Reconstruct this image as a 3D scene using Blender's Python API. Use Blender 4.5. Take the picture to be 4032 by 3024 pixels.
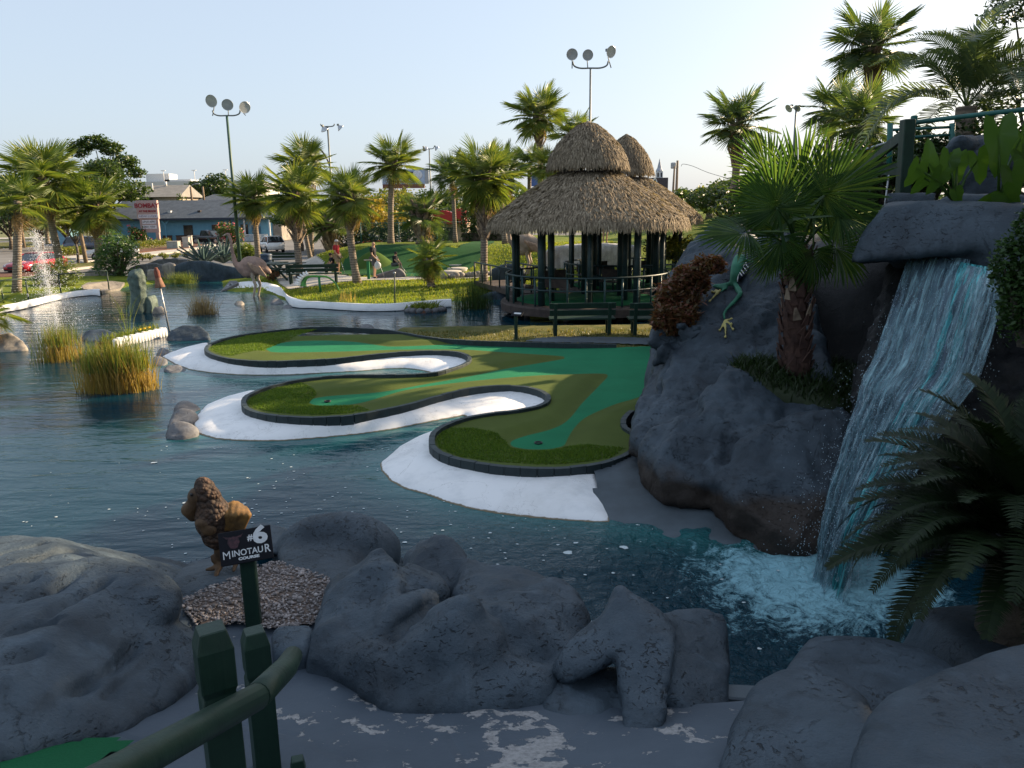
import bpy, bmesh, math, random
import numpy as np
from mathutils import Vector, Matrix, Euler, noise as mnoise
random.seed(7); rng = np.random.default_rng(7)
PI = math.pi
def rad(d): return math.radians(d)
S = bpy.context.scene
for o in list(bpy.data.objects): bpy.data.objects.remove(o, do_unlink=True)
C = S.collection

# ------------------------------------------------------------------ camera
CAMH = 3.5; FPX = 3030.0
PITCH = rad(12.7); ROLL = rad(0.8)
camd = bpy.data.cameras.new('camera'); cam = bpy.data.objects.new('camera', camd); C.objects.link(cam)
camd.sensor_width = 36.0; camd.lens = 36.0 * FPX / 4032.0
camd.clip_start = 0.05; camd.clip_end = 6000
CAMR = (Matrix.Rotation(PI/2 - PITCH, 3, 'X') @ Matrix.Rotation(-ROLL, 3, 'Z'))
cam.matrix_world = Matrix.Translation((0, 0, CAMH)) @ CAMR.to_4x4()
S.camera = cam

# ------------------------------------------------------------------ world, sun, exposure
SUN_EL = rad(22.0); SUN_AZ = rad(30.0)          # azimuth from +X towards +Y
SUND = Vector((math.cos(SUN_EL)*math.cos(SUN_AZ), math.cos(SUN_EL)*math.sin(SUN_AZ), math.sin(SUN_EL)))
w = bpy.data.worlds.new('World'); S.world = w; w.use_nodes = True
wn = w.node_tree.nodes; wl = w.node_tree.links
bg = wn['Background']; bg.inputs[1].default_value = 0.12
sky = wn.new('ShaderNodeTexSky'); sky.sky_type = 'NISHITA'; sky.sun_disc = False
sky.sun_elevation = SUN_EL; sky.sun_rotation = PI/2 - SUN_AZ
sky.altitude = 0; sky.air_density = 1.0; sky.dust_density = 2.6; sky.ozone_density = 1.5
hz = wn.new('ShaderNodeMix'); hz.data_type = 'RGBA'; hz.inputs[0].default_value = .72      # clear sky seen through an even pale summer haze
hz.inputs[7].default_value = (2.16, 2.48, 2.92, 1)
wl.new(sky.outputs[0], hz.inputs[6]); wl.new(hz.outputs[2], bg.inputs[0])
sund = bpy.data.lights.new('sun', 'SUN'); sun = bpy.data.objects.new('sun', sund); C.objects.link(sun)
sund.energy = 5.0; sund.angle = rad(0.6); sund.color = (1.0, 0.77, 0.50)
sun.rotation_euler = SUND.to_track_quat('Z', 'Y').to_euler(); sun.location = (60, 30, 40)
S.view_settings.view_transform = 'Standard'; S.view_settings.look = 'None'
S.view_settings.gamma = 1.0; S.view_settings.use_curve_mapping = False
S.view_settings.exposure = 1.3
S.render.engine = 'CYCLES'
cy = S.cycles; cy.use_denoising = True; cy.max_bounces = 5; cy.diffuse_bounces = 2
cy.glossy_bounces = 2; cy.transmission_bounces = 3; cy.transparent_max_bounces = 8
cy.caustics_reflective = False; cy.caustics_refractive = False
cy.sample_clamp_indirect = 6.0

# ------------------------------------------------------------------ where a line of sight meets a height or a distance
def ray(px, py): return CAMR @ Vector(((px-2016)/FPX, -(py-1512)/FPX, -1.0))
def at(px, py, z=0.0):
    d = ray(px, py); t = (z-CAMH)/d.z
    return Vector((0, 0, CAMH)) + d*t
def aty(px, py, Y):
    d = ray(px, py); return Vector((0, 0, CAMH)) + d*(Y/d.y)

# ------------------------------------------------------------------ materials
def newmat(name):
    m = bpy.data.materials.new(name); m.use_nodes = True
    nt = m.node_tree; return m, nt.nodes, nt.links, nt.nodes['Principled BSDF']
def noise_node(n, l, scale, detail=4, rough=.55, coord=None, dist=0.0):
    t = n.new('ShaderNodeTexNoise'); t.inputs['Scale'].default_value = scale
    t.inputs['Detail'].default_value = detail; t.inputs['Roughness'].default_value = rough
    t.inputs['Distortion'].default_value = dist
    if coord is not None: l.new(coord, t.inputs['Vector'])
    return t
def ramp(n, l, fac, stops):
    r = n.new('ShaderNodeValToRGB'); e = r.color_ramp.elements
    while len(e) < len(stops): e.new(0.5)
    for i, (p, c) in enumerate(stops):
        e[i].position = p; e[i].color = (*c, 1) if len(c) == 3 else c
    l.new(fac, r.inputs[0]); return r
def mixc(n, l, fac, a, b, mode='MIX'):
    m = n.new('ShaderNodeMix'); m.data_type = 'RGBA'; m.blend_type = mode
    for i, v in ((0, fac), (6, a), (7, b)):
        if hasattr(v, 'is_linked') or hasattr(v, 'links'): l.new(v, m.inputs[i])
        elif i == 0: m.inputs[0].default_value = v
        else: m.inputs[i].default_value = (*v, 1)
    return m.outputs[2]
def mth(n, l, op, a, b=None, c=None, clamp=False):
    m = n.new('ShaderNodeMath'); m.operation = op; m.use_clamp = clamp
    for i, v in enumerate((a, b, c)):
        if v is None: continue
        if hasattr(v, 'links'): l.new(v, m.inputs[i])
        else: m.inputs[i].default_value = v
    return m.outputs[0]
def coords(n, kind='Object'):
    if kind == 'World': return n.new('ShaderNodeNewGeometry').outputs['Position']
    return n.new('ShaderNodeTexCoord').outputs[kind]
def bump(n, l, p, height, strength=.4, dist=.02):
    b = n.new('ShaderNodeBump'); b.inputs['Strength'].default_value = strength
    b.inputs['Distance'].default_value = dist; l.new(height, b.inputs['Height']); l.new(b.outputs[0], p.inputs['Normal']); return b

def M(name, c1, c2=None, scale=4.0, rough=.75, bmp=0.0, bscale=40.0, metal=0.0, spec=.4, coord='World', bdist=.01, lo=.38, hi=.66):
    m, n, l, p = newmat(name)
    p.inputs['Roughness'].default_value = rough; p.inputs['Metallic'].default_value = metal
    p.inputs['Specular IOR Level'].default_value = spec
    c2 = c2 or tuple(x*.72 for x in c1)
    co = coords(n, coord)
    t = noise_node(n, l, scale, 6, .62, co)
    r = ramp(n, l, t.outputs[0], [(lo, c2), (hi, c1)])
    l.new(r.outputs[0], p.inputs['Base Color'])
    if bmp:
        t2 = noise_node(n, l, bscale, 5, .65, co); bump(n, l, p, t2.outputs[0], bmp, bdist)
    return m

def leafmat(name, ca, cb, cc=None, trans=.35, rough=.45, spec=.4):
    m, n, l, p = newmat(name)
    g = n.new('ShaderNodeNewGeometry'); oi = n.new('ShaderNodeObjectInfo')
    f = mth(n, l, 'MULTIPLY_ADD', g.outputs['Random Per Island'], .75, mth(n, l, 'MULTIPLY', oi.outputs['Random'], .25))
    stops = [(0.0, ca), (.55, cb)] + ([(1.0, cc)] if cc else [])
    r = ramp(n, l, f, stops)
    l.new(r.outputs[0], p.inputs['Base Color']); p.inputs['Roughness'].default_value = rough
    p.inputs['Specular IOR Level'].default_value = spec
    tr = n.new('ShaderNodeBsdfTranslucent')
    tc = mixc(n, l, .75, r.outputs[0], (1.0, .95, .25), 'MULTIPLY')
    br = n.new('ShaderNodeVectorMath'); br.operation = 'SCALE'; br.inputs['Scale'].default_value = 1.7
    l.new(tc, br.inputs[0]); l.new(br.outputs[0], tr.inputs[0])
    mx = n.new('ShaderNodeMixShader'); mx.inputs[0].default_value = trans
    l.new(p.outputs[0], mx.inputs[1]); l.new(tr.outputs[0], mx.inputs[2])
    l.new(mx.outputs[0], n['Material Output'].inputs[0])
    return m

def rockmat(name, c1, c2, stain=(.05, .045, .035), pit=.5, sc=1.0, light=None, paint=0.0, foot=None):
    m, n, l, p = newmat(name)
    co = coords(n, 'World')
    a = noise_node(n, l, 1.3*sc, 7, .62, co, .4); b = noise_node(n, l, 9*sc, 6, .7, co); d = noise_node(n, l, 45*sc, 4, .7, co)
    base = ramp(n, l, a.outputs[0], [(.35, c2), (.62, c1)])
    dk = ramp(n, l, b.outputs[0], [(.28, (0, 0, 0)), (.45, (1, 1, 1))])
    col = mixc(n, l, dk.outputs[0], mixc(n, l, .35, base.outputs[0], stain), base.outputs[0])
    # pits: short dark scratches where the coat is broken
    mp = n.new('ShaderNodeMapping'); mp.inputs['Scale'].default_value = (1.0, 1.0, 2.6); mp.inputs['Rotation'].default_value = (.5, .3, .2); l.new(co, mp.inputs[0])
    v = noise_node(n, l, 24*sc, 3, .6, mp.outputs[0], 1.2)
    cl = noise_node(n, l, 2.2*sc, 3, .5, co)
    pt = mth(n, l, 'MULTIPLY', ramp(n, l, v.outputs[0], [(.6, (0, 0, 0)), (.66, (1, 1, 1))]).outputs[0],
             ramp(n, l, cl.outputs[0], [(.46, (0, 0, 0)), (.58, (1, 1, 1))]).outputs[0])
    col = mixc(n, l, mth(n, l, 'MULTIPLY', pt, .8), col, tuple(x*.25 for x in c2))
    # run-off streaks and hairline cracks
    ms = n.new('ShaderNodeMapping'); ms.inputs['Scale'].default_value = (5.5*sc, 5.5*sc, .7*sc); l.new(co, ms.inputs[0]); sk = noise_node(n, l, 1.0, 5, .6, ms.outputs[0], .6)
    sm_ = ramp(n, l, sk.outputs[0], [(.53, (0, 0, 0)), (.70, (1, 1, 1))]); col = mixc(n, l, mth(n, l, 'MULTIPLY', sm_.outputs[0], .5), col, tuple(x*.45 for x in c2))
    s2 = ramp(n, l, sk.outputs[0], [(.28, (1, 1, 1)), (.42, (0, 0, 0))]); col = mixc(n, l, mth(n, l, 'MULTIPLY', s2.outputs[0], .35), col, tuple(min(1, x*1.7) for x in c1))
    wv = n.new('ShaderNodeVectorMath'); wv.operation = 'MULTIPLY_ADD'; wv.inputs[1].default_value = (.9, .9, .9); l.new(a.outputs['Color'], wv.inputs[0]); l.new(co, wv.inputs[2])
    vo = n.new('ShaderNodeTexVoronoi'); vo.feature = 'DISTANCE_TO_EDGE'; vo.inputs['Scale'].default_value = 1.15*sc; l.new(wv.outputs[0], vo.inputs['Vector'])
    ckm = mth(n, l, 'MULTIPLY', ramp(n, l, vo.outputs['Distance'], [(.0, (1, 1, 1)), (.016, (0, 0, 0))]).outputs[0], ramp(n, l, b.outputs[0], [(.44, (0, 0, 0)), (.56, (1, 1, 1))]).outputs[0])
    col = mixc(n, l, mth(n, l, 'MULTIPLY', ckm, .35), col, tuple(x*.15 for x in c2)); pt = mth(n, l, 'ADD', pt, mth(n, l, 'MULTIPLY', ckm, .4))
    if light:
        lv = noise_node(n, l, 3.1*sc, 8, .75, co, .2)
        lm = ramp(n, l, lv.outputs[0], [(.60, (0, 0, 0)), (.72, (1, 1, 1))])
        col = mixc(n, l, mth(n, l, 'MULTIPLY', lm.outputs[0], .55), col, light)
    if foot:
        sx = n.new('ShaderNodeSeparateXYZ'); l.new(co, sx.inputs[0])
        fz = mth(n, l, 'MULTIPLY_ADD', a.outputs[0], -.75, sx.outputs[2]); fm = ramp(n, l, fz, [(.0, (1, 1, 1)), (.16, (0, 0, 0))])
        col = mixc(n, l, mth(n, l, 'MULTIPLY', fm.outputs[0], .85), col, foot)
    l.new(col, p.inputs['Base Color']); p.inputs['Roughness'].default_value = .62
    p.inputs['Specular IOR Level'].default_value = .3
    h = mth(n, l, 'ADD', mth(n, l, 'MULTIPLY', d.outputs[0], .35), mth(n, l, 'SUBTRACT', b.outputs[0], mth(n, l, 'MULTIPLY', pt, pit*1.5)))
    bump(n, l, p, h, .8, .02)
    return m

# ------------------------------------------------------------------ mesh helpers
def link(o, parent=None):
    C.objects.link(o)
    if parent is not None: o.parent = parent
    return o
def tag(o, label=None, cat=None, group=None, kind=None):
    if label: o['label'] = label
    if cat: o['category'] = cat
    if group: o['group'] = group
    if kind: o['kind'] = kind
    return o
def thing(name, label, cat, loc=(0, 0, 0), rz=0.0, group=None):
    o = bpy.data.objects.new(name, None); o.empty_display_size = .2; C.objects.link(o)
    o.location = loc; o.rotation_euler = (0, 0, rz)
    return tag(o, label, cat, group)
def npmesh(name, V, F, mat, parent=None, smooth=False, origin=(0, 0, 0), mats=None, mi=None):
    V = np.asarray(V, dtype=np.float32) - np.asarray(origin, dtype=np.float32)
    me = bpy.data.meshes.new(name)
    F = np.asarray(F, dtype=np.int32); k = F.shape[1]
    me.vertices.add(len(V)); me.vertices.foreach_set('co', V.ravel())
    me.loops.add(F.size); me.loops.foreach_set('vertex_index', F.ravel())
    me.polygons.add(len(F)); me.polygons.foreach_set('loop_start', np.arange(0, F.size, k, dtype=np.int32))
    if smooth: me.polygons.foreach_set('use_smooth', np.ones(len(F), dtype=bool))
    for mm in (mats or [mat]): me.materials.append(mm)
    if mi is not None: me.polygons.foreach_set('material_index', np.asarray(mi, dtype=np.int32))
    me.update(calc_edges=True)
    o = bpy.data.objects.new(name, me)
    if parent is None: o.location = origin
    return link(o, parent)
class MB:
    """collects solids; build() links them as one mesh object. off: subtracted from every point (the thing's base)"""
    def __init__(s, off=(0, 0, 0)): s.v = []; s.f = []; s.off = Vector(off); s.sm = []
    def add(s, vs, fs, smooth=False):
        b = len(s.v); s.v += [tuple(Vector(p)-s.off) for p in vs]; s.f += [tuple(i+b for i in f) for f in fs]; s.sm += [smooth]*len(fs); return s
    def box(s, c, size, rz=0.0, rx=0.0, ry=0.0, taper=1.0):
        x, y, z = (k/2 for k in size); R = Euler((rx, ry, rz)).to_matrix(); c = Vector(c)
        vs = [c + R @ Vector((sx*x*(taper if sz > 0 else 1), sy*y*(taper if sz > 0 else 1), sz*z)) for sz in (-1, 1) for sx, sy in ((-1, -1), (1, -1), (1, 1), (-1, 1))]
        return s.add(vs, [(3, 2, 1, 0), (4, 5, 6, 7), (0, 1, 5, 4), (1, 2, 6, 5), (2, 3, 7, 6), (3, 0, 4, 7)])
    def bar(s, a, b, wd, th, up=(0, 0, 1)):
        a, b = Vector(a), Vector(b); d = (b-a).normalized(); u = Vector(up); sd = d.cross(u)
        if sd.length < 1e-4: sd = d.cross(Vector((1, 0, 0)))
        sd.normalize(); u = sd.cross(d).normalized()
        vs = [p + sd*sx*wd/2 + u*su*th/2 for p in (a, b) for sx, su in ((-1, -1), (1, -1), (1, 1), (-1, 1))]
        return s.add(vs, [(3, 2, 1, 0), (4, 5, 6, 7), (0, 1, 5, 4), (1, 2, 6, 5), (2, 3, 7, 6), (3, 0, 4, 7)])
    def tube(s, pts, r, n=8, caps=True, smooth=True):
        pts = [Vector(p) for p in pts]; rs = r if hasattr(r, '__len__') else [r]*len(pts); vs = []; prev = None
        for i, p in enumerate(pts):
            d = (pts[min(i+1, len(pts)-1)] - pts[max(i-1, 0)]).normalized()
            if prev is None:
                ref = Vector((0, 0, 1)) if abs(d.z) < .9 else Vector((1, 0, 0)); x = d.cross(ref).normalized()
            else: x = (prev - d*prev.dot(d)).normalized()
            prev = x; y = d.cross(x)
            vs += [p + (x*math.cos(2*PI*k/n) + y*math.sin(2*PI*k/n))*rs[i] for k in range(n)]
        fs = [(i*n+k, i*n+(k+1) % n, (i+1)*n+(k+1) % n, (i+1)*n+k) for i in range(len(pts)-1) for k in range(n)]
        s.add(vs, fs, smooth)
        if caps: b = len(s.v)-len(vs); s.f += [tuple(b+k for k in range(n-1, -1, -1)), tuple(b+(len(pts)-1)*n+k for k in range(n))]; s.sm += [False, False]
        return s
    def lathe(s, prof, c=(0, 0, 0), n=16, R=None, smooth=True):
        c = Vector(c); R = R or Matrix.Identity(3)
        vs = [c + R @ Vector((r*math.cos(2*PI*k/n), r*math.sin(2*PI*k/n), z)) for r, z in prof for k in range(n)]
        fs = [(i*n+k, i*n+(k+1) % n, (i+1)*n+(k+1) % n, (i+1)*n+k) for i in range(len(prof)-1) for k in range(n)]
        s.add(vs, fs, smooth)
        return s
    def prism(s, pts, vec):
        n = len(pts); v = Vector(vec)
        return s.add([Vector(p) for p in pts] + [Vector(p)+v for p in pts], [tuple(range(n-1, -1, -1)), tuple(range(n, 2*n))] + [(i, (i+1) % n, n+(i+1) % n, n+i) for i in range(n)])
    def ball(s, c, r, n=8, m=6):
        rr = r if hasattr(r, '__len__') else (r, r, r)
        prof = [(math.sin(PI*i/m), -math.cos(PI*i/m)) for i in range(m+1)]
        vs = [Vector(c) + Vector((a*math.cos(2*PI*k/n)*rr[0], a*math.sin(2*PI*k/n)*rr[1], b*rr[2])) for a, b in prof for k in range(n)]
        return s.add(vs, [(i*n+k, i*n+(k+1) % n, (i+1)*n+(k+1) % n, (i+1)*n+k) for i in range(m) for k in range(n)], True)
    def build(s, name, mat, parent=None, bevel=0.0, fix=True):
        me = bpy.data.meshes.new(name); me.from_pydata(s.v, [], s.f); me.materials.append(mat)
        me.polygons.foreach_set('use_smooth', s.sm)
        if fix or bevel:
            bm = bmesh.new(); bm.from_mesh(me); bmesh.ops.remove_doubles(bm, verts=bm.verts, dist=1e-5)
            bmesh.ops.recalc_face_normals(bm, faces=bm.faces)
            if bevel: bmesh.ops.bevel(bm, geom=[e for e in bm.edges if e.calc_face_angle(0) > .6], offset=bevel, segments=1, affect='EDGES', profile=.5, clamp_overlap=True)
            bm.to_mesh(me); bm.free()
        me.update(); o = bpy.data.objects.new(name, me)
        if parent is None: o.location = s.off
        return link(o, parent)

def catmull(pts, n):
    P = [Vector(p) for p in pts]; P = [P[0]*2-P[1]] + P + [P[-1]*2-P[-2]]; out = []
    for i in range(1, len(P)-2):
        for k in range(n):
            t = k/n; a, b, c, d = P[i-1:i+3]
            out.append(.5*((2*b) + (c-a)*t + (2*a-5*b+4*c-d)*t*t + (3*b-a-3*c+d)*t**3))
    out.append(P[-2]); return out

# ---- vectorised value noise
def _h(ix, iy, iz, s):
    h = (ix*374761393 + iy*668265263 + iz*2147483647*3 + s*974711) & 0xffffffff
    h = ((h ^ (h >> 13)) * 1274126177) & 0xffffffff
    return ((h ^ (h >> 16)) & 0xffff)/65535.0
def vnoise(P, scale=1.0, s=0, oct=3, gain=.5):
    P = np.asarray(P, dtype=np.float64)*scale; out = np.zeros(len(P)); amp = 1; tot = 0
    for o in range(oct):
        Q = P*(2.03**o) + 13.7*o; I = np.floor(Q).astype(np.int64); f = Q-I; u = f*f*(3-2*f); r = 0
        for dx in (0, 1):
            wx = u[:, 0] if dx else 1-u[:, 0]
            for dy in (0, 1):
                wy = u[:, 1] if dy else 1-u[:, 1]
                for dz in (0, 1):
                    wz = u[:, 2] if dz else 1-u[:, 2]
                    r = r + wx*wy*wz*_h(I[:, 0]+dx, I[:, 1]+dy, I[:, 2]+dz, s+o)
        out += amp*(r*2-1); tot += amp; amp *= gain
    return out/tot

# ---- sculpted solids: overlapping primitives fused by a voxel remesh, smoothed, roughened
def sculpt(name, prims, mat, vox=.05, smooth=4, rough=((1.2, .05, 3),), parent=None, origin=(0, 0, 0), seed=0, post=None):
    bm = bmesh.new()
    for pr in prims:
        k = pr[0]
        if k == 'e':
            R = Euler(pr[3]).to_matrix().to_4x4() if len(pr) > 3 else Matrix.Identity(4)
            bmesh.ops.create_icosphere(bm, subdivisions=3, radius=1.0, matrix=Matrix.Translation(pr[1]) @ R @ Matrix.Diagonal((*pr[2], 1)))
        elif k == 'c':
            t = MB(); a, r1, b, r2 = Vector(pr[1]), pr[2], Vector(pr[3]), pr[4]; n = 10
            d = (b-a).normalized(); pts = []; rs = []
            for q in range(5): th = PI/2*q/4; pts.append(a - d*r1*math.cos(th)); rs.append(max(r1*math.sin(th), .0005))
            for q in range(5): th = PI/2*q/4; pts.append(b + d*r2*math.sin(th)); rs.append(max(r2*math.cos(th), .0005))
            t.tube(pts, rs, n); vs = [bm.verts.new(p) for p in t.v]
            for f in t.f:
                try: bm.faces.new([vs[i] for i in f])
                except ValueError: pass
        else:
            b2 = bmesh.new()
            for p in pr[1]: b2.verts.new(p)
            r = bmesh.ops.convex_hull(b2, input=b2.verts)
            bmesh.ops.delete(b2, geom=list({g for g in r['geom_interior']+r['geom_unused'] if isinstance(g, bmesh.types.BMVert)}), context='VERTS')
            tm = bpy.data.meshes.new('t'); b2.to_mesh(tm); b2.free(); bm.from_mesh(tm); bpy.data.meshes.remove(tm)
    bmesh.ops.recalc_face_normals(bm, faces=bm.faces)
    me = bpy.data.meshes.new(name); bm.to_mesh(me); bm.free()
    t = bpy.data.objects.new('t', me); C.objects.link(t)
    md = t.modifiers.new('r', 'REMESH'); md.mode = 'VOXEL'; md.voxel_size = vox
    if smooth: sm = t.modifiers.new('s', 'SMOOTH'); sm.factor = .5; sm.iterations = smooth
    dg = bpy.context.evaluated_depsgraph_get(); m2 = bpy.data.meshes.new_from_object(t.evaluated_get(dg), depsgraph=dg)
    bpy.data.objects.remove(t); bpy.data.meshes.remove(me)
    n = len(m2.vertices); co = np.empty(n*3, np.float32); m2.vertices.foreach_get('co', co); co = co.reshape(-1, 3)
    no = np.empty(n*3, np.float32); m2.vertices.foreach_get('normal', no); no = no.reshape(-1, 3)
    dsp = np.zeros(n)
    for sc, am, oc in rough:
        v_ = vnoise(co, sc, seed, abs(oc)); dsp += am*(v_ if oc > 0 else (.35-np.abs(v_))*1.6); seed += 3
    co = co + no*dsp[:, None]
    if post is not None: co = post(co, no)
    co -= np.asarray(origin, np.float32)
    m2.vertices.foreach_set('co', co.astype(np.float32).ravel()); m2.polygons.foreach_set('use_smooth', np.ones(len(m2.polygons), dtype=bool))
    m2.materials.clear(); m2.materials.append(mat); m2.name = name; m2.update()
    o = bpy.data.objects.new(name, m2)
    if parent is None: o.location = origin
    return link(o, parent)

# ---- polygons
def inpoly(X, Y, poly):
    r = np.zeros(X.shape, bool); n = len(poly); j = n-1
    for i in range(n):
        xi, yi = poly[i]; xj, yj = poly[j]
        c = ((yi > Y) != (yj > Y)) & (X < (xj-xi)*(Y-yi)/(yj-yi+1e-12)+xi); r ^= c; j = i
    return r
def distpoly(X, Y, poly, closed=True):
    d = np.full(X.shape, 1e9); n = len(poly)
    for i in range(n if closed else n-1):
        ax, ay = poly[i]; bx, by = poly[(i+1) % n]; dx, dy = bx-ax, by-ay
        t = np.clip(((X-ax)*dx+(Y-ay)*dy)/(dx*dx+dy*dy+1e-12), 0, 1)
        d = np.minimum(d, np.hypot(X-ax-t*dx, Y-ay-t*dy))
    return d
def sdist(X, Y, poly): return np.where(inpoly(X, Y, poly), 1, -1)*distpoly(X, Y, poly)
def gridmesh(name, xs, ys, zfun, keep, mat, attrs=None, smooth=True, parent=None, origin=(0, 0, 0)):
    X, Y = np.meshgrid(xs, ys); Z = zfun(X, Y); K = keep(X, Y, Z) if keep is not None else np.ones(X.shape, bool)
    nx, ny = len(xs), len(ys); idx = np.arange(nx*ny).reshape(ny, nx)
    cell = K[:-1, :-1] & K[1:, :-1] & K[:-1, 1:] & K[1:, 1:]
    F = np.stack([idx[:-1, :-1][cell], idx[:-1, 1:][cell], idx[1:, 1:][cell], idx[1:, :-1][cell]], 1)
    used = np.unique(F); rm = np.full(nx*ny, -1); rm[used] = np.arange(len(used))
    V = np.stack([X.ravel()[used], Y.ravel()[used], Z.ravel()[used]], 1)
    o = npmesh(name, V, rm[F], mat, parent, smooth, origin)
    for k, fn in (attrs or {}).items():
        a = o.data.attributes.new(k, 'FLOAT', 'POINT'); a.data.foreach_set('value', fn(X, Y).ravel()[used].astype(np.float32))
    return o
def sstep(a, b, x): t = np.clip((x-a)/(b-a), 0, 1); return t*t*(3-2*t)

def text(body, size, mat, name, parent, mw, extrude=.0, offset=0.0, align='CENTER', xs=1.0):
    cu = bpy.data.curves.new(name, 'FONT'); cu.body = body; cu.size = size; cu.align_x = align; cu.align_y = 'CENTER'
    cu.offset = offset; cu.extrude = extrude; cu.resolution_u = 3
    t = bpy.data.objects.new('t', cu); C.objects.link(t); dg = bpy.context.evaluated_depsgraph_get()
    me = bpy.data.meshes.new_from_object(t.evaluated_get(dg), depsgraph=dg); bpy.data.objects.remove(t)
    me.transform(mw @ Matrix.Diagonal((xs, 1, 1, 1))); me.materials.clear(); me.materials.append(mat); me.name = name
    o = bpy.data.objects.new(name, me); return link(o, parent)

# ---- leaves
def leaves(name, cents, size, mat, parent=None, origin=(0, 0, 0), aspect=2.0, up=.25, jit=.35, droop=0.0, seed=1, fold=True):
    """one rhombic leaf of two faces at every centre"""
    r = np.random.default_rng(seed); n = len(cents); cents = np.asarray(cents)
    d = r.normal(size=(n, 3)); d[:, 2] = d[:, 2]*.6 - droop; d /= np.linalg.norm(d, axis=1)[:, None]
    u = r.normal(size=(n, 3)); u[:, 2] += up*3; s = np.cross(d, u); s /= np.linalg.norm(s, axis=1)[:, None]+1e-9
    nn = np.cross(s, d); L = size*(1+jit*r.uniform(-1, 1, n))[:, None]; W = L/aspect
    a = cents-d*L*.5; b = cents+d*L*.5; m1 = cents+s*W*.5+nn*W*.12-d*L*.05; m2 = cents-s*W*.5+nn*W*.12-d*L*.05
    V = np.concatenate([a, m1, b, m2]); i = np.arange(n)
    F = np.concatenate([np.stack([i, i+n, i+2*n], 1), np.stack([i, i+2*n, i+3*n], 1)])
    return npmesh(name, V, F, mat, parent, False, origin)
def clumps(spheres, n, seed=1, shell=.6):
    """points spread through a crown made of uneven clumps, denser near each clump's outside"""
    r = np.random.default_rng(seed); sp = np.array([[*c, *(q if hasattr(q, '__len__') else (q, q, q))] for c, q in spheres])
    wgt = sp[:, 3]*sp[:, 4]+.01; k = r.choice(len(sp), n, p=wgt/wgt.sum())
    d = r.normal(size=(n, 3)); d /= np.linalg.norm(d, axis=1)[:, None]
    rr = (shell + (1-shell)*r.uniform(0, 1, n))**.8*np.where(r.uniform(0, 1, n) > .85, r.uniform(1.0, 1.38, n), r.uniform(.72, 1.08, n))
    return sp[k, :3] + d*rr[:, None]*sp[k, 3:6]
# ================================================================== MATERIALS
m_rock = rockmat('painted_rock', (.056, .080, .104), (.026, .039, .053), pit=.7, stain=(.03, .035, .045))
m_rock_hill = rockmat('hill_rock', (.052, .073, .094), (.023, .034, .046), stain=(.025, .028, .034), pit=.9, sc=.8, foot=(.030, .018, .010))
m_rock_far = rockmat('grey_rock', (.17, .17, .175), (.09, .09, .095), light=(.30, .275, .235))
m_rock_dark = rockmat('wet_cave_shade_rock', (.012, .013, .015), (.006, .007, .008))  # wet rock by the fall; on the hill its darkness paints in cave shade
m_rock_tan = rockmat('tan_rock', (.32, .28, .23), (.17, .155, .14), light=(.4, .36, .29))
def water_mat():
    m, n, l, p = newmat('pond_water')
    co = coords(n, 'World')
    at_ = n.new('ShaderNodeAttribute'); at_.attribute_name = 'shallow'
    af = n.new('ShaderNodeAttribute'); af.attribute_name = 'foam'
    ac = n.new('ShaderNodeAttribute'); ac.attribute_name = 'churn'
    col = mixc(n, l, at_.outputs['Fac'], (.0025, .028, .045), (.020, .125, .13))
    f1 = noise_node(n, l, 2.6, 9, .74, co, 2.4); f2 = noise_node(n, l, 14, 6, .75, co, 1.6)
    fs = mth(n, l, 'ADD', mth(n, l, 'MULTIPLY', f1.outputs[0], .65), mth(n, l, 'MULTIPLY', f2.outputs[0], .35))
    fm = mth(n, l, 'GREATER_THAN', mth(n, l, 'ADD', fs, mth(n, l, 'MULTIPLY', af.outputs['Fac'], .42)), .735)
    fsoft = ramp(n, l, mth(n, l, 'ADD', fs, mth(n, l, 'MULTIPLY', af.outputs['Fac'], .42)), [(.635, (0, 0, 0)), (.68, (.4, .4, .4)), (.78, (1, 1, 1))])
    col = mixc(n, l, mth(n, l, 'MULTIPLY', fsoft.outputs[0], .9), col, (.26, .50, .58))
    l.new(col, p.inputs['Base Color'])
    rg = mth(n, l, 'MULTIPLY_ADD', fsoft.outputs[0], .5, .035); l.new(rg, p.inputs['Roughness'])
    p.inputs['IOR'].default_value = 1.33; p.inputs['Specular IOR Level'].default_value = .27
    # wind ripples (long crests across the pond) and small chop
    mp = n.new('ShaderNodeMapping'); mp.inputs['Rotation'].default_value = (0, 0, .22); mp.inputs['Scale'].default_value = (.55, 1.5, 1); l.new(co, mp.inputs[0])
    w1 = noise_node(n, l, 1.7, 3, .5, mp.outputs[0], .5); w2 = noise_node(n, l, 6.5, 3, .55, mp.outputs[0], .3); w3 = noise_node(n, l, 9, 4, .6, co, .6)
    h = mth(n, l, 'ADD', mth(n, l, 'MULTIPLY', w1.outputs[0], 1.0), mth(n, l, 'MULTIPLY', w2.outputs[0], .22))
    h = mth(n, l, 'ADD', h, mth(n, l, 'MULTIPLY', mth(n, l, 'MULTIPLY', w3.outputs[0], ac.outputs['Fac']), 3.2))
    bump(n, l, p, h, 1.0, .026)
    return m
m_water = water_mat()
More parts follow.
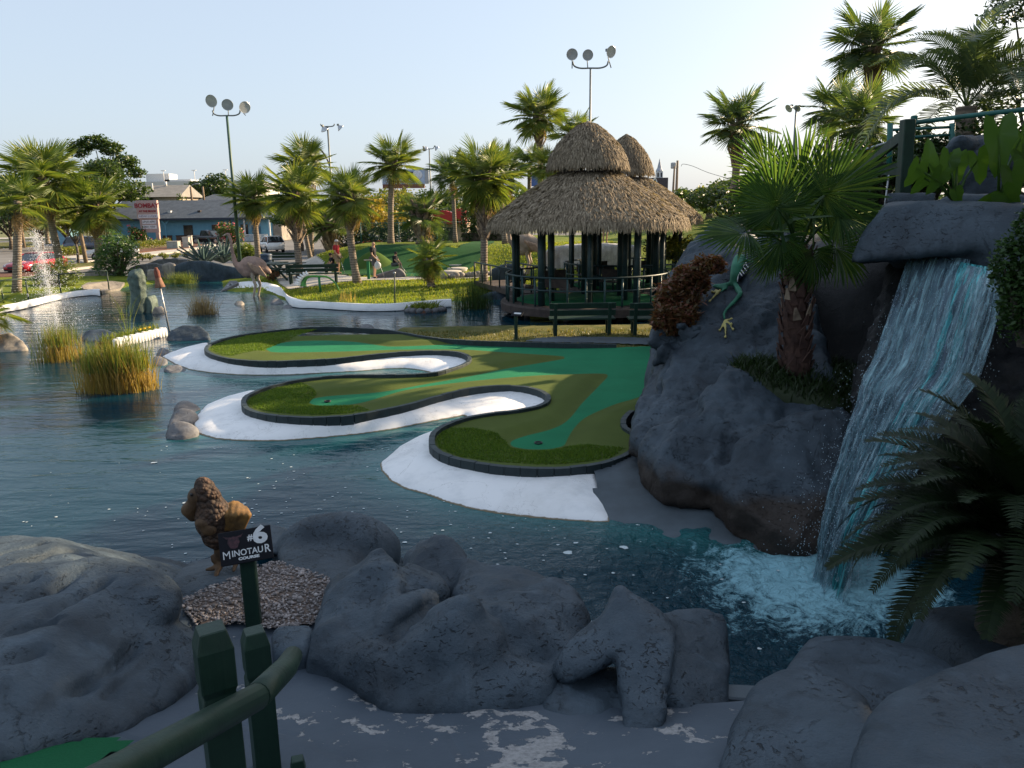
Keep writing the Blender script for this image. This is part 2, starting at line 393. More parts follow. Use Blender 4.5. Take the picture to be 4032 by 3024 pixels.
def attr_mat(name, stops_attr, default, rough=.9, grain=90, bmp=.5, vs=1.1, var=.34):
    """carpet: attribute thresholds choose the pile colour"""
    m, n, l, p = newmat(name); co = coords(n, 'World')
    col = None
    t = noise_node(n, l, grain, 3, .6, co); t2 = noise_node(n, l, vs, 5, .6, co)
    for a, c in [(None, default)] + stops_attr:
        if a is None: col = mixc(n, l, 0.0, c, c); continue
        an = n.new('ShaderNodeAttribute'); an.attribute_name = a
        f = mth(n, l, 'MULTIPLY_ADD', an.outputs['Fac'], 60.0, .5, clamp=True)
        col = mixc(n, l, f, col, c)
    v = mth(n, l, 'MULTIPLY_ADD', t2.outputs[0], var*2, 1-var); v = mth(n, l, 'MULTIPLY', v, mth(n, l, 'MULTIPLY_ADD', t.outputs[0], .6, .7))
    sc = n.new('ShaderNodeVectorMath'); sc.operation = 'SCALE'; l.new(col, sc.inputs[0]); l.new(v, sc.inputs['Scale'])
    l.new(sc.outputs[0], p.inputs['Base Color']); p.inputs['Roughness'].default_value = rough
    p.inputs['Specular IOR Level'].default_value = .15; 
    bump(n, l, p, t.outputs[0], bmp, .01)
    return m
m_carpet = attr_mat('golf_carpet', [('path', (.013, .16, .072))], (.072, .098, .020))
m_green = attr_mat('green_carpet', [], (.008, .095, .038))
m_darkgreen = attr_mat('dark_green_carpet', [], (.018, .075, .022))
m_lawn = M('lawn_grass', (.20, .225, .025), (.085, .13, .016), scale=1.1, rough=.9, bmp=.9, bscale=22, bdist=.06, spec=.15)
m_dry = M('dry_grass', (.17, .15, .06), (.07, .085, .025), scale=2.2, rough=.95, bmp=.8, bscale=30, bdist=.04, spec=.1)
m_blade = leafmat('grass_blade', (.09, .15, .014), (.19, .24, .025), (.28, .26, .04), trans=.4, rough=.6)
m_turf = leafmat('turf_pile', (.045, .10, .011), (.095, .165, .018), (.16, .21, .028), trans=.35, rough=.7)
m_white = M('white_bank_paint', (.80, .80, .80), (.66, .67, .68), scale=2.5, rough=.7, bmp=.35, bscale=9, bdist=.02, lo=.25, hi=.5)
def bank_mat():
    m, n, l, p = newmat('white_bank'); co = coords(n, 'World')
    t = noise_node(n, l, 2.5, 7, .65, co); base = ramp(n, l, t.outputs[0], [(.25, (.62, .63, .64)), (.5, (.80, .80, .80))])
    sx = n.new('ShaderNodeSeparateXYZ'); l.new(co, sx.inputs[0])
    t2 = noise_node(n, l, 9, 5, .7, co)
    hgt = mth(n, l, 'MULTIPLY_ADD', t2.outputs[0], -.022, sx.outputs[2])
    ed = ramp(n, l, hgt, [(0.0, (1, 1, 1)), (.006, (0, 0, 0))])
    tc = noise_node(n, l, 1.3, 8, .6, co, 1.0); ck = mth(n, l, 'ABSOLUTE', mth(n, l, 'SUBTRACT', tc.outputs[0], .47)); cm = ramp(n, l, ck, [(.0, (1, 1, 1)), (.0035, (0, 0, 0))])
    td = noise_node(n, l, .9, 6, .7, co, .3); dm = ramp(n, l, td.outputs[0], [(.52, (0, 0, 0)), (.75, (1, 1, 1))])
    bcol = mixc(n, l, mth(n, l, 'MULTIPLY', dm.outputs[0], .35), base.outputs[0], (.42, .40, .36)); bcol = mixc(n, l, mth(n, l, 'MULTIPLY', cm.outputs[0], .6), bcol, (.2, .19, .17))
    col = mixc(n, l, ed.outputs[0], bcol, (.17, .13, .075))
    l.new(col, p.inputs['Base Color']); p.inputs['Roughness'].default_value = .75
    t3 = noise_node(n, l, 14, 6, .7, co, .5); bump(n, l, p, t3.outputs[0], .22, .012); return m
m_bank = bank_mat()
m_curb = M('curb_paint', (.024, .040, .044), (.015, .026, .030), scale=6, rough=.6, bmp=.3, bscale=45)
m_ramp = M('grey_concrete_ramp', (.078, .102, .122), (.042, .052, .06), scale=1.1, rough=.7, bmp=.35, bscale=14, lo=.3, hi=.6)
m_conc = M('pale_concrete', (.46, .43, .38), (.34, .32, .29), scale=2, rough=.9, bmp=.2, bscale=25)  # pale warm concrete with noise mottling
m_asph = M('asphalt', (.17, .165, .16), (.115, .112, .11), scale=.25, rough=.95, bmp=.2, bscale=8)
m_mulch = M('mulch', (.16, .07, .04), (.08, .035, .02), scale=9, rough=.95, bmp=.8, bscale=25, bdist=.04)
m_soil = M('pond_bed', (.03, .05, .05), (.02, .035, .035), scale=1)
def peel_mat():
    m, n, l, p = newmat('peeling_path_paint'); co = coords(n, 'World')
    a = noise_node(n, l, 1.6, 5, .6, co); base = ramp(n, l, a.outputs[0], [(.3, (.035, .052, .074)), (.65, (.057, .079, .106))])
    e = noise_node(n, l, 7.5, 9, .66, co, .25); big = noise_node(n, l, 1.15, 3, .5, co)
    k = mth(n, l, 'ADD', e.outputs[0], mth(n, l, 'MULTIPLY_ADD', big.outputs[0], .55, -.275))
    pl = ramp(n, l, k, [(.60, (0, 0, 0)), (.615, (1, 1, 1))])
    fn = noise_node(n, l, 40, 4, .7, co)
    bare = ramp(n, l, fn.outputs[0], [(.35, (.17, .17, .175)), (.6, (.29, .29, .29))])
    # trowelled joints of the stamped concrete
    v = n.new('ShaderNodeTexVoronoi'); v.feature = 'DISTANCE_TO_EDGE'; v.inputs['Scale'].default_value = 1.25; l.new(co, v.inputs['Vector'])
    jt = ramp(n, l, v.outputs['Distance'], [(.0, (1, 1, 1)), (.045, (0, 0, 0))])
    col = mixc(n, l, pl.outputs[0], base.outputs[0], bare.outputs[0])
    l.new(col, p.inputs['Base Color']); p.inputs['Roughness'].default_value = .72
    h = mth(n, l, 'SUBTRACT', mth(n, l, 'MULTIPLY', fn.outputs[0], .2), mth(n, l, 'ADD', mth(n, l, 'MULTIPLY', pl.outputs[0], .25), mth(n, l, 'MULTIPLY', jt.outputs[0], .7)))
    bump(n, l, p, h, .7, .015); return m
m_path = peel_mat()
def wood_paint():
    m, n, l, p = newmat('dark_green_paint'); co = coords(n, 'Object'); mp = n.new('ShaderNodeMapping'); mp.inputs['Scale'].default_value = (30, 30, 1.6); l.new(co, mp.inputs[0])
    g_ = noise_node(n, l, 1.0, 5, .6, mp.outputs[0], .4); t = noise_node(n, l, 6, 6, .7, co); wn_ = noise_node(n, l, 11, 8, .75, co, .3)
    c = ramp(n, l, t.outputs[0], [(.32, (.008, .026, .018)), (.62, (.016, .046, .030))]); c2 = mixc(n, l, mth(n, l, 'MULTIPLY', g_.outputs[0], .5), c.outputs[0], (.005, .016, .012))
    ch = ramp(n, l, wn_.outputs[0], [(.66, (0, 0, 0)), (.70, (1, 1, 1))]); c3 = mixc(n, l, mth(n, l, 'MULTIPLY', ch.outputs[0], .55), c2, (.09, .10, .075)); l.new(c3, p.inputs['Base Color']); p.inputs['Roughness'].default_value = .48; p.inputs['Specular IOR Level'].default_value = .35
    bump(n, l, p, mth(n, l, 'SUBTRACT', g_.outputs[0], mth(n, l, 'MULTIPLY', ch.outputs[0], .5)), .5, .006); return m
m_pgreen = wood_paint()
m_teal = M('teal_rail_paint', (.02, .13, .11), (.015, .09, .08), scale=5, rough=.45)
m_bamboo = M('bamboo_paint', (.020, .048, .050), (.011, .028, .031), scale=4, rough=.5, bmp=.2, bscale=30)
m_steel = M('galvanised_steel', (.42, .43, .44), (.30, .31, .32), scale=6, rough=.45, metal=.6)
m_black = M('black_plastic', (.015, .015, .017), rough=.5)
m_tyre = M('tyre_rubber', (.02, .02, .02), rough=.85)
m_chrome = M('chrome', (.6, .6, .6), rough=.25, metal=.9)
m_glass = M('dark_glass', (.02, .026, .03), rough=.08, spec=.8)
m_sash = M('white_trim', (.72, .72, .70), rough=.6)
m_wood = M('weathered_wood', (.30, .22, .15), (.17, .125, .085), scale=7, rough=.85, bmp=.4, bscale=30)
m_trunk = None

# ================================================================== SETTING
def struct(o, kind='structure'): o['kind'] = kind; return o
def pxl(pts, z): return [tuple(at(x, y, z)[:2]) for x, y in pts]
def r6(pts): return [(600+x/1.0533, 1100+y/1.0533) for x, y in pts]
# ---- outlines on the near peninsula (traced as lines of sight, laid on their real heights)
CURB_PX = r6([(1925, 270), (1700, 266), (1500, 260), (1300, 253), (1150, 240), (1050, 222), (980, 211), (900, 205), (800, 200), (710, 197), (600, 203), (480, 215), (370, 230), (290, 248), (240, 268), (222, 288), (235, 303), (270, 318), (330, 330), (420, 338), (500, 340), (620, 336), (740, 330), (860, 318), (980, 306), (1100, 298), (1200, 297), (1270, 302), (1310, 318), (1315, 335), (1290, 352), (1240, 370), (1180, 385), (1100, 393), (1000, 396), (900, 396), (800, 398), (700, 405), (600, 418), (500, 440), (420, 468), (385, 490), (378, 512), (392, 535), (440, 553), (520, 566), (620, 572), (720, 572), (820, 565), (880, 556), (950, 541), (1000, 532), (1100, 508), (1200, 480), (1300, 455), (1380, 445), (1450, 441), (1520, 443), (1590, 455), (1635, 475), (1643, 497), (1625, 515), (1580, 530), (1500, 545), (1400, 556), (1300, 575), (1220, 602), (1170, 632), (1158, 665), (1165, 695), (1200, 722), (1280, 748), (1380, 766), (1500, 780), (1620, 785), (1740, 780), (1850, 764), (1930, 742), (1990, 710), (2022, 680), (2018, 655), (1990, 635), (1960, 615), (1952, 590), (1965, 565), (1990, 545)])
ZC = .295
CURB = [Vector((*p, ZC)) for p in pxl(CURB_PX, ZC)]
CURBS = catmull(CURB, 4)
GREEN = [tuple(p[:2]) for p in CURBS] + pxl(r6([(2050, 500), (2085, 380), (2120, 275)]), .22)
PATHP = [(470, 285), (510, 265), (580, 252), (680, 250), (760, 252), (850, 258), (950, 272), (1010, 275), (1200, 268), (1500, 262), (1930, 262), (2200, 262), (2180, 300), (2150, 380), (2100, 450), (2010, 490), (1930, 510), (1850, 540), (1790, 570), (1750, 610), (1725, 650), (1710, 680), (1690, 690), (1640, 700), (1560, 700), (1500, 690), (1485, 675), (1500, 660), (1560, 640), (1640, 620), (1700, 595), (1740, 560), (1780, 510), (1830, 460), (1870, 420), (1888, 400), (1875, 390), (1800, 388), (1600, 395), (1400, 410), (1200, 430), (1050, 455), (930, 490), (850, 510), (750, 520), (680, 517), (652, 505), (665, 490), (720, 480), (800, 474), (900, 468), (1000, 455), (1150, 425), (1300, 400), (1450, 370), (1600, 345), (1700, 328), (1708, 322), (1690, 315), (1550, 305), (1400, 295), (1330, 290), (1200, 288), (1000, 290), (850, 296), (700, 300), (560, 302), (490, 297)]
PATH = [tuple(p[:2]) for p in catmull([Vector((*p, 0)) for p in pxl(r6(PATHP), .20)], 3)]
TURFS = [pxl(r6(t), .24) for t in (
    [(228, 290), (250, 268), (300, 250), (380, 232), (480, 218), (600, 206), (705, 201), (600, 235), (540, 250), (460, 282), (470, 288), (330, 322), (290, 318)],
    [(600, 424), (640, 440), (682, 465), (655, 488), (645, 505), (700, 524), (850, 525), (900, 545), (800, 560), (700, 566), (600, 564), (500, 556), (420, 538), (392, 515), (400, 488), (450, 460), (520, 440)],
    [(1215, 618), (1330, 622), (1430, 638), (1470, 662), (1490, 697), (1600, 706), (1720, 682), (1800, 690), (1960, 705), (1900, 745), (1750, 770), (1600, 775), (1400, 760), (1270, 738), (1190, 700), (1175, 660)])]
W1 = pxl(r6([(232, 262), (130, 283), (60, 308), (36, 322), (90, 352), (150, 375), (250, 389), (350, 396), (450, 398), (560, 396), (700, 389), (860, 381), (960, 372), (1050, 369), (1110, 377), (1150, 387)]), 0) + pxl(r6([(1260, 385), (1340, 350), (1340, 310), (1200, 285), (800, 310), (500, 325), (300, 300), (245, 280)]), .28)
W2 = pxl(r6([(430, 458), (300, 488), (220, 523), (180, 570), (168, 602), (190, 642), (260, 663), (350, 670), (450, 673), (550, 669), (700, 657), (850, 642), (1000, 622), (1100, 602), (1200, 582), (1290, 566)]), 0) + pxl(r6([(1420, 570), (1600, 545), (1665, 515), (1665, 470), (1500, 425), (1200, 460), (900, 535), (600, 545), (450, 520), (410, 485)]), .28)
W3 = pxl(r6([(1215, 612), (1100, 658), (1020, 698), (940, 762), (945, 795), (980, 835), (1040, 868), (1120, 888), (1200, 918), (1300, 948), (1400, 968), (1500, 983), (1600, 993), (1700, 1001), (1812, 1008), (1900, 1012)]), 0) + pxl(r6([(1900, 900)]), .1) + pxl(r6([(1900, 790), (1800, 740), (1500, 740), (1300, 700), (1200, 650)]), .28)
WR = pxl([(2329, 1830), (2334, 1950), (2318, 2056), (2450, 2085), (2700, 2110), (2900, 2140), (3150, 2170), (3300, 2100), (3200, 1800), (2700, 1700), (2450, 1780)], 0)
def bankmesh(name, W, mat, z1=.215, h=.05, pw=.6):
    xs = np.arange(min(p[0] for p in W)-.4, max(p[0] for p in W)+.4, h); ys = np.arange(min(p[1] for p in W)-.4, max(p[1] for p in W)+.4, h)
    def zf(X, Y):
        dw = sdist(X, Y, W); dc = distpoly(X, Y, GREEN); ins = inpoly(X, Y, GREEN)
        z = z1*(np.clip(dw, 0, 9)/(np.clip(dw, 0, 9)+dc+1e-6))**pw; z = np.where(ins, z1, z); z = np.where(dw < 0, dw*.55, z)
        P = np.stack([X.ravel(), Y.ravel(), X.ravel()*0], 1); nz = (vnoise(P, 1.2, 5, 2)*.016+vnoise(P, 7, 8, 2)*.003).reshape(X.shape)
        return z + np.where(ins, 0, nz)-.012
    def kp(X, Y, Z):
        ins = inpoly(X, Y, GREEN); return (sdist(X, Y, W) > -.3) & (~ins | (distpoly(X, Y, GREEN) < .12))
    return struct(gridmesh(name, xs, ys, zf, kp, mat))
bankmesh('white_bank', W1, m_bank); bankmesh('white_bank', W2, m_bank); bankmesh('white_bank', W3, m_bank); 
# grey ramp from the last hole down to the waterfall basin
def ramp_z(X, Y):
    dw = np.where(inpoly(X, Y, WR), 1, -1)*distpoly(X, Y, WR[2:8], False); P = np.stack([X.ravel(), Y.ravel(), X.ravel()*0], 1)
    z = np.where(dw > 0, .26*sstep(0, 1.5, dw), dw*.6); return z+(vnoise(P, 1.3, 9, 3)*.03).reshape(X.shape)-.005
struct(gridmesh('concrete_ramp', np.arange(.5, 5, .06), np.arange(6.8, 11.2, .06), ramp_z, lambda X, Y, Z: ((sdist(X, Y, WR) > 0) | ((distpoly(X, Y, WR[2:8], False) < .3) & (X > WR[2][0]))) & ~inpoly(X, Y, GREEN), m_ramp))

# ---- putting surface
xs = np.arange(-8.4, 4.6, .045); ys = np.arange(8.4, 20.8, .045)
def green_z(X, Y):
    dp = -sdist(X, Y, PATH); z = .175 + .075*sstep(.0, .42, dp) + .05*sstep(1.2, 3.2, X)
    P = np.stack([X.ravel(), Y.ravel(), X.ravel()*0], 1); z = z + (vnoise(P, .5, 3, 2)*.02).reshape(X.shape)
    return z
g = gridmesh('putting_green', xs, ys, green_z, lambda X, Y, Z: sdist(X, Y, GREEN) > -.03, m_carpet, attrs={'path': lambda X, Y: sdist(X, Y, PATH)})
struct(g)
# fuzzy turf at the end of each hole: short pile blades
for T in TURFS:
    tx = np.array([p[0] for p in T]); ty = np.array([p[1] for p in T]); n = 26000
    X = rng.uniform(tx.min(), tx.max(), n); Y = rng.uniform(ty.min(), ty.max(), n); k = inpoly(X, Y, T) & (sdist(X, Y, GREEN) > .07); X, Y = X[k], Y[k]; n = len(X)
    Z = green_z(X[None], Y[None])[0]+.0; a = rng.uniform(0, 2*PI, n); hh = rng.uniform(.016, .034, n)*(1+.4*vnoise(np.stack([X, Y, X*0], 1), 3, 4, 2)); wd = .011
    dx, dy = np.cos(a)*wd, np.sin(a)*wd; lx, ly = rng.normal(0, .014, n), rng.normal(0, .014, n)
    V = np.concatenate([np.stack([X-dx, Y-dy, Z-.005], 1), np.stack([X+dx, Y+dy, Z-.005], 1), np.stack([X+lx, Y+ly, Z+hh], 1)])
    i = np.arange(n); o = npmesh('turf_pile', V, np.stack([i, i+n, i+2*n], 1), m_turf); struct(o, 'stuff'); tag(o, 'short green artificial turf pile at the end of the putting hole', 'turf')
# ---- brick curb: one object for each brick
curb = thing('brick_curb', 'dark grey painted brick curb winding round the three putting holes', 'curb', (0, 0, 0))
bl = .21; bme = MB().box((0, 0, 0), (1, 1, 1)).build('brick', m_curb, curb, bevel=.02); bme.location = (0, 0, -50); brick_mesh = bme.data; bpy.data.objects.remove(bme)
acc = 0.0; pts = [Vector((p.x, p.y, 0)) for p in CURBS]; seg = [(pts[i+1]-pts[i]).length for i in range(len(pts)-1)]; tot = sum(seg)
def onpath(s):
    i = 0
    while i < len(seg)-1 and s > seg[i]: s -= seg[i]; i += 1
    return pts[i].lerp(pts[i+1], min(1, s/max(seg[i], 1e-6)))
nb = int(tot/bl); bl = tot/nb
for k in range(nb):
    a, b = onpath(k*bl), onpath((k+1)*bl); m = (a+b)/2; d = b-a
    o = bpy.data.objects.new('brick', brick_mesh); link(o, curb)
    tall = .02 if (k*bl > tot*.0) else 0
    hh = .15 + random.uniform(-.006, .006)
    o.location = (m.x, m.y, ZC-hh/2+.01+random.uniform(-.004, .004)); o.rotation_euler = (random.uniform(-.02, .02), random.uniform(-.015, .015), math.atan2(d.y, d.x)+random.uniform(-.02, .02)); o.scale = (d.length-.003, .085, hh)
# cups
for px, py in ((1290, 1580), (2120, 1744)):
    p = at(px, py, .19); o = MB(p).lathe([(.062, .0), (.062, .012), (.05, .012), (.05, -.09), (.0, -.09)], p, 14).build('golf_cup', m_black)
    tag(o, 'round cup hole sunk in the light green putting strip of the ' + ('middle' if px < 1500 else 'nearest') + ' hole', 'cup')

# ---- grass strip and walk behind the green
STRIP = [tuple(p[:2]) for p in (at(1560, 1300, 0), at(1650, 1288, 0), at(1760, 1284, 0), at(1950, 1296, 0), at(2120, 1303, 0), at(2400, 1297, 0), at(2700, 1285, 0))] + [(9, 21.5), (9, 11.5), (3.2, 11.5)] + [tuple(p[:2]) for p in CURBS[:26]]
def strip_z(X, Y):
    d = sdist(X, Y, STRIP); dg = distpoly(X, Y, GREEN); P = np.stack([X.ravel(), Y.ravel(), X.ravel()*0], 1)
    return np.where(d > 0, .20*sstep(0, .35, d), d*.8)+(vnoise(P, 1.2, 4, 3)*.025).reshape(X.shape)
struct(gridmesh('grass_strip', np.arange(-3.5, 9.2, .08), np.arange(11, 22.5, .08), strip_z, lambda X, Y, Z: (sdist(X, Y, STRIP) > -.4) & ~(inpoly(X, Y, GREEN) & (distpoly(X, Y, GREEN) > .1)), m_dry))
WALK = [tuple(at(x, y, .23)[:2]) for x, y in ((2050, 1345), (2110, 1331), (2200, 1324), (2400, 1326), (2620, 1330), (2620, 1360), (2330, 1351), (2200, 1350))]
struct(gridmesh('grey_walk', np.arange(-.5, 6.5, .08), np.arange(16, 20.5, .08), lambda X, Y: strip_z(X, Y)*0+.235, lambda X, Y, Z: inpoly(X, Y, WALK), m_ramp))

# ---- far garden: lawn rising to a bank, falling to the car park on the left
SH = [tuple(at(x, y, 0)[:2]) for x, y in ((-150, 1240), (0, 1215), (100, 1190), (200, 1166), (300, 1158), (395, 1151), (470, 1142), (505, 1128), (600, 1118), (700, 1112), (800, 1106), (868, 1100), (876, 1144), (920, 1150), (963, 1150), (1020, 1152), (1076, 1163), (1100, 1180), (1155, 1193), (1217, 1196), (1340, 1208), (1454, 1213), (1549, 1208), (1606, 1203), (1720, 1191), (1777, 1187), (1900, 1184), (1985, 1178))]
SHORE = [(-34, 27)] + SH + [(.9, 31.6), (3, 32.6), (6, 32.4), (9, 30), (12, 27), (46, 25), (46, 64), (-52, 64), (-52, 27)]
def land_z(X, Y):
    d = sdist(X, Y, SHORE); P = np.stack([X.ravel(), Y.ravel(), X.ravel()*0], 1)
    z = np.where(d > 0, .10*sstep(0, .5, d)+.22*sstep(.6, 4, d), d*.6)
    r = sstep(-15, -9, X); rr = sstep(-1, 3.5, X)
    z = z + r*((1-rr)*1.25*sstep(41.0, 46.5, Y) + rr*1.3*sstep(32.5, 43, Y)) + sstep(6, 14, X)*1.6*sstep(27, 36, Y)
    z = z - (1-r)*.95*sstep(42, 49, Y)*sstep(-10, -15, X) - 1.2*sstep(52, 58, Y)*sstep(0, -8, X)
    return np.maximum(z, -.9) + (vnoise(P, .45, 11, 3)*.05).reshape(X.shape)*sstep(.3, 1.5, d)
def lz(x, y): return float(land_z(np.array([[x]]), np.array([[y]]))[0, 0])
lawn = struct(gridmesh('lawn', np.arange(-50, 46, .3), np.arange(27, 64, .3), land_z, lambda X, Y, Z: sdist(X, Y, SHORE) > -.7, m_lawn))
# white painted beaches along the far shore: low slabs with their own thickness
def slab(name, pxs, zs, mat, dz=.12, kind='structure'):
    P = [at(x, y, z) for (x, y), z in zip(pxs, zs)]
    bm = bmesh.new(); vs = [bm.verts.new(p) for p in P]; f = bm.faces.new(vs)
    bmesh.ops.triangulate(bm, faces=[f]); r = bmesh.ops.extrude_face_region(bm, geom=bm.faces[:])
    for v in [g for g in r['geom'] if isinstance(g, bmesh.types.BMVert)]: v.co.z -= dz
    bmesh.ops.recalc_face_normals(bm, faces=bm.faces); me = bpy.data.meshes.new(name); bm.to_mesh(me); bm.free(); me.materials.append(mat)
    o = bpy.data.objects.new(name, me); link(o); o['kind'] = kind; return o
def strip_slab(name, outer, inner, zo, zi, mat, n=36, seed=0):
    A = catmull([at(x, y, zo) for x, y in outer], 10); B = catmull([at(x, y, zi) for x, y in inner], 10)
    def rs(L, n):
        s = [0]
        for i in range(1, len(L)): s.append(s[-1]+(L[i]-L[i-1]).length)
        return [L[min(len(L)-1, next((j for j in range(len(s)) if s[j] >= s[-1]*k/(n-1)-1e-6), len(L)-1))] for k in range(n)]
    A, B = rs(A, n), rs(B, n); V = []; m = 6
    for k in range(n):
        for j in range(m):
            t = j/(m-1); p = A[k].lerp(B[k], t); p.z = zo + (zi-zo)*math.sin(t*PI/2) + (0 if j in (0,) else random.uniform(-.012, .012)); V.append(p)
        q = B[k].copy(); q.z = zi-.25; V.append(q)
    w_ = m+1; F = [(k*w_+j, (k+1)*w_+j, (k+1)*w_+j+1, k*w_+j+1) for k in range(n-1) for j in range(w_-1)]
    o = npmesh(name, [tuple(p) for p in V], F, mat, None, True); o['kind'] = 'structure'; return o
strip_slab('white_beach', [(-150, 1262), (0, 1223), (90, 1198), (200, 1186), (300, 1170), (395, 1152), (402, 1144)], [(-150, 1235), (0, 1205), (90, 1190), (190, 1165), (280, 1148), (360, 1140), (392, 1143)], -.05, .28, m_white)
strip_slab('white_beach', [(874, 1146), (920, 1152), (963, 1152), (1020, 1153), (1076, 1165), (1117, 1179), (1155, 1195), (1217, 1199), (1340, 1211), (1454, 1216), (1549, 1211), (1606, 1206), (1720, 1193), (1777, 1189)],
           [(915, 1118), (950, 1109), (990, 1107), (1040, 1111), (1100, 1127), (1120, 1150), (1150, 1182), (1217, 1186), (1340, 1193), (1454, 1198), (1549, 1196), (1606, 1193), (1720, 1183), (1777, 1181)], -.05, .27, m_white)
struct(slab('grey_beach', [(868, 1148), (940, 1113), (930, 1105), (905, 1105)], [0, .32, .34, .34], m_rock_far))
struct(slab('concrete_apron', [(330, 1138), (400, 1146), (470, 1136), (490, 1112), (440, 1106), (345, 1112), (320, 1125)], [.2, .12, .1, .35, .45, .4, .35], m_rock_tan))
# garden path between lawn and the bank hole
struct(slab('garden_path', [(1690, 1120), (2010, 1108), (2010, 1100), (1800, 1097), (1420, 1104), (1340, 1118), (1150, 1128), (1110, 1095), (1090, 1040), (1180, 1032), (1250, 1060), (1400, 1085), (1690, 1090)], [.34]*13, m_conc, dz=.1)) if False else None
PTH = [tuple(at(x, y, .4)[:2]) for x, y in ((1130, 1118), (1300, 1110), (1420, 1100), (1700, 1094), (2000, 1086), (2010, 1079), (1700, 1085), (1420, 1086), (1330, 1076), (1230, 1046), (1190, 1032), (1080, 1034), (1060, 1060), (1090, 1100))]
struct(gridmesh('garden_path', np.arange(-14, 2, .15), np.arange(35, 50, .15), lambda X, Y: land_z(X, Y)+.03, lambda X, Y, Z: inpoly(X, Y, PTH), m_conc))
# dark carpeted bank hole behind the path and its bright mound
BANKP = [tuple(at(x, y, z)[:2]) for x, y, z in ((1330, 1078, .4), (1420, 1082, .4), (1600, 1080, .4), (1720, 1078, .4), (1800, 1058, .6), (1900, 1018, .9), (1945, 990, 1.1), (1948, 968, 1.3), (1900, 956, 1.4), (1800, 975, 1.45), (1640, 972, 1.45), (1500, 975, 1.45), (1400, 985, 1.4), (1345, 1005, 1.2))]
struct(gridmesh('bank_green', np.arange(-13, 2, .12), np.arange(36, 52, .12), lambda X, Y: land_z(X, Y)+.04, lambda X, Y, Z: inpoly(X, Y, BANKP), m_darkgreen))
p = at(1455, 1068, .4); mound = gridmesh('green_mound', np.arange(-2.7, 2.71, .1), np.arange(-1.4, 1.41, .1), lambda X, Y: 1.05*np.exp(-(X/1.15)**2-(Y/.8)**2)-.06, None, attr_mat('mound_carpet', [], (.055, .10, .018)), origin=(0, 0, 0)); mound.location = (p.x, p.y+1.3, .42); struct(mound)
struct(gridmesh('putting_strip', np.arange(-8, -1.5, .12), np.arange(38, 43, .12), lambda X, Y: land_z(X, Y)+.055, lambda X, Y, Z: inpoly(X, Y, [tuple(at(x, y, .45)[:2]) for x, y in ((1580, 1084), (1680, 1080), (1690, 1072), (1600, 1068), (1560, 1076))]), m_green))

# ---- pond
POND = [(-30, 3.0), (9.5, 3.0), (9.5, 24), (10, 34), (2, 36), (-8, 37), (-12, 42), (-18, 47), (-23, 41), (-27, 33), (-32, 30)]
def shallow(X, Y):
    d = np.full(X.shape, 9.0)
    for Wp in (W1, W2, W3, WR): d = np.minimum(d, np.abs(distpoly(X, Y, Wp)))
    d = np.minimum(d, np.abs(distpoly(X, Y, SHORE, True)))
    return np.exp(-(d/.45)**1.2)*.8
FB = at(3290, 2260, 0); FC = at(3180, 2370, 0)
def foam(X, Y):
    a = np.minimum(np.hypot((X-FB.x), (Y-FB.y)), np.hypot((X-FC.x)*.85, (Y-FC.y)*1.05)); stream = np.exp(-((Y-(FB.y+.30*(FB.x-X)))/.55)**2)*sstep(-2.6, .2, X-FB.x)*sstep(1.2, .4, X-FB.x)
    return np.clip(np.exp(-(a/.9)**2)*.56 + .54*stream, 0, 1)
def churn(X, Y): return np.exp(-(np.hypot(X-FB.x+.7, Y-FB.y+.2)/2.3)**2)*1.2+.04
def pond_z(X, Y):
    c = np.exp(-(np.hypot(X-FB.x+.4, Y-FB.y+.1)/1.7)**2); P = np.stack([X.ravel(), Y.ravel(), X.ravel()*0], 1)
    return c*(vnoise(P, 3.5, 21, 3)*.09+vnoise(P, 9, 23, 2)*.035).reshape(X.shape)
xs = np.concatenate([np.arange(-30, -8, .5), np.arange(-8, -1.5, .14), np.arange(-1.5, 6, .07), np.arange(6, 9.6, .4)])
ys = np.concatenate([np.arange(3, 4.4, .2), np.arange(4.4, 9.4, .07), np.arange(9.4, 20, .14), np.arange(20, 47, .4)])
water = gridmesh('pond_water', xs, ys, pond_z, lambda X, Y, Z: inpoly(X, Y, POND) , m_water, attrs={'shallow': shallow, 'foam': foam, 'churn': churn})
struct(water)
# far ground: one sheet to the horizon, with asphalt lots, walks and verges laid on it
def sheet(name, pts, mat, z):
    o = MB().add([Vector((*p, z)) for p in pts], [tuple(range(len(pts)))]).build(name, mat, fix=False); o['kind'] = 'structure'
    if o.data.polygons[0].normal.z < 0: o.data.flip_normals()
    return o
ZP = -.5
sheet('far_ground', [(-3000, 47), (3000, 47), (3000, 5000), (-3000, 5000)], M('far_verge', (.16, .16, .06), (.10, .11, .04), scale=.2, rough=.95), ZP-.03)
sheet('garden_ground', [(-3000, -3000), (3000, -3000), (3000, 47), (-3000, 47)], m_dry, -1.0)  # unseen ground sheet, put in to block light from below the horizon
def gp(px, py, z=ZP): p = at(px, py, z); return (p.x, p.y)
sheet('asphalt_street', [(-120, 50), (-14, 50), (-14, 58), (20, 60), (60, 140), (-300, 140), (-300, 50)], m_asph, ZP)
def kerbed(name, pxs, mat, z0=ZP, hgt=.13):
    P = [Vector((*gp(x, y), z0)) for x, y in pxs]; o = MB().prism(P, (0, 0, hgt)).build(name, mat); o['kind'] = 'structure'; return o
kerbed('verge_kerb', [(-100, 1118), (60, 1112), (180, 1095), (270, 1068), (400, 1050), (400, 1040), (270, 1052), (160, 1080), (-100, 1102)], m_conc)
kerbed('mulch_bed', [(-100, 1106), (120, 1094), (235, 1066), (235, 1058), (110, 1076), (-100, 1086)], m_mulch, hgt=.17)
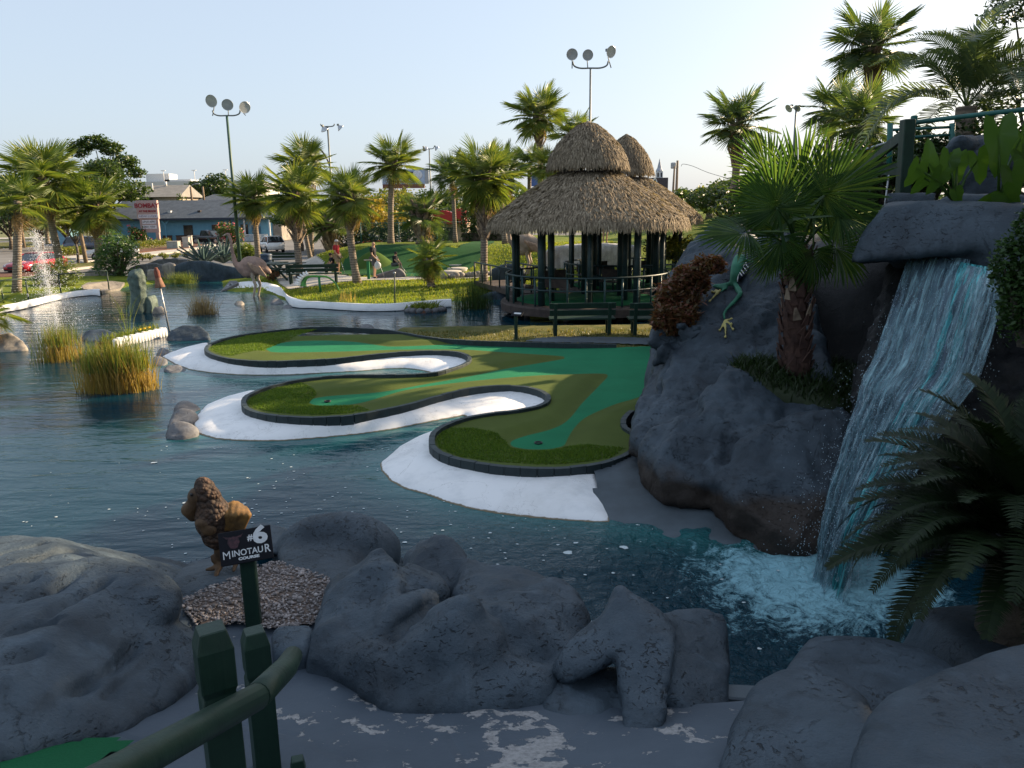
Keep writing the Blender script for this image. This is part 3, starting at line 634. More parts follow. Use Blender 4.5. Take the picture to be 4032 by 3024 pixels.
kerbed('grass_verge', [(236, 1066), (410, 1049), (410, 1034), (236, 1052)], m_dry, hgt=.17)
kerbed('pavement', [(300, 1029), (560, 1000), (760, 975), (850, 960), (850, 968), (700, 995), (560, 1012), (330, 1036)], m_conc)
kerbed('sign_island', [(530, 1000), (760, 980), (800, 968), (740, 958), (560, 968), (500, 978)], m_mulch, hgt=.18)
kerbed('kerb_island', [(225, 1022), (300, 1022), (365, 1018), (360, 1010), (230, 1010)], m_conc, hgt=.15)
kerbed('grass_island', [(-100, 985), (130, 972), (150, 966), (120, 955), (-100, 962)], m_dry, hgt=.15)
kerbed('front_walk', [(420, 950), (760, 945), (1000, 948), (1000, 942), (760, 938), (420, 940)], m_mulch, hgt=.12)
kerbed('lot_walk', [(-100, 945), (500, 933), (500, 930), (-100, 940)], m_conc, hgt=.12)
# ================================================================== FOREGROUND PATH AND ROCKS
def PX(px, py, Y): return aty(px, py, Y)
def hullpx(front, back=.5, drop=0.0, shrink=.9):
    """points seen at (px, py) at distance Y, and the same pushed back: a chunk with depth"""
    P = [aty(*q[:3]) for q in front]; c = sum(P, Vector())/len(P)
    B = [c + (p-c)*shrink + (p-Vector((0, 0, CAMH)))*(back/(p-Vector((0, 0, CAMH))).length) for p in P]
    return ('h', P + B + [p - Vector((0, 0, drop)) for p in P+B] if drop else P+B)
# the painted walk under the railing, rising to where the photographer stands
def walk_z(X, Y):
    P = np.stack([X.ravel(), Y.ravel(), X.ravel()*0], 1)
    return 1.02 + .85*sstep(4.2, .3, Y) + (vnoise(P, 1.1, 31, 3)*.035).reshape(X.shape) + .06*sstep(.2, 1.6, X)*sstep(4.2, 3.2, Y)
struct(gridmesh('painted_walk', np.arange(-4.2, 5, .06), np.arange(-1.5, 5.0, .06), walk_z, lambda X, Y, Z: Y < 4.7-1.35*sstep(-.2, .9, X), m_path))
# corner of a putting carpet at the bottom left
CP = [tuple(at(x, y, 1.25)[:2]) for x, y in ((-200, 3200), (-60, 3010), (90, 2945), (240, 2910), (480, 2865), (530, 2910), (560, 2945), (420, 3040), (300, 3200))]
struct(gridmesh('corner_carpet', np.arange(-3, 0, .04), np.arange(1.6, 4, .04), lambda X, Y: walk_z(X, Y)+.025, lambda X, Y, Z: inpoly(X, Y, CP), m_green))
def creases(lines, depth=.03, width=.05):
    """grooves cut along world polylines"""
    L = [np.array([tuple(p) for p in ln]) for ln in lines]
    def f(co, no):
        dsp = np.zeros(len(co))
        for ln in L:
            d = np.full(len(co), 9.0)
            for a, b in zip(ln[:-1], ln[1:]):
                ab = b-a; t = np.clip(((co-a)@ab)/(ab@ab), 0, 1); d = np.minimum(d, np.linalg.norm(co-a-t[:, None]*ab, axis=1))
            dsp -= depth*np.exp(-(d/width)**2)
        return co + no*dsp[:, None]
    return f
# A: broad sloping bank on the left
A = [at(-420, 2190, 1.25), at(-150, 2120, 1.32), at(0, 2104, 1.34), at(180, 2118, 1.34), at(330, 2150, 1.22), at(450, 2185, 1.05), at(600, 2212, .75), at(770, 2240, .45),
     at(640, 2330, 1.02), at(760, 2420, 1.03), at(755, 2520, 1.06), at(735, 2680, 1.12), at(450, 2872, 1.22), at(150, 2925, 1.27), at(-100, 3010, 1.34), at(-500, 3050, 1.42), at(-700, 2500, 1.4),
     at(150, 2350, 1.50), at(420, 2330, 1.46), at(520, 2420, 1.36), at(100, 2600, 1.50), at(400, 2650, 1.33)]
A += [Vector((p.x*1.02, p.y+.0, .2)) for p in A[:14]] + [Vector((-5, 6.2, -.2)), Vector((-3, 6.6, -.2)), Vector((-1.6, 6.4, -.2))]
cr = [[at(-50, 2190, 1.42), at(160, 2140, 1.38)], [at(0, 2240, 1.46), at(200, 2185, 1.40), at(300, 2170, 1.33)], [at(120, 2290, 1.48), at(330, 2215, 1.36)], [at(100, 2340, 1.5), at(200, 2310, 1.5), at(380, 2250, 1.38)],
      [at(200, 2420, 1.48), at(330, 2330, 1.48), at(460, 2290, 1.42)], [at(250, 2760, 1.32), at(420, 2640, 1.36), at(640, 2460, 1.22), at(700, 2420, 1.1)], [at(60, 2480, 1.5), at(200, 2440, 1.5)], [at(420, 2750, 1.26), at(600, 2600, 1.2), at(720, 2560, 1.1)], [at(0, 2650, 1.45), at(150, 2560, 1.48)]]
o = sculpt('rock_bank', [('h', A), ('e', at(430, 2345, 1.30), (.55, .3, .17), (0, 0, -.5)), ('e', at(60, 2380, 1.33), (.6, .4, .19), (0, 0, .2)), ('e', at(520, 2640, 1.12), (.35, .5, .14), (0, 0, .4))], m_rock, .035, 5, ((1.1, .05, 3), (3.2, .03, -3), (9, .012, 3)), seed=1, post=creases(cr, .085, .032))
tag(o, 'broad sloping grey painted rock bank at the lower left, with grooves', 'rock')
# B: stand of the bird
o = sculpt('rock', [('h', [at(640, 2330, 1.0), at(690, 2280, 1.03), at(790, 2245, 1.04), at(950, 2210, .98), at(985, 2270, 1.04), at(945, 2310, 1.03), at(740, 2378, 1.02), at(860, 2290, 1.09), at(700, 2220, .3), at(980, 2150, .3), at(760, 2380, .8), at(950, 2310, .8), at(1000, 2250, .8)])], m_rock, .035, 8, ((2, .03, 3), (9, .008, 2)), seed=4)
tag(o, 'low dark grey rock slab the brown bird statue stands on', 'rock')
# C: smooth domes behind the gravel
o = sculpt('rock', [('h', [at(1090, 2125, .75), at(1190, 2085, .88), at(1270, 2076, .92), at(1380, 2105, .86), at(1480, 2165, .72), at(1590, 2270, .55), at(1340, 2318, 1.0), at(1190, 2290, 1.0), at(1095, 2225, .98), at(1150, 2100, 0), at(1500, 2120, 0), at(1600, 2200, 0), at(1330, 2320, .6), at(1100, 2230, .6)]), ('e', at(1330, 2180, .72), (.55, .35, .35))], m_rock, .04, 9, ((1.6, .03, 3), (7, .01, 2)), seed=6)
tag(o, 'smooth rounded grey boulder behind the gravel bed, right of the hole sign', 'boulder')
o = sculpt('rock', [('h', [at(985, 2075, .6), at(1040, 2052, .7), at(1100, 2070, .68), at(1165, 2112, .6), at(1140, 2190, .8), at(1000, 2180, .9), at(960, 2140, .8), at(1000, 2060, 0), at(1200, 2100, 0), at(1000, 2190, .4), at(1150, 2190, .4)])], m_rock, .04, 8, ((1.6, .02, 3),), seed=8)
tag(o, 'low pale grey boulder at the water edge, half hidden by the hole sign', 'boulder')
# E: the big knobbly outcrop in the middle foreground
E_ = [hullpx([(1310, 2320, 4.5), (1375, 2235, 4.55), (1450, 2160, 4.6), (1508, 2132, 4.6), (1560, 2190, 4.5), (1580, 2290, 4.2), (1500, 2420, 3.9), (1250, 2520, 3.85), (1225, 2590, 3.75), (1400, 2700, 3.45), (1480, 2600, 3.5)], .25, .5),
      hullpx([(1600, 2190, 5.0), (1650, 2128, 5.05), (1710, 2108, 5.05), (1765, 2120, 5.0), (1830, 2190, 4.9), (1850, 2300, 4.6), (1620, 2330, 4.5)], .3, .9),
      hullpx([(1820, 2225, 4.75), (1950, 2240, 4.6), (2090, 2272, 4.4), (2165, 2290, 4.3), (2245, 2345, 4.2), (2292, 2415, 4.05), (2312, 2500, 3.95), (2268, 2610, 3.7), (2120, 2690, 3.55), (1900, 2560, 3.6), (1800, 2400, 4.1)], .35, .6),
      hullpx([(1720, 2420, 3.85), (1790, 2380, 3.75), (1850, 2365, 3.7), (1900, 2410, 3.75), (2000, 2520, 3.65), (1960, 2640, 3.5), (1800, 2700, 3.4), (1560, 2660, 3.45), (1560, 2560, 3.6)], .4, .5),
      hullpx([(1400, 2700, 3.45), (1560, 2795, 3.3), (1600, 2832, 3.27), (1650, 2775, 3.32), (1860, 2752, 3.36), (2100, 2738, 3.4), (2255, 2640, 3.65), (2000, 2560, 3.6), (1500, 2560, 3.6), (1300, 2600, 3.7)], .5, .25),
      ('c', PX(1520, 2480, 3.85), .10, PX(1690, 2360, 4.1), .09), ('e', PX(1640, 2330, 4.4), (.2, .25, .15))]
o = sculpt('rock_outcrop', E_, m_rock, .03, 2, ((1.5, .07, 3), (2.2, .07, -3), (6, .02, -3), (16, .006, 3)), seed=11, post=creases([[PX(1490, 2520, 3.7), PX(1560, 2470, 3.8), PX(1700, 2390, 4.0)], [PX(1950, 2420, 3.9), PX(2050, 2560, 3.6), PX(2200, 2600, 3.7)], [PX(1700, 2640, 3.42), PX(1900, 2690, 3.45), PX(2150, 2620, 3.6)]], .04, .04))
tag(o, 'large knobbly blue-grey rock outcrop with twin peaks in the middle foreground', 'rock')
o = sculpt('rock', [hullpx([(1062, 2500, 3.95), (1090, 2465, 4.0), (1230, 2460, 4.05), (1240, 2500, 3.95), (1215, 2560, 3.8), (1130, 2590, 3.75), (1065, 2560, 3.8)], .15, .2)], m_rock, .03, 6, ((3, .02, 3),), seed=14)
tag(o, 'small grey rock between the gravel bed and the walk, beside the railing', 'rock')
# F: the three-legged rock
F_ = [hullpx([(2390, 2425, 3.75), (2425, 2306, 3.85), (2443, 2300, 3.85), (2525, 2400, 3.8), (2640, 2450, 3.7), (2662, 2505, 3.55), (2560, 2545, 3.45), (2430, 2530, 3.5), (2330, 2560, 3.6)], .2),
      hullpx([(2390, 2420, 3.75), (2480, 2530, 3.48), (2400, 2600, 3.46), (2232, 2690, 3.43), (2185, 2645, 3.5), (2280, 2495, 3.7)], .22),
      hullpx([(2180, 2680, 3.72), (2440, 2660, 3.95), (2500, 2760, 3.75), (2440, 2880, 3.4), (2270, 2870, 3.3), (2165, 2780, 3.42)], .3),
      hullpx([(2430, 2515, 3.52), (2648, 2490, 3.52), (2655, 2560, 3.42), (2612, 2750, 3.18), (2600, 2900, 3.0), (2545, 2965, 2.95), (2462, 2930, 3.0), (2452, 2750, 3.2)], .2),
      hullpx([(2600, 2430, 3.85), (2660, 2390, 3.9), (2760, 2398, 3.95), (2850, 2425, 3.95), (2875, 2500, 3.85), (2860, 2700, 3.5), (2875, 2850, 3.25), (2840, 2920, 3.15), (2700, 2880, 3.2), (2620, 2700, 3.35), (2600, 2560, 3.6)], .3, .1),
      hullpx([(2180, 2700, 3.45), (2400, 2640, 3.65), (2700, 2700, 3.6), (2850, 2960, 3.1), (2600, 3010, 2.95), (2300, 2960, 3.05), (2150, 2800, 3.3)], .4, .3)]
F_[-1] = ('h', [Vector((v.x, v.y, min(v.z, 1.13))) for v in F_[-1][1]])
o = sculpt('three_legged_rock', F_, m_rock, .026, 3, ((1.8, .05, 3), (3.4, .03, -3), (11, .012, 3)), seed=17)
tag(o, 'grey sculpted rock with a hollow between its legs and a spike on top', 'rock')
# H: boulders at the lower right
o = sculpt('boulder', [hullpx([(3150, 2560, 3.6), (3190, 2512, 3.75), (3300, 2498, 3.8), (3520, 2520, 3.8), (3690, 2575, 3.6), (3800, 2650, 3.4), (3700, 2800, 3.1), (3300, 2830, 3.0), (3020, 2760, 3.1), (3060, 2660, 3.3)], .5, .6)], m_rock, .04, 6, ((1.2, .05, 3), (3.5, .02, -3), (10, .009, 3)), seed=21)
tag(o, 'flat-topped grey boulder in front of the cycad, above the splash pool', 'boulder')
o = sculpt('boulder', [hullpx([(2800, 3120, 2.4), (2880, 2880, 2.75), (2990, 2700, 3.0), (3090, 2645, 3.1), (3250, 2660, 3.05), (3420, 2740, 2.85), (3480, 2900, 2.5), (3450, 3150, 2.2), (3000, 3200, 2.3)], .5, .5)], m_rock, .04, 6, ((1.1, .05, 3), (3.5, .02, -3), (10, .009, 3)), seed=23)
tag(o, 'rounded blue-grey boulder at the bottom edge, left of the biggest boulder', 'boulder')
o = sculpt('boulder', [hullpx([(3310, 3150, 1.9), (3390, 2900, 2.15), (3480, 2760, 2.3), (3610, 2690, 2.4), (3760, 2630, 2.5), (3880, 2570, 2.55), (4040, 2535, 2.6), (4300, 2520, 2.6), (4500, 2700, 2.3), (4500, 3200, 1.7), (3700, 3300, 1.7)], .6, .5)], m_rock, .04, 6, ((1.0, .05, 3), (3.5, .02, -3), (10, .009, 3)), seed=25)
tag(o, 'biggest pale grey boulder filling the lower right corner', 'boulder')
o = MB(); P = [PX(2850, 2690, 3.6), PX(3050, 2700, 3.6), PX(3040, 2760, 3.45), PX(2860, 2745, 3.45)]
o = o.prism([p for p in P], (0, 0, -.25)).build('concrete_step', m_ramp, bevel=.01); tag(o, 'short flat concrete slab between the dark rock leg and the right boulders', 'slab')
# low foreground bed under everything between walk and pond
struct(sculpt('ground', [('h', [(-5, 4.6, 1.0), (-1.2, 4.4, .98), (.2, 4.3, .95), (.3, 4.7, .2), (-.5, 6.2, .1), (-5, 6.2, .1), (-5, 3, .4), (.3, 3, .4), (-5, 6.8, -.6), (0, 6.4, -.6), (.6, 4.8, -.6)]),
    ('h', [(.1, 3.9, .95), (.9, 3.1, .95), (5.5, 3.1, .95), (5.5, 3.5, .5), (1.2, 3.3, .4), (.1, 4.2, .4), (.1, 2.5, .3), (5.5, 2, .3), (5.5, 3.9, -.6), (1.2, 3.7, -.6), (.1, 4.5, -.6)])], m_rock, .08, 3, ((1.2, .04, 3),), seed=30))

# ---- gravel bed: soil and thousands of chips
GR = [tuple(at(x, y, 1.02)[:2]) for x, y in ((700, 2400), (740, 2375), (950, 2285), (1020, 2240), (1100, 2225), (1340, 2310), (1330, 2340), (1290, 2410), (1250, 2480), (1060, 2500), (940, 2480), (780, 2500))]
gz = lambda X, Y: walk_z(np.atleast_2d(X), np.atleast_2d(Y)).reshape(np.shape(X))+.03
struct(gridmesh('gravel_soil', np.arange(-2.4, -.5, .04), np.arange(3.7, 5.6, .04), gz, lambda X, Y, Z: inpoly(X, Y, GR), M('gravel_soil', (.16, .12, .10), (.08, .06, .05), scale=12, rough=.95)))
n = 5200; X = rng.uniform(-2.4, -.5, n*3); Y = rng.uniform(3.7, 5.6, n*3); k = inpoly(X, Y, GR); X, Y = X[k][:n], Y[k][:n]; n = len(X)
base = np.array([[1, 0, 0], [-1, 0, 0], [0, 1, 0], [0, -1, 0], [0, 0, 1], [0, 0, -1]], float); tri = np.array([[0, 2, 4], [2, 1, 4], [1, 3, 4], [3, 0, 4], [2, 0, 5], [1, 2, 5], [3, 1, 5], [0, 3, 5]])
sz = rng.uniform(.005, .014, n)*np.where(rng.uniform(0, 1, n) > .97, 1.9, 1); V = base[None]*(sz[:, None, None]*rng.uniform(.6, 1.3, (n, 6, 1))); an = rng.uniform(0, 2*PI, n); ca, sa = np.cos(an)[:, None], np.sin(an)[:, None]
V = np.stack([V[:, :, 0]*ca-V[:, :, 1]*sa, V[:, :, 0]*sa+V[:, :, 1]*ca, V[:, :, 2]*.7], 2) + np.stack([X, Y, gz(X, Y)+sz*.45], 1)[:, None]
o = npmesh('gravel', V.reshape(-1, 3), (tri[None]+6*np.arange(n)[:, None, None]).reshape(-1, 3), leafmat('gravel_chip', (.10, .088, .085), (.27, .24, .235), (.52, .48, .47), trans=0.0, rough=.8)); tag(o, 'pinkish white gravel chips round the hole sign post', 'gravel', kind='stuff')

# ================================================================== ROCK HILL BY THE WATERFALL
def rk(name, label, pts, back=.8, drop=0., vox=.05, sm=3, mat=None, seed=0, amp=.06, lumps=7, lsize=1.0, extra=(), post=None, shrink=.9):
    rr = random.Random(seed); P = [PX(*q) for q in pts]; c = sum(P, Vector())/len(P); lum = []
    for k in range(lumps):
        a, b = rr.choice(P), rr.choice(P); q = c.lerp(a.lerp(b, rr.random()), rr.uniform(.25, .95)); s_ = rr.uniform(.22, .42)*lsize
        lum.append(('h', [q+Vector((rr.uniform(-1, 1)*s_, rr.uniform(-.35, .6)*s_, rr.uniform(-1, 1)*s_*.8)) for _ in range(9)]))
    o = sculpt(name, [hullpx(pts, back, drop, shrink), *extra, *lum], mat or m_rock_hill, vox, sm, ((1.0, amp*1.3, 4), (1.8, amp*1.7, -4), (5, amp*.7, -4)), seed=seed, post=post); return tag(o, label, 'boulder')
rk('rock_slab', 'tall tilted rock slab the green frog sculpture clings to', [(2588, 1330, 11.6), (2600, 1300, 11.8), (2665, 1225, 12), (2760, 1115, 12.2), (2850, 1005, 12.4), (2980, 985, 12.3), (3130, 1000, 11.6), (3170, 1200, 11), (3170, 1470, 10.3), (2870, 1440, 10.3), (2750, 1430, 10.5), (2640, 1440, 10.8), (2590, 1420, 11.2)], 2.2, 0, seed=40, amp=.07, lumps=6, lsize=1.2, extra=[hullpx([(2900, 1000, 13), (3100, 900, 13.5), (3200, 1000, 13), (3150, 1300, 12)], 2.5)], post=creases([[PX(2990, 1160, 11.6), PX(2920, 1280, 11.2), PX(2915, 1420, 10.5)]], .09, .05))
CL = [hullpx([(2582, 1312, 13), (2640, 1300, 13), (2655, 1420, 12.4), (2600, 1555, 11.6), (2530, 1565, 11.4), (2560, 1440, 12.2)], .9, .4),
    hullpx([(2592, 1560, 10.5), (2600, 1470, 10.7), (2650, 1405, 10.8), (2760, 1410, 10.5), (2860, 1395, 10.4), (2890, 1440, 10.2), (2830, 1530, 9.9), (2720, 1572, 9.9), (2640, 1572, 10.1)], 1.2, .1),
    hullpx([(2500, 1650, 10.1), (2530, 1565, 10.3), (2600, 1560, 10.3), (2780, 1545, 9.9), (2790, 1640, 9.5), (2640, 1740, 9.3), (2560, 1760, 9.3), (2490, 1720, 9.6)], 1.0, .2),
    hullpx([(2768, 1555, 9.5), (2870, 1432, 9.8), (2930, 1470, 9.7), (3060, 1540, 9.6), (3090, 1570, 9.6), (3070, 1650, 9.2), (3040, 1690, 8.9), (2940, 1725, 8.7), (2800, 1700, 8.8), (2775, 1630, 9.1)], 1.3, .3),
    hullpx([(2530, 1780, 9.2), (2560, 1700, 9.3), (2680, 1640, 9.2), (2840, 1640, 9.1), (2870, 1760, 8.7), (2830, 1885, 8.3), (2760, 1900, 8.3), (2610, 1880, 8.5)], 1.0, .3),
    hullpx([(2820, 1880, 8.3), (2890, 1760, 8.5), (3000, 1690, 8.6), (3110, 1640, 8.7), (3330, 1625, 8.6), (3420, 1700, 8.4), (3380, 1900, 8.0), (3330, 2060, 7.6), (3200, 2150, 7.3), (3000, 2060, 7.5), (2890, 1960, 7.8)], 1.1, .4),
    hullpx([(2505, 1660, 10.35), (2592, 1335, 11.9), (2860, 1030, 12.6), (3140, 1010, 12.0), (3170, 1450, 10.7), (3100, 1600, 9.95), (3330, 1650, 9.2), (3330, 2060, 8.0), (2900, 1960, 8.3), (2620, 1880, 8.85)], 1.5, .2),
    hullpx([(2640, 1700, 9.5), (2760, 1560, 9.9), (2830, 1620, 9.5), (2850, 1800, 8.9), (2700, 1820, 8.9)], .8), hullpx([(2860, 1700, 8.95), (3000, 1650, 9.0), (3060, 1720, 8.8), (2980, 1900, 8.2), (2860, 1860, 8.4)], .8),
    hullpx([(2560, 1620, 10.2), (2640, 1560, 10.3), (2700, 1620, 9.9), (2620, 1720, 9.6)], .7), hullpx([(2700, 1480, 10.4), (2760, 1430, 10.4), (2800, 1500, 10.1), (2720, 1560, 10.0)], .6)]
o = sculpt('rock_cliff', CL, m_rock_hill, .045, 2, ((.9, .08, 4), (1.5, .10, -4), (4.2, .038, -4), (11, .014, 3)), seed=43, post=creases([[PX(2600, 1560, 10.2), PX(2700, 1578, 9.9), PX(2800, 1545, 9.8), PX(2880, 1440, 10.0)], [PX(2560, 1700, 9.5), PX(2680, 1650, 9.4), PX(2790, 1640, 9.2)], [PX(2840, 1660, 9.0), PX(2870, 1760, 8.6), PX(2840, 1890, 8.3)], [PX(2640, 1420, 10.8), PX(2600, 1500, 10.6), PX(2600, 1600, 10.2)]], .10, .05)); tag(o, 'continuous blue-grey artificial rock cliff between the putting green and the waterfall', 'rock')
# grassy ledge with its soil
LED = [PX(2860, 1430, 9.9), PX(2950, 1500, 9.6), PX(3090, 1575, 9.5), PX(3250, 1600, 9.3), PX(3420, 1580, 9.4), PX(3450, 1480, 10.2), PX(3300, 1440, 10.9), PX(3000, 1425, 10.8)]
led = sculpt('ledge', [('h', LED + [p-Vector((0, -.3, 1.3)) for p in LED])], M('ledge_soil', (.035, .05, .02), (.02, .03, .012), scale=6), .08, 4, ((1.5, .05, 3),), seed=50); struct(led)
lx, ly = [p.x for p in LED], [p.y for p in LED]
def blades(name, pts, label, mat, h=(.1, .25), wd=.012, lean=.09, seed=3, parent=None, kind='stuff', origin=(0, 0, 0), cat='grass'):
    """curved blades of three joints, tapering"""
    r = np.random.default_rng(seed); P = np.asarray(pts); n = len(P); a = r.uniform(0, 2*PI, n); hh = r.uniform(*h, n)
    d = np.stack([np.cos(a), np.sin(a), a*0], 1)*wd; b = r.uniform(0, 2*PI, n); L = np.stack([np.cos(b), np.sin(b), b*0], 1)*(r.uniform(.2, 1, n)*lean*hh/np.mean(h))[:, None]
    up = np.zeros((n, 3)); up[:, 2] = hh
    V = np.concatenate([P-d, P+d, P+up*.5+L*.3-d*.8, P+up*.5+L*.3+d*.8, P+up+L]); i = np.arange(n)
    F = np.concatenate([np.stack([i, i+n, i+3*n], 1), np.stack([i, i+3*n, i+2*n], 1), np.stack([i+2*n, i+3*n, i+4*n], 1)])
    o = npmesh(name, V, F, mat, parent, False, origin); 
    if parent is None: tag(o, label, cat, kind=kind)
    return o
def drop_on(o, X, Y, z0=20):
    """heights where vertical lines meet an object"""
    from mathutils.bvhtree import BVHTree
    me = o.data; Mw = o.matrix_basis; t = BVHTree.FromPolygons([Mw @ v.co for v in me.vertices], [p.vertices[:] for p in me.polygons]); out = []
    for x, y in zip(X, Y):
        h = t.ray_cast(Vector((x, y, z0)), Vector((0, 0, -1))); out.append(h[0].z if h[0] is not None else np.nan)
    return np.array(out)
n = 5200; X = rng.uniform(min(lx), max(lx), n); Y = rng.uniform(min(ly), max(ly), n); Z = drop_on(led, X, Y); k = ~np.isnan(Z)
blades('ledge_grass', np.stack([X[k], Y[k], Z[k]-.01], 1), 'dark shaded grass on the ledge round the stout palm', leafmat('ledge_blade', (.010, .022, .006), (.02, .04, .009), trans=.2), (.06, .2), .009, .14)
# dark wall behind the ledge, and the body of the hill
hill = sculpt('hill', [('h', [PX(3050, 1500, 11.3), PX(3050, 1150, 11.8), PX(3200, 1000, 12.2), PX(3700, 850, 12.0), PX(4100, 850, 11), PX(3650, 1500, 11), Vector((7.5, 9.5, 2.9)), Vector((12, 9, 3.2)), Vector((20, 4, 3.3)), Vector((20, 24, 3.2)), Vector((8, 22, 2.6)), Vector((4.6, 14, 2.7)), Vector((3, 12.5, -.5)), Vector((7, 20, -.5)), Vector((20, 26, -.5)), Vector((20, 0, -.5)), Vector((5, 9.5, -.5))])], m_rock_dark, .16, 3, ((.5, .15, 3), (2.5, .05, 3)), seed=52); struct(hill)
# the overhanging slab with the cascade's lip
rk('overhang_slab', 'huge overhanging grey rock slab above the waterfall', [(3350, 1035, 8.9), (3372, 985, 9.0), (3410, 905, 9.1), (3480, 815, 9.2), (3520, 800, 9.3), (3700, 806, 9.0), (4032, 812, 8.4), (4400, 815, 7.8), (4400, 940, 7.7), (4032, 960, 8.3), (3800, 955, 8.7), (3620, 965, 8.9), (3480, 1010, 9.0)], 2.6, 0, vox=.06, seed=54, amp=.03, shrink=1.0, lumps=0,
   extra=[hullpx([(3480, 1000, 9.1), (3540, 1062, 9.15), (3620, 980, 9.1)], 1.8), hullpx([(3560, 985, 9.2), (3700, 990, 8.9), (3950, 1030, 8.1), (4400, 1060, 7.5), (4400, 1000, 7.6), (3800, 945, 8.9)], 1.6, .12)])
# rock face the water slides down, stepping out to the left
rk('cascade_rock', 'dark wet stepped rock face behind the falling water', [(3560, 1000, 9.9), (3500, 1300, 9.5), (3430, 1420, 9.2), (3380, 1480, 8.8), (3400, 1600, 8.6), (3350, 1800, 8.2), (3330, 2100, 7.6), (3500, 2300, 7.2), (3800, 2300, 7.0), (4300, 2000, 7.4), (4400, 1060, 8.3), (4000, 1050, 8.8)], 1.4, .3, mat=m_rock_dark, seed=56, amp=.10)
# coping behind the slab and low planter wall
o = sculpt('planter_wall', [hullpx([(3490, 760, 10.2), (3690, 755, 10.1), (3690, 810, 10), (3490, 812, 10.1)], .4), hullpx([(3690, 790, 9.6), (3760, 760, 9.6), (4100, 770, 9.2), (4300, 780, 9), (4300, 830, 8.9), (3690, 820, 9.5)], .5)], m_rock, .05, 4, ((2, .03, 3),), seed=58); tag(o, 'low grey planter wall on top of the overhang below the big leaves', 'wall')
rk('boulder', 'upright dark blue rock behind the elephant ear leaves', [(3800, 580, 11), (3830, 560, 11), (3900, 570, 11), (3960, 640, 11), (3990, 780, 10.6), (3790, 780, 10.6)], .9, .3, seed=59)
rk('boulder', 'smooth pale grey rock mound behind the red bush', [(2640, 1080, 19), (2720, 960, 20), (2800, 890, 20.5), (2900, 880, 20), (3000, 960, 19), (3000, 1150, 17), (2700, 1180, 17.5), (2620, 1140, 18)], 2.5, .8, seed=60, vox=.09)

c_ = PX(4030, 2160, 4.3); o = sculpt('boulder', [('h', [(c_.x+dx, c_.y+dy, z) for dx, dy, z in ((-.45, -.5, .95), (.6, -.5, .95), (.7, .4, .9), (-.35, .45, .85), (-.6, -.6, -.2), (.9, -.6, -.2), (.9, .7, -.2), (-.6, .7, -.2))])], m_rock, .06, 4, ((1.5, .06, 3),), seed=70); tag(o, 'dark boulder the cycad grows from, behind its fronds', 'boulder')
# ================================================================== PALMS
def bark_mat(name, c1, c2, ring=9.0):
    m, n, l, p = newmat(name); co = coords(n, 'Object')
    sx = n.new('ShaderNodeSeparateXYZ'); l.new(co, sx.inputs[0])
    t = noise_node(n, l, 5, 6, .65, co); t2 = noise_node(n, l, 30, 4, .7, co)
    rg = mth(n, l, 'SINE', mth(n, l, 'MULTIPLY_ADD', sx.outputs[2], ring*6.28, mth(n, l, 'MULTIPLY', t.outputs[0], 7.0)))
    k = mth(n, l, 'ADD', mth(n, l, 'MULTIPLY', rg, .16), t.outputs[0])
    r = ramp(n, l, k, [(.3, c2), (.62, c1)]); l.new(r.outputs[0], p.inputs['Base Color']); p.inputs['Roughness'].default_value = .9
    h = mth(n, l, 'ADD', mth(n, l, 'MULTIPLY', rg, .35), t2.outputs[0]); bump(n, l, p, h, .8, .025); return m
m_bark = bark_mat('palm_bark', (.27, .215, .165), (.125, .10, .08))
m_bark2 = bark_mat('tree_bark', (.14, .115, .09), (.06, .05, .04), 3)
m_boot = M('palm_boot', (.33, .25, .18), (.13, .095, .07), scale=6, rough=.85, bmp=.4, bscale=30, coord='Object')
m_bootr = M('red_palm_boot', (.105, .056, .042), (.045, .024, .02), scale=6, rough=.9, bmp=.5, bscale=30, coord='Object')
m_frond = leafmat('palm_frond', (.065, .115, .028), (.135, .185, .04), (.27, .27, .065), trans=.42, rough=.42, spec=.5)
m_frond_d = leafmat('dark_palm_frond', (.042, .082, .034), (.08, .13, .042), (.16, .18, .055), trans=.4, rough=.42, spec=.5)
m_frond_near = leafmat('near_palm_frond', (.03, .07, .025), (.05, .105, .032), (.11, .165, .04), trans=.46, rough=.38, spec=.5)
m_dead = leafmat('dead_frond', (.20, .14, .07), (.30, .21, .11), (.38, .29, .16), trans=.3, rough=.7)

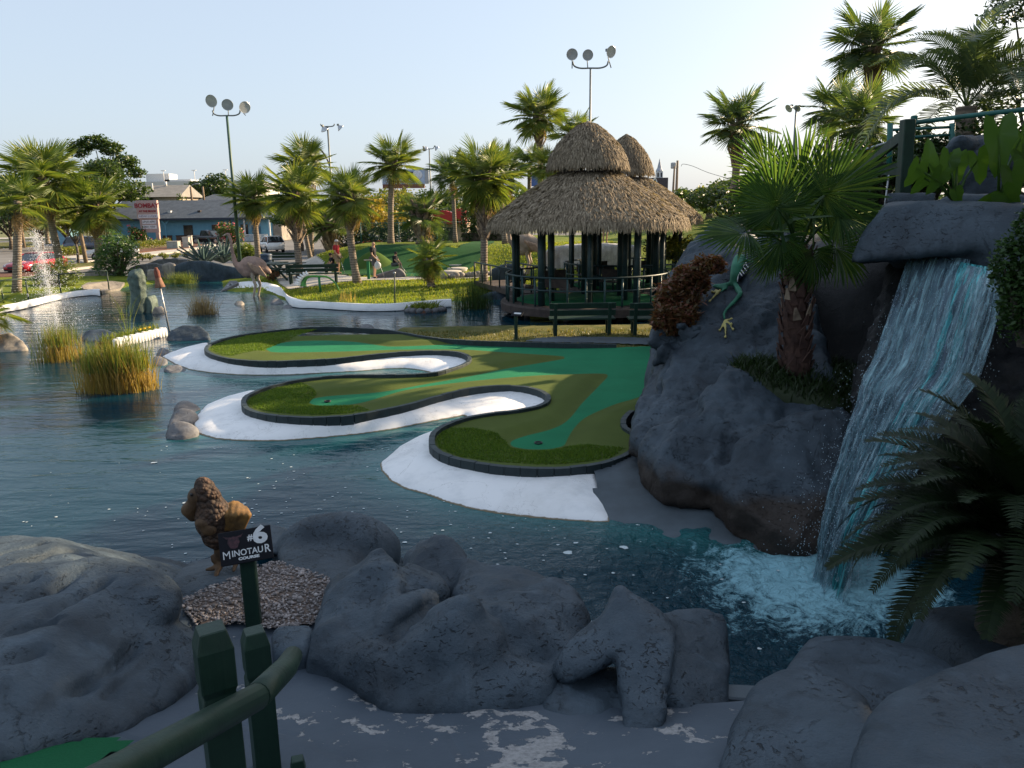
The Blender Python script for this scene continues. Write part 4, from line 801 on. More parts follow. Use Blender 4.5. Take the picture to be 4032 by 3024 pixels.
def fan_mesh(name, seed, R=1.0, pet=.9, nseg=34, spread=150, droop=.30, cut=.5, curl=.35, fold=.03, mat=None, wide=1.0, tipdroop=.25):
    """a costapalmate leaf: stalk along +X, pleated blade, free drooping tips"""
    r = random.Random(seed); V = []; Fc = []
    def q(a): V.append(tuple(a)); return len(V)-1
    # stalk
    n = 5
    for i in range(n):
        t = i/(n-1); z = -.10*t*t*pet; w_ = .022*(1-.5*t)*wide
        for s_, zz in ((-1, 0), (0, -.018), (1, 0)): q((t*pet, s_*w_, z+zz))
    for i in range(n-1):
        for j in range(2): Fc.append((i*3+j, i*3+j+1, i*3+j+4, i*3+j+3))
        Fc.append((i*3+2, i*3, i*3+3, i*3+5))
    hub = Vector((pet, 0, -.10*pet))
    da = 2*rad(spread)/nseg
    for k in range(nseg):
        th = -rad(spread)+da*(k+.5) + r.uniform(-.02, .02); fwd = math.cos(th)
        L = R*(.82+.18*max(0, fwd))*r.uniform(.9, 1.05)*(1 if abs(th) < 2 else .85)
        b0 = hub + Vector((.22*R*max(0, fwd)**1.5*.6, 0, -.05*R*max(0, fwd)**2))
        dv = Vector((math.cos(th), math.sin(th), 0)); sv = Vector((-math.sin(th), math.cos(th), 0))
        td = tipdroop*r.uniform(.3, 1.7); tw = r.uniform(-.12, .12); row = []
        for t in (0.03, .3, cut, .5*(1+cut), 1.0):
            rr = L*t; z = -droop*R*(t**2)*.45*(1.0+.6*abs(math.sin(th))) - (td*R*max(0, t-cut)**1.5 if t > cut else 0) + curl*R*.25*abs(math.sin(th))*t*(1-.3*t)
            hw = rr*math.tan(da/2)*1.04 if t <= cut else L*cut*math.tan(da/2)*1.04*((1-t)/(1-cut))**.8
            c = b0 + dv*rr + Vector((0, 0, z)) + sv*tw*R*max(0, t-cut)
            hw = max(hw, .0015); fz = fold*R*(.4+t)*min(1, hw/(L*cut*math.tan(da/2)+1e-6)) + .004
            row.append((q(c-sv*hw+Vector((0, 0, fz*.5))), q(c+Vector((0, 0, -fz*.5))), q(c+sv*hw+Vector((0, 0, fz*.5)))))
        for a, b in zip(row[:-1], row[1:]):
            Fc += [(a[0], a[1], b[1], b[0]), (a[1], a[2], b[2], b[1])]
    me = bpy.data.meshes.new(name); me.from_pydata(V, [], Fc); me.materials.append(mat); me.update(); return me
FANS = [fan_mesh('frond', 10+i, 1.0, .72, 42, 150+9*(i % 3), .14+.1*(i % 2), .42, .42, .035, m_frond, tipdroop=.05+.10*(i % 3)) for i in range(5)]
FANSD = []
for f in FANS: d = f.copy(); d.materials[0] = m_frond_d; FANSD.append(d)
DEADS = [fan_mesh('dead_frond', 40+i, .8, .7, 22, 120, 1.1, .3, .1, .05, m_dead, tipdroop=1.0) for i in range(2)]
BOOT = MB().prism([(-.045, 0, 0), (.045, 0, 0), (.03, .02, .16), (.012, .05, .30), (-.012, .05, .30), (-.03, .02, .16)], (0, .022, 0)).build('t', m_boot); BOOTV = [tuple(v.co) for v in BOOT.data.vertices]; BOOTF = [tuple(p.vertices) for p in BOOT.data.polygons]; bpy.data.objects.remove(BOOT)
def palm(label, base, top, crown_r, nf=30, seed=0, trunk_r=.16, boots=0, boot_from=.6, dead=2, fans=FANS, group=None, bootmat=None, lean=None, flare=1.35, name='palm_tree', up=78, low=-34, bark=None, boot_s=1.0):
    """trunk between two points, crown of separate fronds"""
    trunk_r *= .62; boot_s *= 1.5
    r = random.Random(seed*7+3); base, top = Vector(base), Vector(top); t = thing(name, label, 'palm tree', base, 0, group)
    H_ = top-base; mb = MB(); m = 12; pts = []; rs = []; side = Vector((r.uniform(-1, 1), r.uniform(-1, 1), 0))*.03*H_.length
    for i in range(m+1):
        k = i/m; pts.append(H_*k + side*math.sin(k*PI)*(1 if lean is None else lean)); rs.append(trunk_r*(flare-(flare-1)*min(1, k*6))*(1-.12*k)*r.uniform(.97, 1.03))
    mb.tube(pts, rs, 12); mb.build('trunk', bark or m_bark, t, fix=False)
    if boots:
        b = MB()
        for k in range(boots):
            u = boot_from+(1-boot_from)*(k+.5)/boots; a = k*2.399+r.uniform(-.2, .2); c = pts[0].lerp(pts[-1], u)*1.0; i = min(m-1, int(u*m)); c = pts[i].lerp(pts[i+1], u*m-i); rr = trunk_r*.86
            s_ = boot_s*r.uniform(.8, 1.3)*(trunk_r/.16)*(1.15 if u > .85 else 1); R = Matrix.Rotation(a-PI/2, 3, 'Z') @ Matrix.Rotation(-r.uniform(.1, .35), 3, 'X')@Matrix.Rotation(r.uniform(-.35, .35), 3, 'Y')
            off = Vector((math.cos(a), math.sin(a), 0))*rr
            b.add([c+off+R @ (Vector(v)*s_) for v in BOOTV], BOOTF)
        o = b.build('leaf_bases', bootmat or m_boot, t, fix=False); o['kind'] = 'stuff'
    sc = crown_r/1.55*.90; low = max(low, -52) if nf < 45 and name == 'palm_tree' and 'bushy' not in label else low; nf = int(nf*.88)
    for k in range(nf+dead):
        dd = k >= nf; me = (r.choice(DEADS) if dd else fans[k % len(fans)])
        o = bpy.data.objects.new('dead_frond' if dd else 'frond', me); link(o, t)
        az = k*2.399 + r.uniform(-.3, .3); f = (k+.5)/nf
        el = rad(up + (low-up)*f**.85 + r.uniform(-9, 9)) if not dd else rad(r.uniform(-75, -55))
        o.rotation_euler = Euler((r.uniform(-.3, .3), -el, az), 'XYZ'); s_ = sc*r.uniform(.85, 1.1); o.scale = (s_, s_, s_)
        o.location = pts[-1] + Vector((math.cos(az), math.sin(az), 0))*trunk_r*.5 - Vector((0, 0, .12*f*sc))
    return t
def palm_px(label, bp, tp, Y, cr_px, zb=None, **k):
    """base pixel with its distance, top pixel at the same distance, crown radius in pixels"""
    b = aty(bp[0], bp[1], Y); t = aty(tp[0], tp[1], Y+k.pop('dy', 0))
    if zb is not None: b.z = zb
    return palm(label, b, t, cr_px*Y*1.03/FPX, **k)
LG = 'tall palms on the left bank'
def lzp(px, py, Y): p = aty(px, py, Y); return lz(p.x, p.y)-.05
palm_px('straight-trunked palm at the far left edge, nearest the white beach', (66, 1150), (70, 790), 35.2, 118, seed=1, trunk_r=.30, nf=26, flare=1.15)
palm_px('tallest left palm, its trunk leaning left above the red car', (245, 1088), (158, 700), 46, 168, seed=2, trunk_r=.34, nf=38, boots=40, boot_from=.62, dead=3, dy=-1, flare=1.1)
palm_px('upright palm in front of the silver car with a shaggy skirt', (386, 1080), (372, 805), 46, 128, seed=3, trunk_r=.34, nf=34, boots=26, boot_from=.7, dead=5, low=-70, flare=1.1)
palm_px('low young palm half hidden behind the leaning palm', (190, 960), (185, 860), 50, 80, seed=4, trunk_r=.2, nf=14, dead=0)
palm_px('palm left of the picnic tables, in front of the blue building', (1017, 1022), (992, 775), 52, 105, seed=5, trunk_r=.3, nf=34, boots=30, boot_from=.55, dead=3, low=-65)
palm_px('near palm beside the park bench with a peeling boot on its trunk', (1183, 1096), (1162, 760), 39.5, 128, seed=6, trunk_r=.30, nf=38, boots=64, boot_from=.42, dead=4, low=-65)
palm_px('taller palm rising behind the park bench palm', (1225, 1035), (1200, 650), 52, 120, seed=7, trunk_r=.3, nf=30, dead=2)
palm_px('slim leaning palm trunk between the two bench palms', (1228, 1040), (1180, 800), 49, 80, seed=8, trunk_r=.24, nf=18, dead=2)
palm_px('palm right of the man in red, with a ragged lit boot band', (1408, 1120), (1372, 770), 35.7, 128, seed=9, trunk_r=.28, nf=34, boots=46, boot_from=.62, dead=2, low=-60)
palm_px('slender palm in front of the blue billboard', (1540, 972), (1546, 640), 50, 115, seed=10, trunk_r=.32, nf=30, boots=16, boot_from=.85, dead=2, low=-40)
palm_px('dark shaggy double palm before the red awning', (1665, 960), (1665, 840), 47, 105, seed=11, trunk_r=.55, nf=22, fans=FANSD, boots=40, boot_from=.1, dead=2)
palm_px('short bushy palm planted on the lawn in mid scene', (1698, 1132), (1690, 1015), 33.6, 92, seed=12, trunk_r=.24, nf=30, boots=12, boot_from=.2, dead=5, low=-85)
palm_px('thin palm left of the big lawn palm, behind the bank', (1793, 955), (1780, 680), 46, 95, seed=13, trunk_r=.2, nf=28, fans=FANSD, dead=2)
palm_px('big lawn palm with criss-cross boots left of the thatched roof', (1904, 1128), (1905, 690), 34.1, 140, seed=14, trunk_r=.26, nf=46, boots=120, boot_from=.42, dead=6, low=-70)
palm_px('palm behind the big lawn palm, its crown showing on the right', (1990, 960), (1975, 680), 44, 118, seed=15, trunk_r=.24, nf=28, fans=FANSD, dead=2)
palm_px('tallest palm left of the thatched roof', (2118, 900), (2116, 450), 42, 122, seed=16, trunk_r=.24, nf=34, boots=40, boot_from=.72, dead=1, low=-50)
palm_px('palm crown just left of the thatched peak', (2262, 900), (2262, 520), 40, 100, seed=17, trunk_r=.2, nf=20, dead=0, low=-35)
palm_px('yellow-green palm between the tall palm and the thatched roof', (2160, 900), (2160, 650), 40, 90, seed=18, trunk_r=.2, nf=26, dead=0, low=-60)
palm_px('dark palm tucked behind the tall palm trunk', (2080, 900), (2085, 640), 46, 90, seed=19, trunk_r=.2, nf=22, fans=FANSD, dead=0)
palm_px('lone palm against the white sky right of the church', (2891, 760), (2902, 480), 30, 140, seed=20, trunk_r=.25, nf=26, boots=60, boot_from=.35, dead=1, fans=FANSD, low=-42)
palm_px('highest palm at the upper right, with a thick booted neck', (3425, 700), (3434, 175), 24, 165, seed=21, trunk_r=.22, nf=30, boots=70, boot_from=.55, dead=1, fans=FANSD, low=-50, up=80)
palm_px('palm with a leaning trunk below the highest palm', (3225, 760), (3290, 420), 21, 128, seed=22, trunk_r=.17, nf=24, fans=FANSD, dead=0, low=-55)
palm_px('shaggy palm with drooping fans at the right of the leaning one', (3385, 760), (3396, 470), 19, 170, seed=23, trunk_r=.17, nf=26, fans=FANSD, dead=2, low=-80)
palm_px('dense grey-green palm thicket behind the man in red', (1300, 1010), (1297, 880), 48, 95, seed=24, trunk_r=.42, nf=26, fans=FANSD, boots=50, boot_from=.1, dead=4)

palm_px('palm just past the left edge, its tan dry fans hanging above the pale boulder', (-75, 1400), (-62, 1215), 20.6, 130, seed=25, trunk_r=.3, nf=14, dead=9, low=-60)
# ---- the stout near palm on the ledge: a few big fans, each placed as it grows
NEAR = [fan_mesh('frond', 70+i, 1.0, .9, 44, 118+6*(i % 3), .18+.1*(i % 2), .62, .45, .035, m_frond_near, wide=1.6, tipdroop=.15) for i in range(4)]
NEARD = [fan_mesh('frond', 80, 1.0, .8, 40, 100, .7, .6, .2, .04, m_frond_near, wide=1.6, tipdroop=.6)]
nb_ = PX(3125, 1470, 9.9); nt_ = PX(3145, 985, 9.9); nr = .165
T = thing('palm_tree', 'stout fan palm with a reddish booted trunk on the grassy ledge beside the frog', 'palm tree', nb_)
mb = MB(); Hh = nt_-nb_; mb.tube([Hh*k/10+Vector((.03*math.sin(k), 0, 0)) for k in range(11)], [nr*(1.25-.3*min(1, k/3))*(1-.02*k) for k in range(11)], 14); mb.build('trunk', m_bootr, T, fix=False)
rr_ = random.Random(5)
for k in range(110):
    u = .02+.97*(k+.5)/110; a = k*2.399; c = Hh*u; s_ = rr_.uniform(.75, 1.15)*.55; R = Matrix.Rotation(a-PI/2, 3, 'Z') @ Matrix.Rotation(-rr_.uniform(.0, .22), 3, 'X') @ Matrix.Rotation(rr_.uniform(-.4, .4), 3, 'Y')
    off = Vector((math.cos(a), math.sin(a), 0))*nr*(1.12-.25*u)
    b = MB().add([c+off+R @ (Vector((v[0]*2.1, v[1]*1.1, v[2]))*s_) for v in BOOTV], BOOTF).build('leaf_base', m_boot if u > .45 and u < .8 and rr_.random() < .6 else m_bootr, T, fix=False)
def place_fan(hub, facing, tip, scale, me):
    """hub of the blade, direction the blade faces, direction of its middle segments"""
    x = Vector(tip).normalized(); z = Vector(facing); z = (z - x*z.dot(x)).normalized(); y = z.cross(x)
    R = Matrix((x, y, z)).transposed(); o = bpy.data.objects.new('frond', me); link(o, T)
    o.matrix_local = Matrix.Translation(Vector(hub)-nb_ - R @ (Vector((.9, 0, -.09))*scale)) @ R.to_4x4() @ Matrix.Diagonal((scale, scale, scale, 1))
tw = Vector((0, -1, .2))
for hx, hy, hY, tx, ty_, face, sc_, mi_ in (
    (3140, 775, 9.8, 0.05, 1.0, (0, -1, .5), .80, 0), (3075, 800, 9.7, -.75, .35, (-.1, -1, .3), .62, 1), (3245, 770, 9.6, .72, .62, (-.2, -1, .35), .80, 2),
    (2940, 915, 9.3, -1.0, .08, (.05, -.6, .9), .56, 3), (3300, 850, 9.5, .9, .12, (0, -.8, .8), .60, 1), (3280, 960, 9.9, .8, -.55, (.1, -.9, .5), .62, 2),
    (3080, 930, 9.5, -.25, -1.0, (0, -1, .2), .46, 0), (3200, 900, 10.2, .3, .9, (.2, -1, .1), .6, 3), (3030, 700, 10.2, -.35, .9, (.1, -1, .3), .62, 3), (3060, 820, 9.25, -.2, .55, (-.2, -1, -.1), .62, 2)):
    place_fan(PX(hx, hy, hY), face, (tx, rr_.uniform(-.25, .1), ty_), sc_, NEAR[mi_])
for hx, hy, hY, sc_ in ((3035, 985, 9.6, .42), (3200, 1000, 9.6, .5)): place_fan(PX(hx, hy, hY), (0, -1, .1), (.02, -.15, -1), sc_, NEARD[0])
for hx, hy, hY in ((3075, 800, 9.7), (3245, 770, 9.6), (2940, 915, 9.3), (3300, 850, 9.5), (3060, 820, 9.25)):
    p = PX(hx, hy, hY)-nb_; MB().tube([Hh*.985, (Hh+p)/2+Vector((0, 0, .06)), p], [.022, .017, .012], 6).build('stalk', m_frond_near, T, fix=False)

# ---- feather palm (pindo) at the upper right
def feather_mesh(name, seed, mat, L=1.6, n=46, ll=.42, arch=.9, vee=.55, wd=.011, droop=.3):
    r = random.Random(seed); V = []; Fc = []
    def pt(t): return Vector((L*t*(1-.12*arch*t*t), 0, L*(.42*t-arch*.72*t*t*t)))
    for i in range(13):
        t = i/12; p = pt(t); w_ = .014*(1-.8*t)
        for s_ in (-1, 1): V.append((p.x, s_*w_, p.z))
    Fc += [(2*i, 2*i+1, 2*i+3, 2*i+2) for i in range(12)]
    for k in range(n):
        t = .16+.84*k/(n-1); p = pt(t); tg = (pt(min(1, t+.03))-pt(t-.03)).normalized(); l_ = ll*math.sin(PI*min(1, .25+t*.72))**.7*r.uniform(.85, 1.1)
        for s_ in (-1, 1):
            d = (Vector((0, s_, 0))*1.0 + tg*.75 + Vector((0, 0, vee+r.uniform(-.15, .15)))).normalized(); q = tg*wd*.5
            m_ = p+d*l_*.5; e = p+d*l_+Vector((0, 0, -droop*l_)); b = len(V)
            V += [tuple(p-q), tuple(p+q), tuple(m_+q*1.4), tuple(m_-q*1.4), tuple(e)]; Fc += [(b, b+1, b+2, b+3), (b+3, b+2, b+4)]
    me = bpy.data.meshes.new(name); me.from_pydata(V, [], Fc); me.materials.append(mat); me.update(); return me
m_pindo = leafmat('pindo_frond', (.05, .085, .05), (.08, .12, .06), (.13, .16, .07), trans=.35, rough=.4)
FE = [feather_mesh('frond', 90+i, m_pindo, arch=.65+.22*i, wd=.02, ll=.46) for i in range(3)]
pb = PX(3790, 720, 14.5); pt_ = PX(3805, 420, 14.5); pb.z = 2.9
T2 = thing('palm_tree', 'feathery grey-green palm arching over the railing at the upper right', 'palm tree', pb)
MB().tube([Vector((0, 0, 0)), (pt_-pb)*.5, pt_-pb], [.22, .19, .17], 12).build('trunk', m_bark, T2, fix=False)
for k in range(20):
    o = bpy.data.objects.new('frond', FE[k % 3]); link(o, T2); az = k*2.399; f = (k+.5)/20
    o.location = (pt_-pb); o.rotation_euler = Euler((random.uniform(-.2, .2), -rad(70-86*f), az)); s_ = random.uniform(.85, 1.08)*1.28; o.scale = (s_, s_, s_)

# ---- cycad at the lower right
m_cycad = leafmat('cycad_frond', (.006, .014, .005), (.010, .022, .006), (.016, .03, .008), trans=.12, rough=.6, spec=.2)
CY = [feather_mesh('frond', 120+i, m_cycad, L=1.05, n=84, ll=.18, arch=.45+.18*i, vee=.3, wd=.010, droop=.12) for i in range(3)]
cb = PX(4030, 2160, 4.3); cz = cb.z
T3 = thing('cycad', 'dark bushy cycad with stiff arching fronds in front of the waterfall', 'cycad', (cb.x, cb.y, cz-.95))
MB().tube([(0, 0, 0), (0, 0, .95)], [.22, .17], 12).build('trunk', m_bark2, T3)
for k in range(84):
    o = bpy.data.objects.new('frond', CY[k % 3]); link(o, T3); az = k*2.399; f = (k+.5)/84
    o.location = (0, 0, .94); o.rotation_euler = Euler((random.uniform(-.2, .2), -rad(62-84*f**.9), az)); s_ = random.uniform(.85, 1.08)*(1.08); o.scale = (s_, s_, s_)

# ---- elephant ears on the overhang
m_ear = leafmat('elephant_ear', (.03, .075, .014), (.05, .11, .017), (.08, .15, .02), trans=.4, rough=.4)
def ear_mesh(name, seed):
    r = random.Random(seed); nr_, na = 5, 20; V = [(0, 0, 0)]; Fc = []
    for i in range(1, nr_+1):
        for j in range(na):
            a = 2*PI*j/na; b_ = abs((a+PI) % (2*PI)-PI); lobe = 1-.72*math.exp(-((b_-PI)/.30)**2); R = (.56+.62*math.exp(-(b_/.42)**2)+.16*math.exp(-((b_-2.5)/.45)**2))*lobe
            x = R*math.cos(a)*i/nr_; y = R*.86*math.sin(a)*i/nr_
            V.append((x, y, abs(y)*.22-.14*x*x+.02*math.sin(6*a)*(i/nr_)**2+.03*abs(math.sin(a*3.5))*i/nr_))
    for j in range(na): Fc.append((0, 1+j, 1+(j+1) % na))
    for i in range(nr_-1):
        for j in range(na): Fc.append((1+i*na+j, 1+(i+1)*na+j, 1+(i+1)*na+(j+1) % na, 1+i*na+(j+1) % na))
    me = bpy.data.meshes.new(name); me.from_pydata(V, [], Fc); me.materials.append(m_ear); me.polygons.foreach_set('use_smooth', [True]*len(Fc)); me.update(); return me
EARS = [ear_mesh('leaf', i) for i in range(2)]
def ear_plant(label, root_px, Y, lv):
    b = PX(*root_px, Y); t = thing('elephant_ear_plant', label, 'plant', b)
    for (px, py, dY, size, roll, tilt) in lv:
        p = PX(px, py, Y+dY)-b; o = bpy.data.objects.new('leaf', EARS[int(px) % 2]); link(o, t)
        R = Euler((rad(90+tilt), 0, 0)).to_matrix() @ Euler((0, 0, rad(roll))).to_matrix(); o.matrix_local = Matrix.Translation(p) @ R.to_4x4() @ Matrix.Diagonal((size*.98, size*.98, size*.98, 1))
        MB().tube([(0, 0, 0), Vector((p.x*.45, p.y*.5, p.z*.6)), p+Vector((0, .01, 0))], [.018, .014, .009], 6).build('stalk', m_ear, t, fix=False)
EY = 9.35
ear_plant('elephant ear plant with tall upright green leaves on the rock edge', (3760, 800), EY, [(3610, 660, -.15, .22, -105, 20), (3655, 640, 0, .24, 95, 5), (3735, 630, .05, .26, -95, 0), (3770, 640, .1, .25, -80, 8), (3850, 630, .1, .27, -70, 5), (3700, 690, -.1, .22, -110, 15), (3765, 760, -.25, .16, -60, 20), (3640, 700, .15, .2, -120, 10)])
ear_plant('elephant ear plant with the largest heart-shaped leaf, at the right edge', (3930, 800), EY-.1, [(3930, 530, 0, .42, -85, -5), (4020, 545, .2, .36, -75, 0), (3985, 690, -.1, .30, -70, 10), (4030, 620, .15, .3, -60, 0), (3960, 770, -.25, .28, -40, 25), (3890, 790, -.15, .22, -150, 25)])

# ================================================================== BROADLEAF PLANTS
m_leaf = leafmat('tree_leaf', (.03, .06, .014), (.055, .095, .02), (.10, .13, .025), trans=.3)
m_leaf_y = leafmat('yellow_green_leaf', (.08, .12, .02), (.14, .17, .03), (.24, .21, .04), trans=.35)
m_leaf_gold = leafmat('gold_leaf', (.14, .13, .025), (.25, .19, .03), (.34, .24, .05), trans=.35)
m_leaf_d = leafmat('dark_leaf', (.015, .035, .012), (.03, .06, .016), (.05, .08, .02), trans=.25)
m_leaf_red = leafmat('red_leaf', (.07, .065, .02), (.15, .075, .035), (.22, .065, .05), trans=.3)
m_pink = leafmat('pink_flower', (.45, .08, .12), (.60, .12, .18), (.65, .2, .25), trans=.3)
m_olean = leafmat('oleander_leaf', (.035, .085, .03), (.06, .12, .035), (.10, .16, .045), trans=.3)
def tree(label, base, h, r, seed, mat=m_leaf, n=5000, leaf=.22, trunk=.2, cat='tree', name='tree', spheres=None, flat=.8, trunk_h=.35, bark=None, aspect=1.9, group=None):
    rr = random.Random(seed); base = Vector(base); t = thing(name, label, cat, base, 0, group)
    if spheres is None:
        spheres = []
        for k in range(11):
            a = k*2.399; q = math.sqrt((k+.3)/11); zz = h*(trunk_h+.18+(1-trunk_h-.18)*rr.uniform(.1, .95)*(1-.35*q))
            spheres.append(((math.cos(a)*q*r*.75, math.sin(a)*q*r*.75, zz), (r*rr.uniform(.28, .48), r*rr.uniform(.28, .48), r*rr.uniform(.22, .38)*flat)))
    mb = MB(); mb.tube([(0, 0, -.2), (.02*h, 0, h*trunk_h*.6), (0, .02*h, h*trunk_h)], [trunk*1.3, trunk, trunk*.85], 8)
    for c, q in spheres: c = Vector(c); mb.tube([(0, .02*h, h*trunk_h*.9), c*.5+Vector((0, 0, h*trunk_h*.5)), c], [trunk*.5, trunk*.3, trunk*.08], 5)
    mb.build('trunk', bark or m_bark2, t, fix=False)
    leaves('crown', clumps(spheres, n, seed), leaf, mat, t, (0, 0, 0), aspect=aspect, seed=seed); return t
def shrub(label, base, rx, ry, h, seed, mat=m_leaf, n=2500, leaf=.12, cat='shrub', name='shrub', group=None, k=9, aspect=1.9, flowers=None, nfl=0):
    rr = random.Random(seed); base = Vector(base); t = thing(name, label, cat, base, 0, group); sp = []
    for i in range(k):
        a = i*2.399; q = math.sqrt((i+.3)/k); sp.append(((math.cos(a)*q*rx*.72, math.sin(a)*q*ry*.72, h*rr.uniform(.16, .74)), (rx*rr.uniform(.3, .5), ry*rr.uniform(.3, .5), h*rr.uniform(.2, .32))))
    mb = MB()
    for c, q in sp: mb.tube([(0, 0, -.1), Vector(c)*.5, c], [.03*h+.01, .02*h+.005, .006], 5)
    mb.build('stems', m_bark2, t, fix=False); leaves('foliage', clumps(sp, n, seed, .45), leaf, mat, t, aspect=aspect, seed=seed)
    if flowers: fl_ = leaves('flowers', clumps([(c, tuple(v*1.08 for v in q)) for c, q in sp], nfl, seed+1, .9), leaf*.8, flowers, t, aspect=1.2, seed=seed+1); fl_['kind'] = 'stuff'
    return t
def hedge(label, a, b, h, w_, seed, mat=m_leaf, n=3000, leaf=.12, cat='hedge', z=0):
    a, b = Vector((*a, z)), Vector((*b, z)); t = thing('hedge', label, cat, (a+b)/2); d = b-a; r = np.random.default_rng(seed); L = d.length; m = max(4, int(L/.7)); c0 = (a+b)/2; sp = []
    for i in range(m): p = a+d*((i+.5)/m)-c0; sp.append(((p.x, p.y, h*.5), (max(.5, L/m*.7), w_*.55, h*r.uniform(.48, .6))))
    MB().bar(a-c0+Vector((0, 0, .15*h)), b-c0+Vector((0, 0, .15*h)), w_*.3, h*.3).build('stems', m_bark2, t); leaves('foliage', clumps(sp, n, seed, .55), leaf, mat, t, seed=seed); return t
# trees that shade the near garden, standing on the hill to the right
for i, (x, y, z, h, r_) in enumerate(((10.5, 8.5, 3.0, 6.0, 3.0), (13.0, 5.0, 3.0, 7.0, 3.4), (15.5, 12.5, 3.0, 7.5, 3.6), (9.5, 3.2, 2.2, 5.5, 2.6), (19, 16.5, 3.0, 8, 3.8), (15.0, 17.0, 2.6, 5.0, 2.4))):
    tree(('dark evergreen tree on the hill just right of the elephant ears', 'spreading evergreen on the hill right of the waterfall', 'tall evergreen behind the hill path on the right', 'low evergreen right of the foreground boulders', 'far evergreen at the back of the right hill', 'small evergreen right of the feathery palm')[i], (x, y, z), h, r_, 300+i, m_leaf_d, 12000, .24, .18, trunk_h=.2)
# cedar at the right edge behind the feathery palm
cp = PX(4110, 700, 16); tree('feathery dark cedar at the upper right edge behind the railing', (cp.x, cp.y, 2.8), 6.2, 1.6, 310, m_leaf_d, 9000, .14, .14, trunk_h=.12, aspect=3.5, spheres=[((math.cos(k*2.4)*(1.5-k*.07), math.sin(k*2.4)*(1.5-k*.07), 1.2+k*.36), (.55, .55, .3)) for k in range(14)])
# clipped conifer hanging beside the fall
ap = PX(4010, 1320, 7.0); t = shrub('clipped green conifer shrub at the right edge beside the falling water', (ap.x+.05, ap.y, ap.z), .36, .36, 1.25, 312, leafmat('conifer', (.02, .05, .012), (.035, .08, .018), (.06, .11, .025), trans=.25), 7000, .055, k=12)
# red nandina
rp = PX(2680, 1325, 11.2); nsp = []
for px, py, rr_n in ((2615, 1240, .17), (2640, 1150, .2), (2700, 1090, .2), (2770, 1050, .17), (2820, 1040, .13), (2700, 1180, .22), (2650, 1280, .17), (2740, 1120, .2), (2610, 1190, .13), (2680, 1240, .2), (2720, 1250, .15), (2590, 1270, .1)):
    nsp.append((tuple(PX(px, py, 11.3+random.uniform(-.15, .15))-rp), (rr_n*1.05, rr_n, rr_n*.95)))
tree('red and green nandina bush against the tall frog slab', rp, 1.1, .5, 314, m_leaf_red, 7000, .095, .012, cat='shrub', name='nandina_bush', spheres=nsp, trunk_h=.2, aspect=2.8)
shrub('small red bush at the foot of the picnic table', aty(1075, 1100, 38.5), .45, .4, .55, 315, m_leaf_red, 900, .09)
# oleander on the left bank and scrub by the fountain
op = at(470, 1085, .3); shrub('leafy oleander bush between the palm and the rock wall', op, 1.5, 1.0, 2.7, 316, m_olean, 2300, .28, k=16, aspect=4.5)
shrub('pale leafy shrub behind the fountain spray', at(225, 1125, .2), 1.3, .8, 1.5, 317, leafmat('pale_leaf', (.10, .14, .04), (.15, .19, .06), trans=.35), 2200, .16, aspect=3)
# agaves by the car park
m_agave = M('agave', (.075, .13, .125), (.05, .09, .09), scale=6, rough=.5, coord='Object')
def agave(label, base, s_, seed):
    r = random.Random(seed); t = thing('agave', label, 'agave', base)
    for k in range(26):
        a = k*2.399; el = rad(78-58*(k/26)**.8); L = s_*r.uniform(.85, 1.1); d = Vector((math.cos(a)*math.cos(el), math.sin(a)*math.cos(el), math.sin(el))); sd = Vector((-math.sin(a), math.cos(a), 0)); up = sd.cross(d)*-1
        V = []
        for u, w_ in ((0, .07), (.35, .10), (.7, .07), (1, .004)):
            c = d*L*u - Vector((0, 0, .12*L*u*u)); V += [c-sd*w_*s_*.55+up*.03*s_, c-up*.02*s_, c+sd*w_*s_*.55+up*.03*s_]
        MB().add(V, [(i*3+j, i*3+j+1, i*3+j+4, i*3+j+3) for i in range(3) for j in range(2)]).build('leaf', m_agave, t, fix=False)
agave('left blue-grey agave with spiky leaves above the dark rock wall', Vector((*aty(800, 1028, 55)[:2], .05)), 2.1, 1)
agave('right blue-grey agave beside the light pole', Vector((*aty(880, 1020, 57)[:2], .05)), 2.2, 2)
# yucca / palmetto clumps
shrub('spiky palmetto clump at the foot of the tall light pole', Vector((*aty(975, 1010, 54)[:2], -.1)), 1.2, 1.0, 2.1, 318, m_frond, 1800, .5, aspect=8)
# crape myrtle with pink flowers by the blue building
shrub('pink flowering crape myrtle beside the dark pickup', Vector((*aty(905, 945, 100)[:2], ZP)), 1.9, 1.5, 3.6, 320, m_leaf, 2600, .25, flowers=m_pink, nfl=260)
shrub('pink flowering bush left of the restaurant sign', Vector((*aty(545, 965, 103)[:2], ZP)), 1.6, 1.2, 2.8, 321, m_leaf, 1600, .25, flowers=m_pink, nfl=90)
# round leafy tree by the leaning post, big oak behind, live oaks behind the blue building
tree('small bright green tree beside the leaning wooden pole', Vector((*aty(305, 1020, 66)[:2], ZP)), 5.2, 1.9, 322, m_leaf_y, 2600, .3, .1)
tree('big spreading oak left of the restaurant sign', Vector((*aty(430, 950, 112)[:2], ZP)), 12.5, 6.2, 323, m_leaf, 9000, .48, .4)
tree('tall airy oak rising behind the big spreading oak', Vector((*aty(445, 950, 128)[:2], ZP)), 16.5, 6.0, 324, m_leaf, 7000, .5, .4, spheres=[((-3.5, 0, 14.5), (2, 1.6, 1.4)), ((-1, 0, 15.5), (2.4, 1.6, 1.2)), ((1.5, 0, 14.5), (2, 1.6, 1.2)), ((3.5, 0, 12.5), (2.2, 1.6, 1.1)), ((5, 0, 10.8), (1.6, 1.4, .9)), ((0, 0, 11), (3, 2, 2)), ((-3, 0, 9), (3, 2, 2.2))])
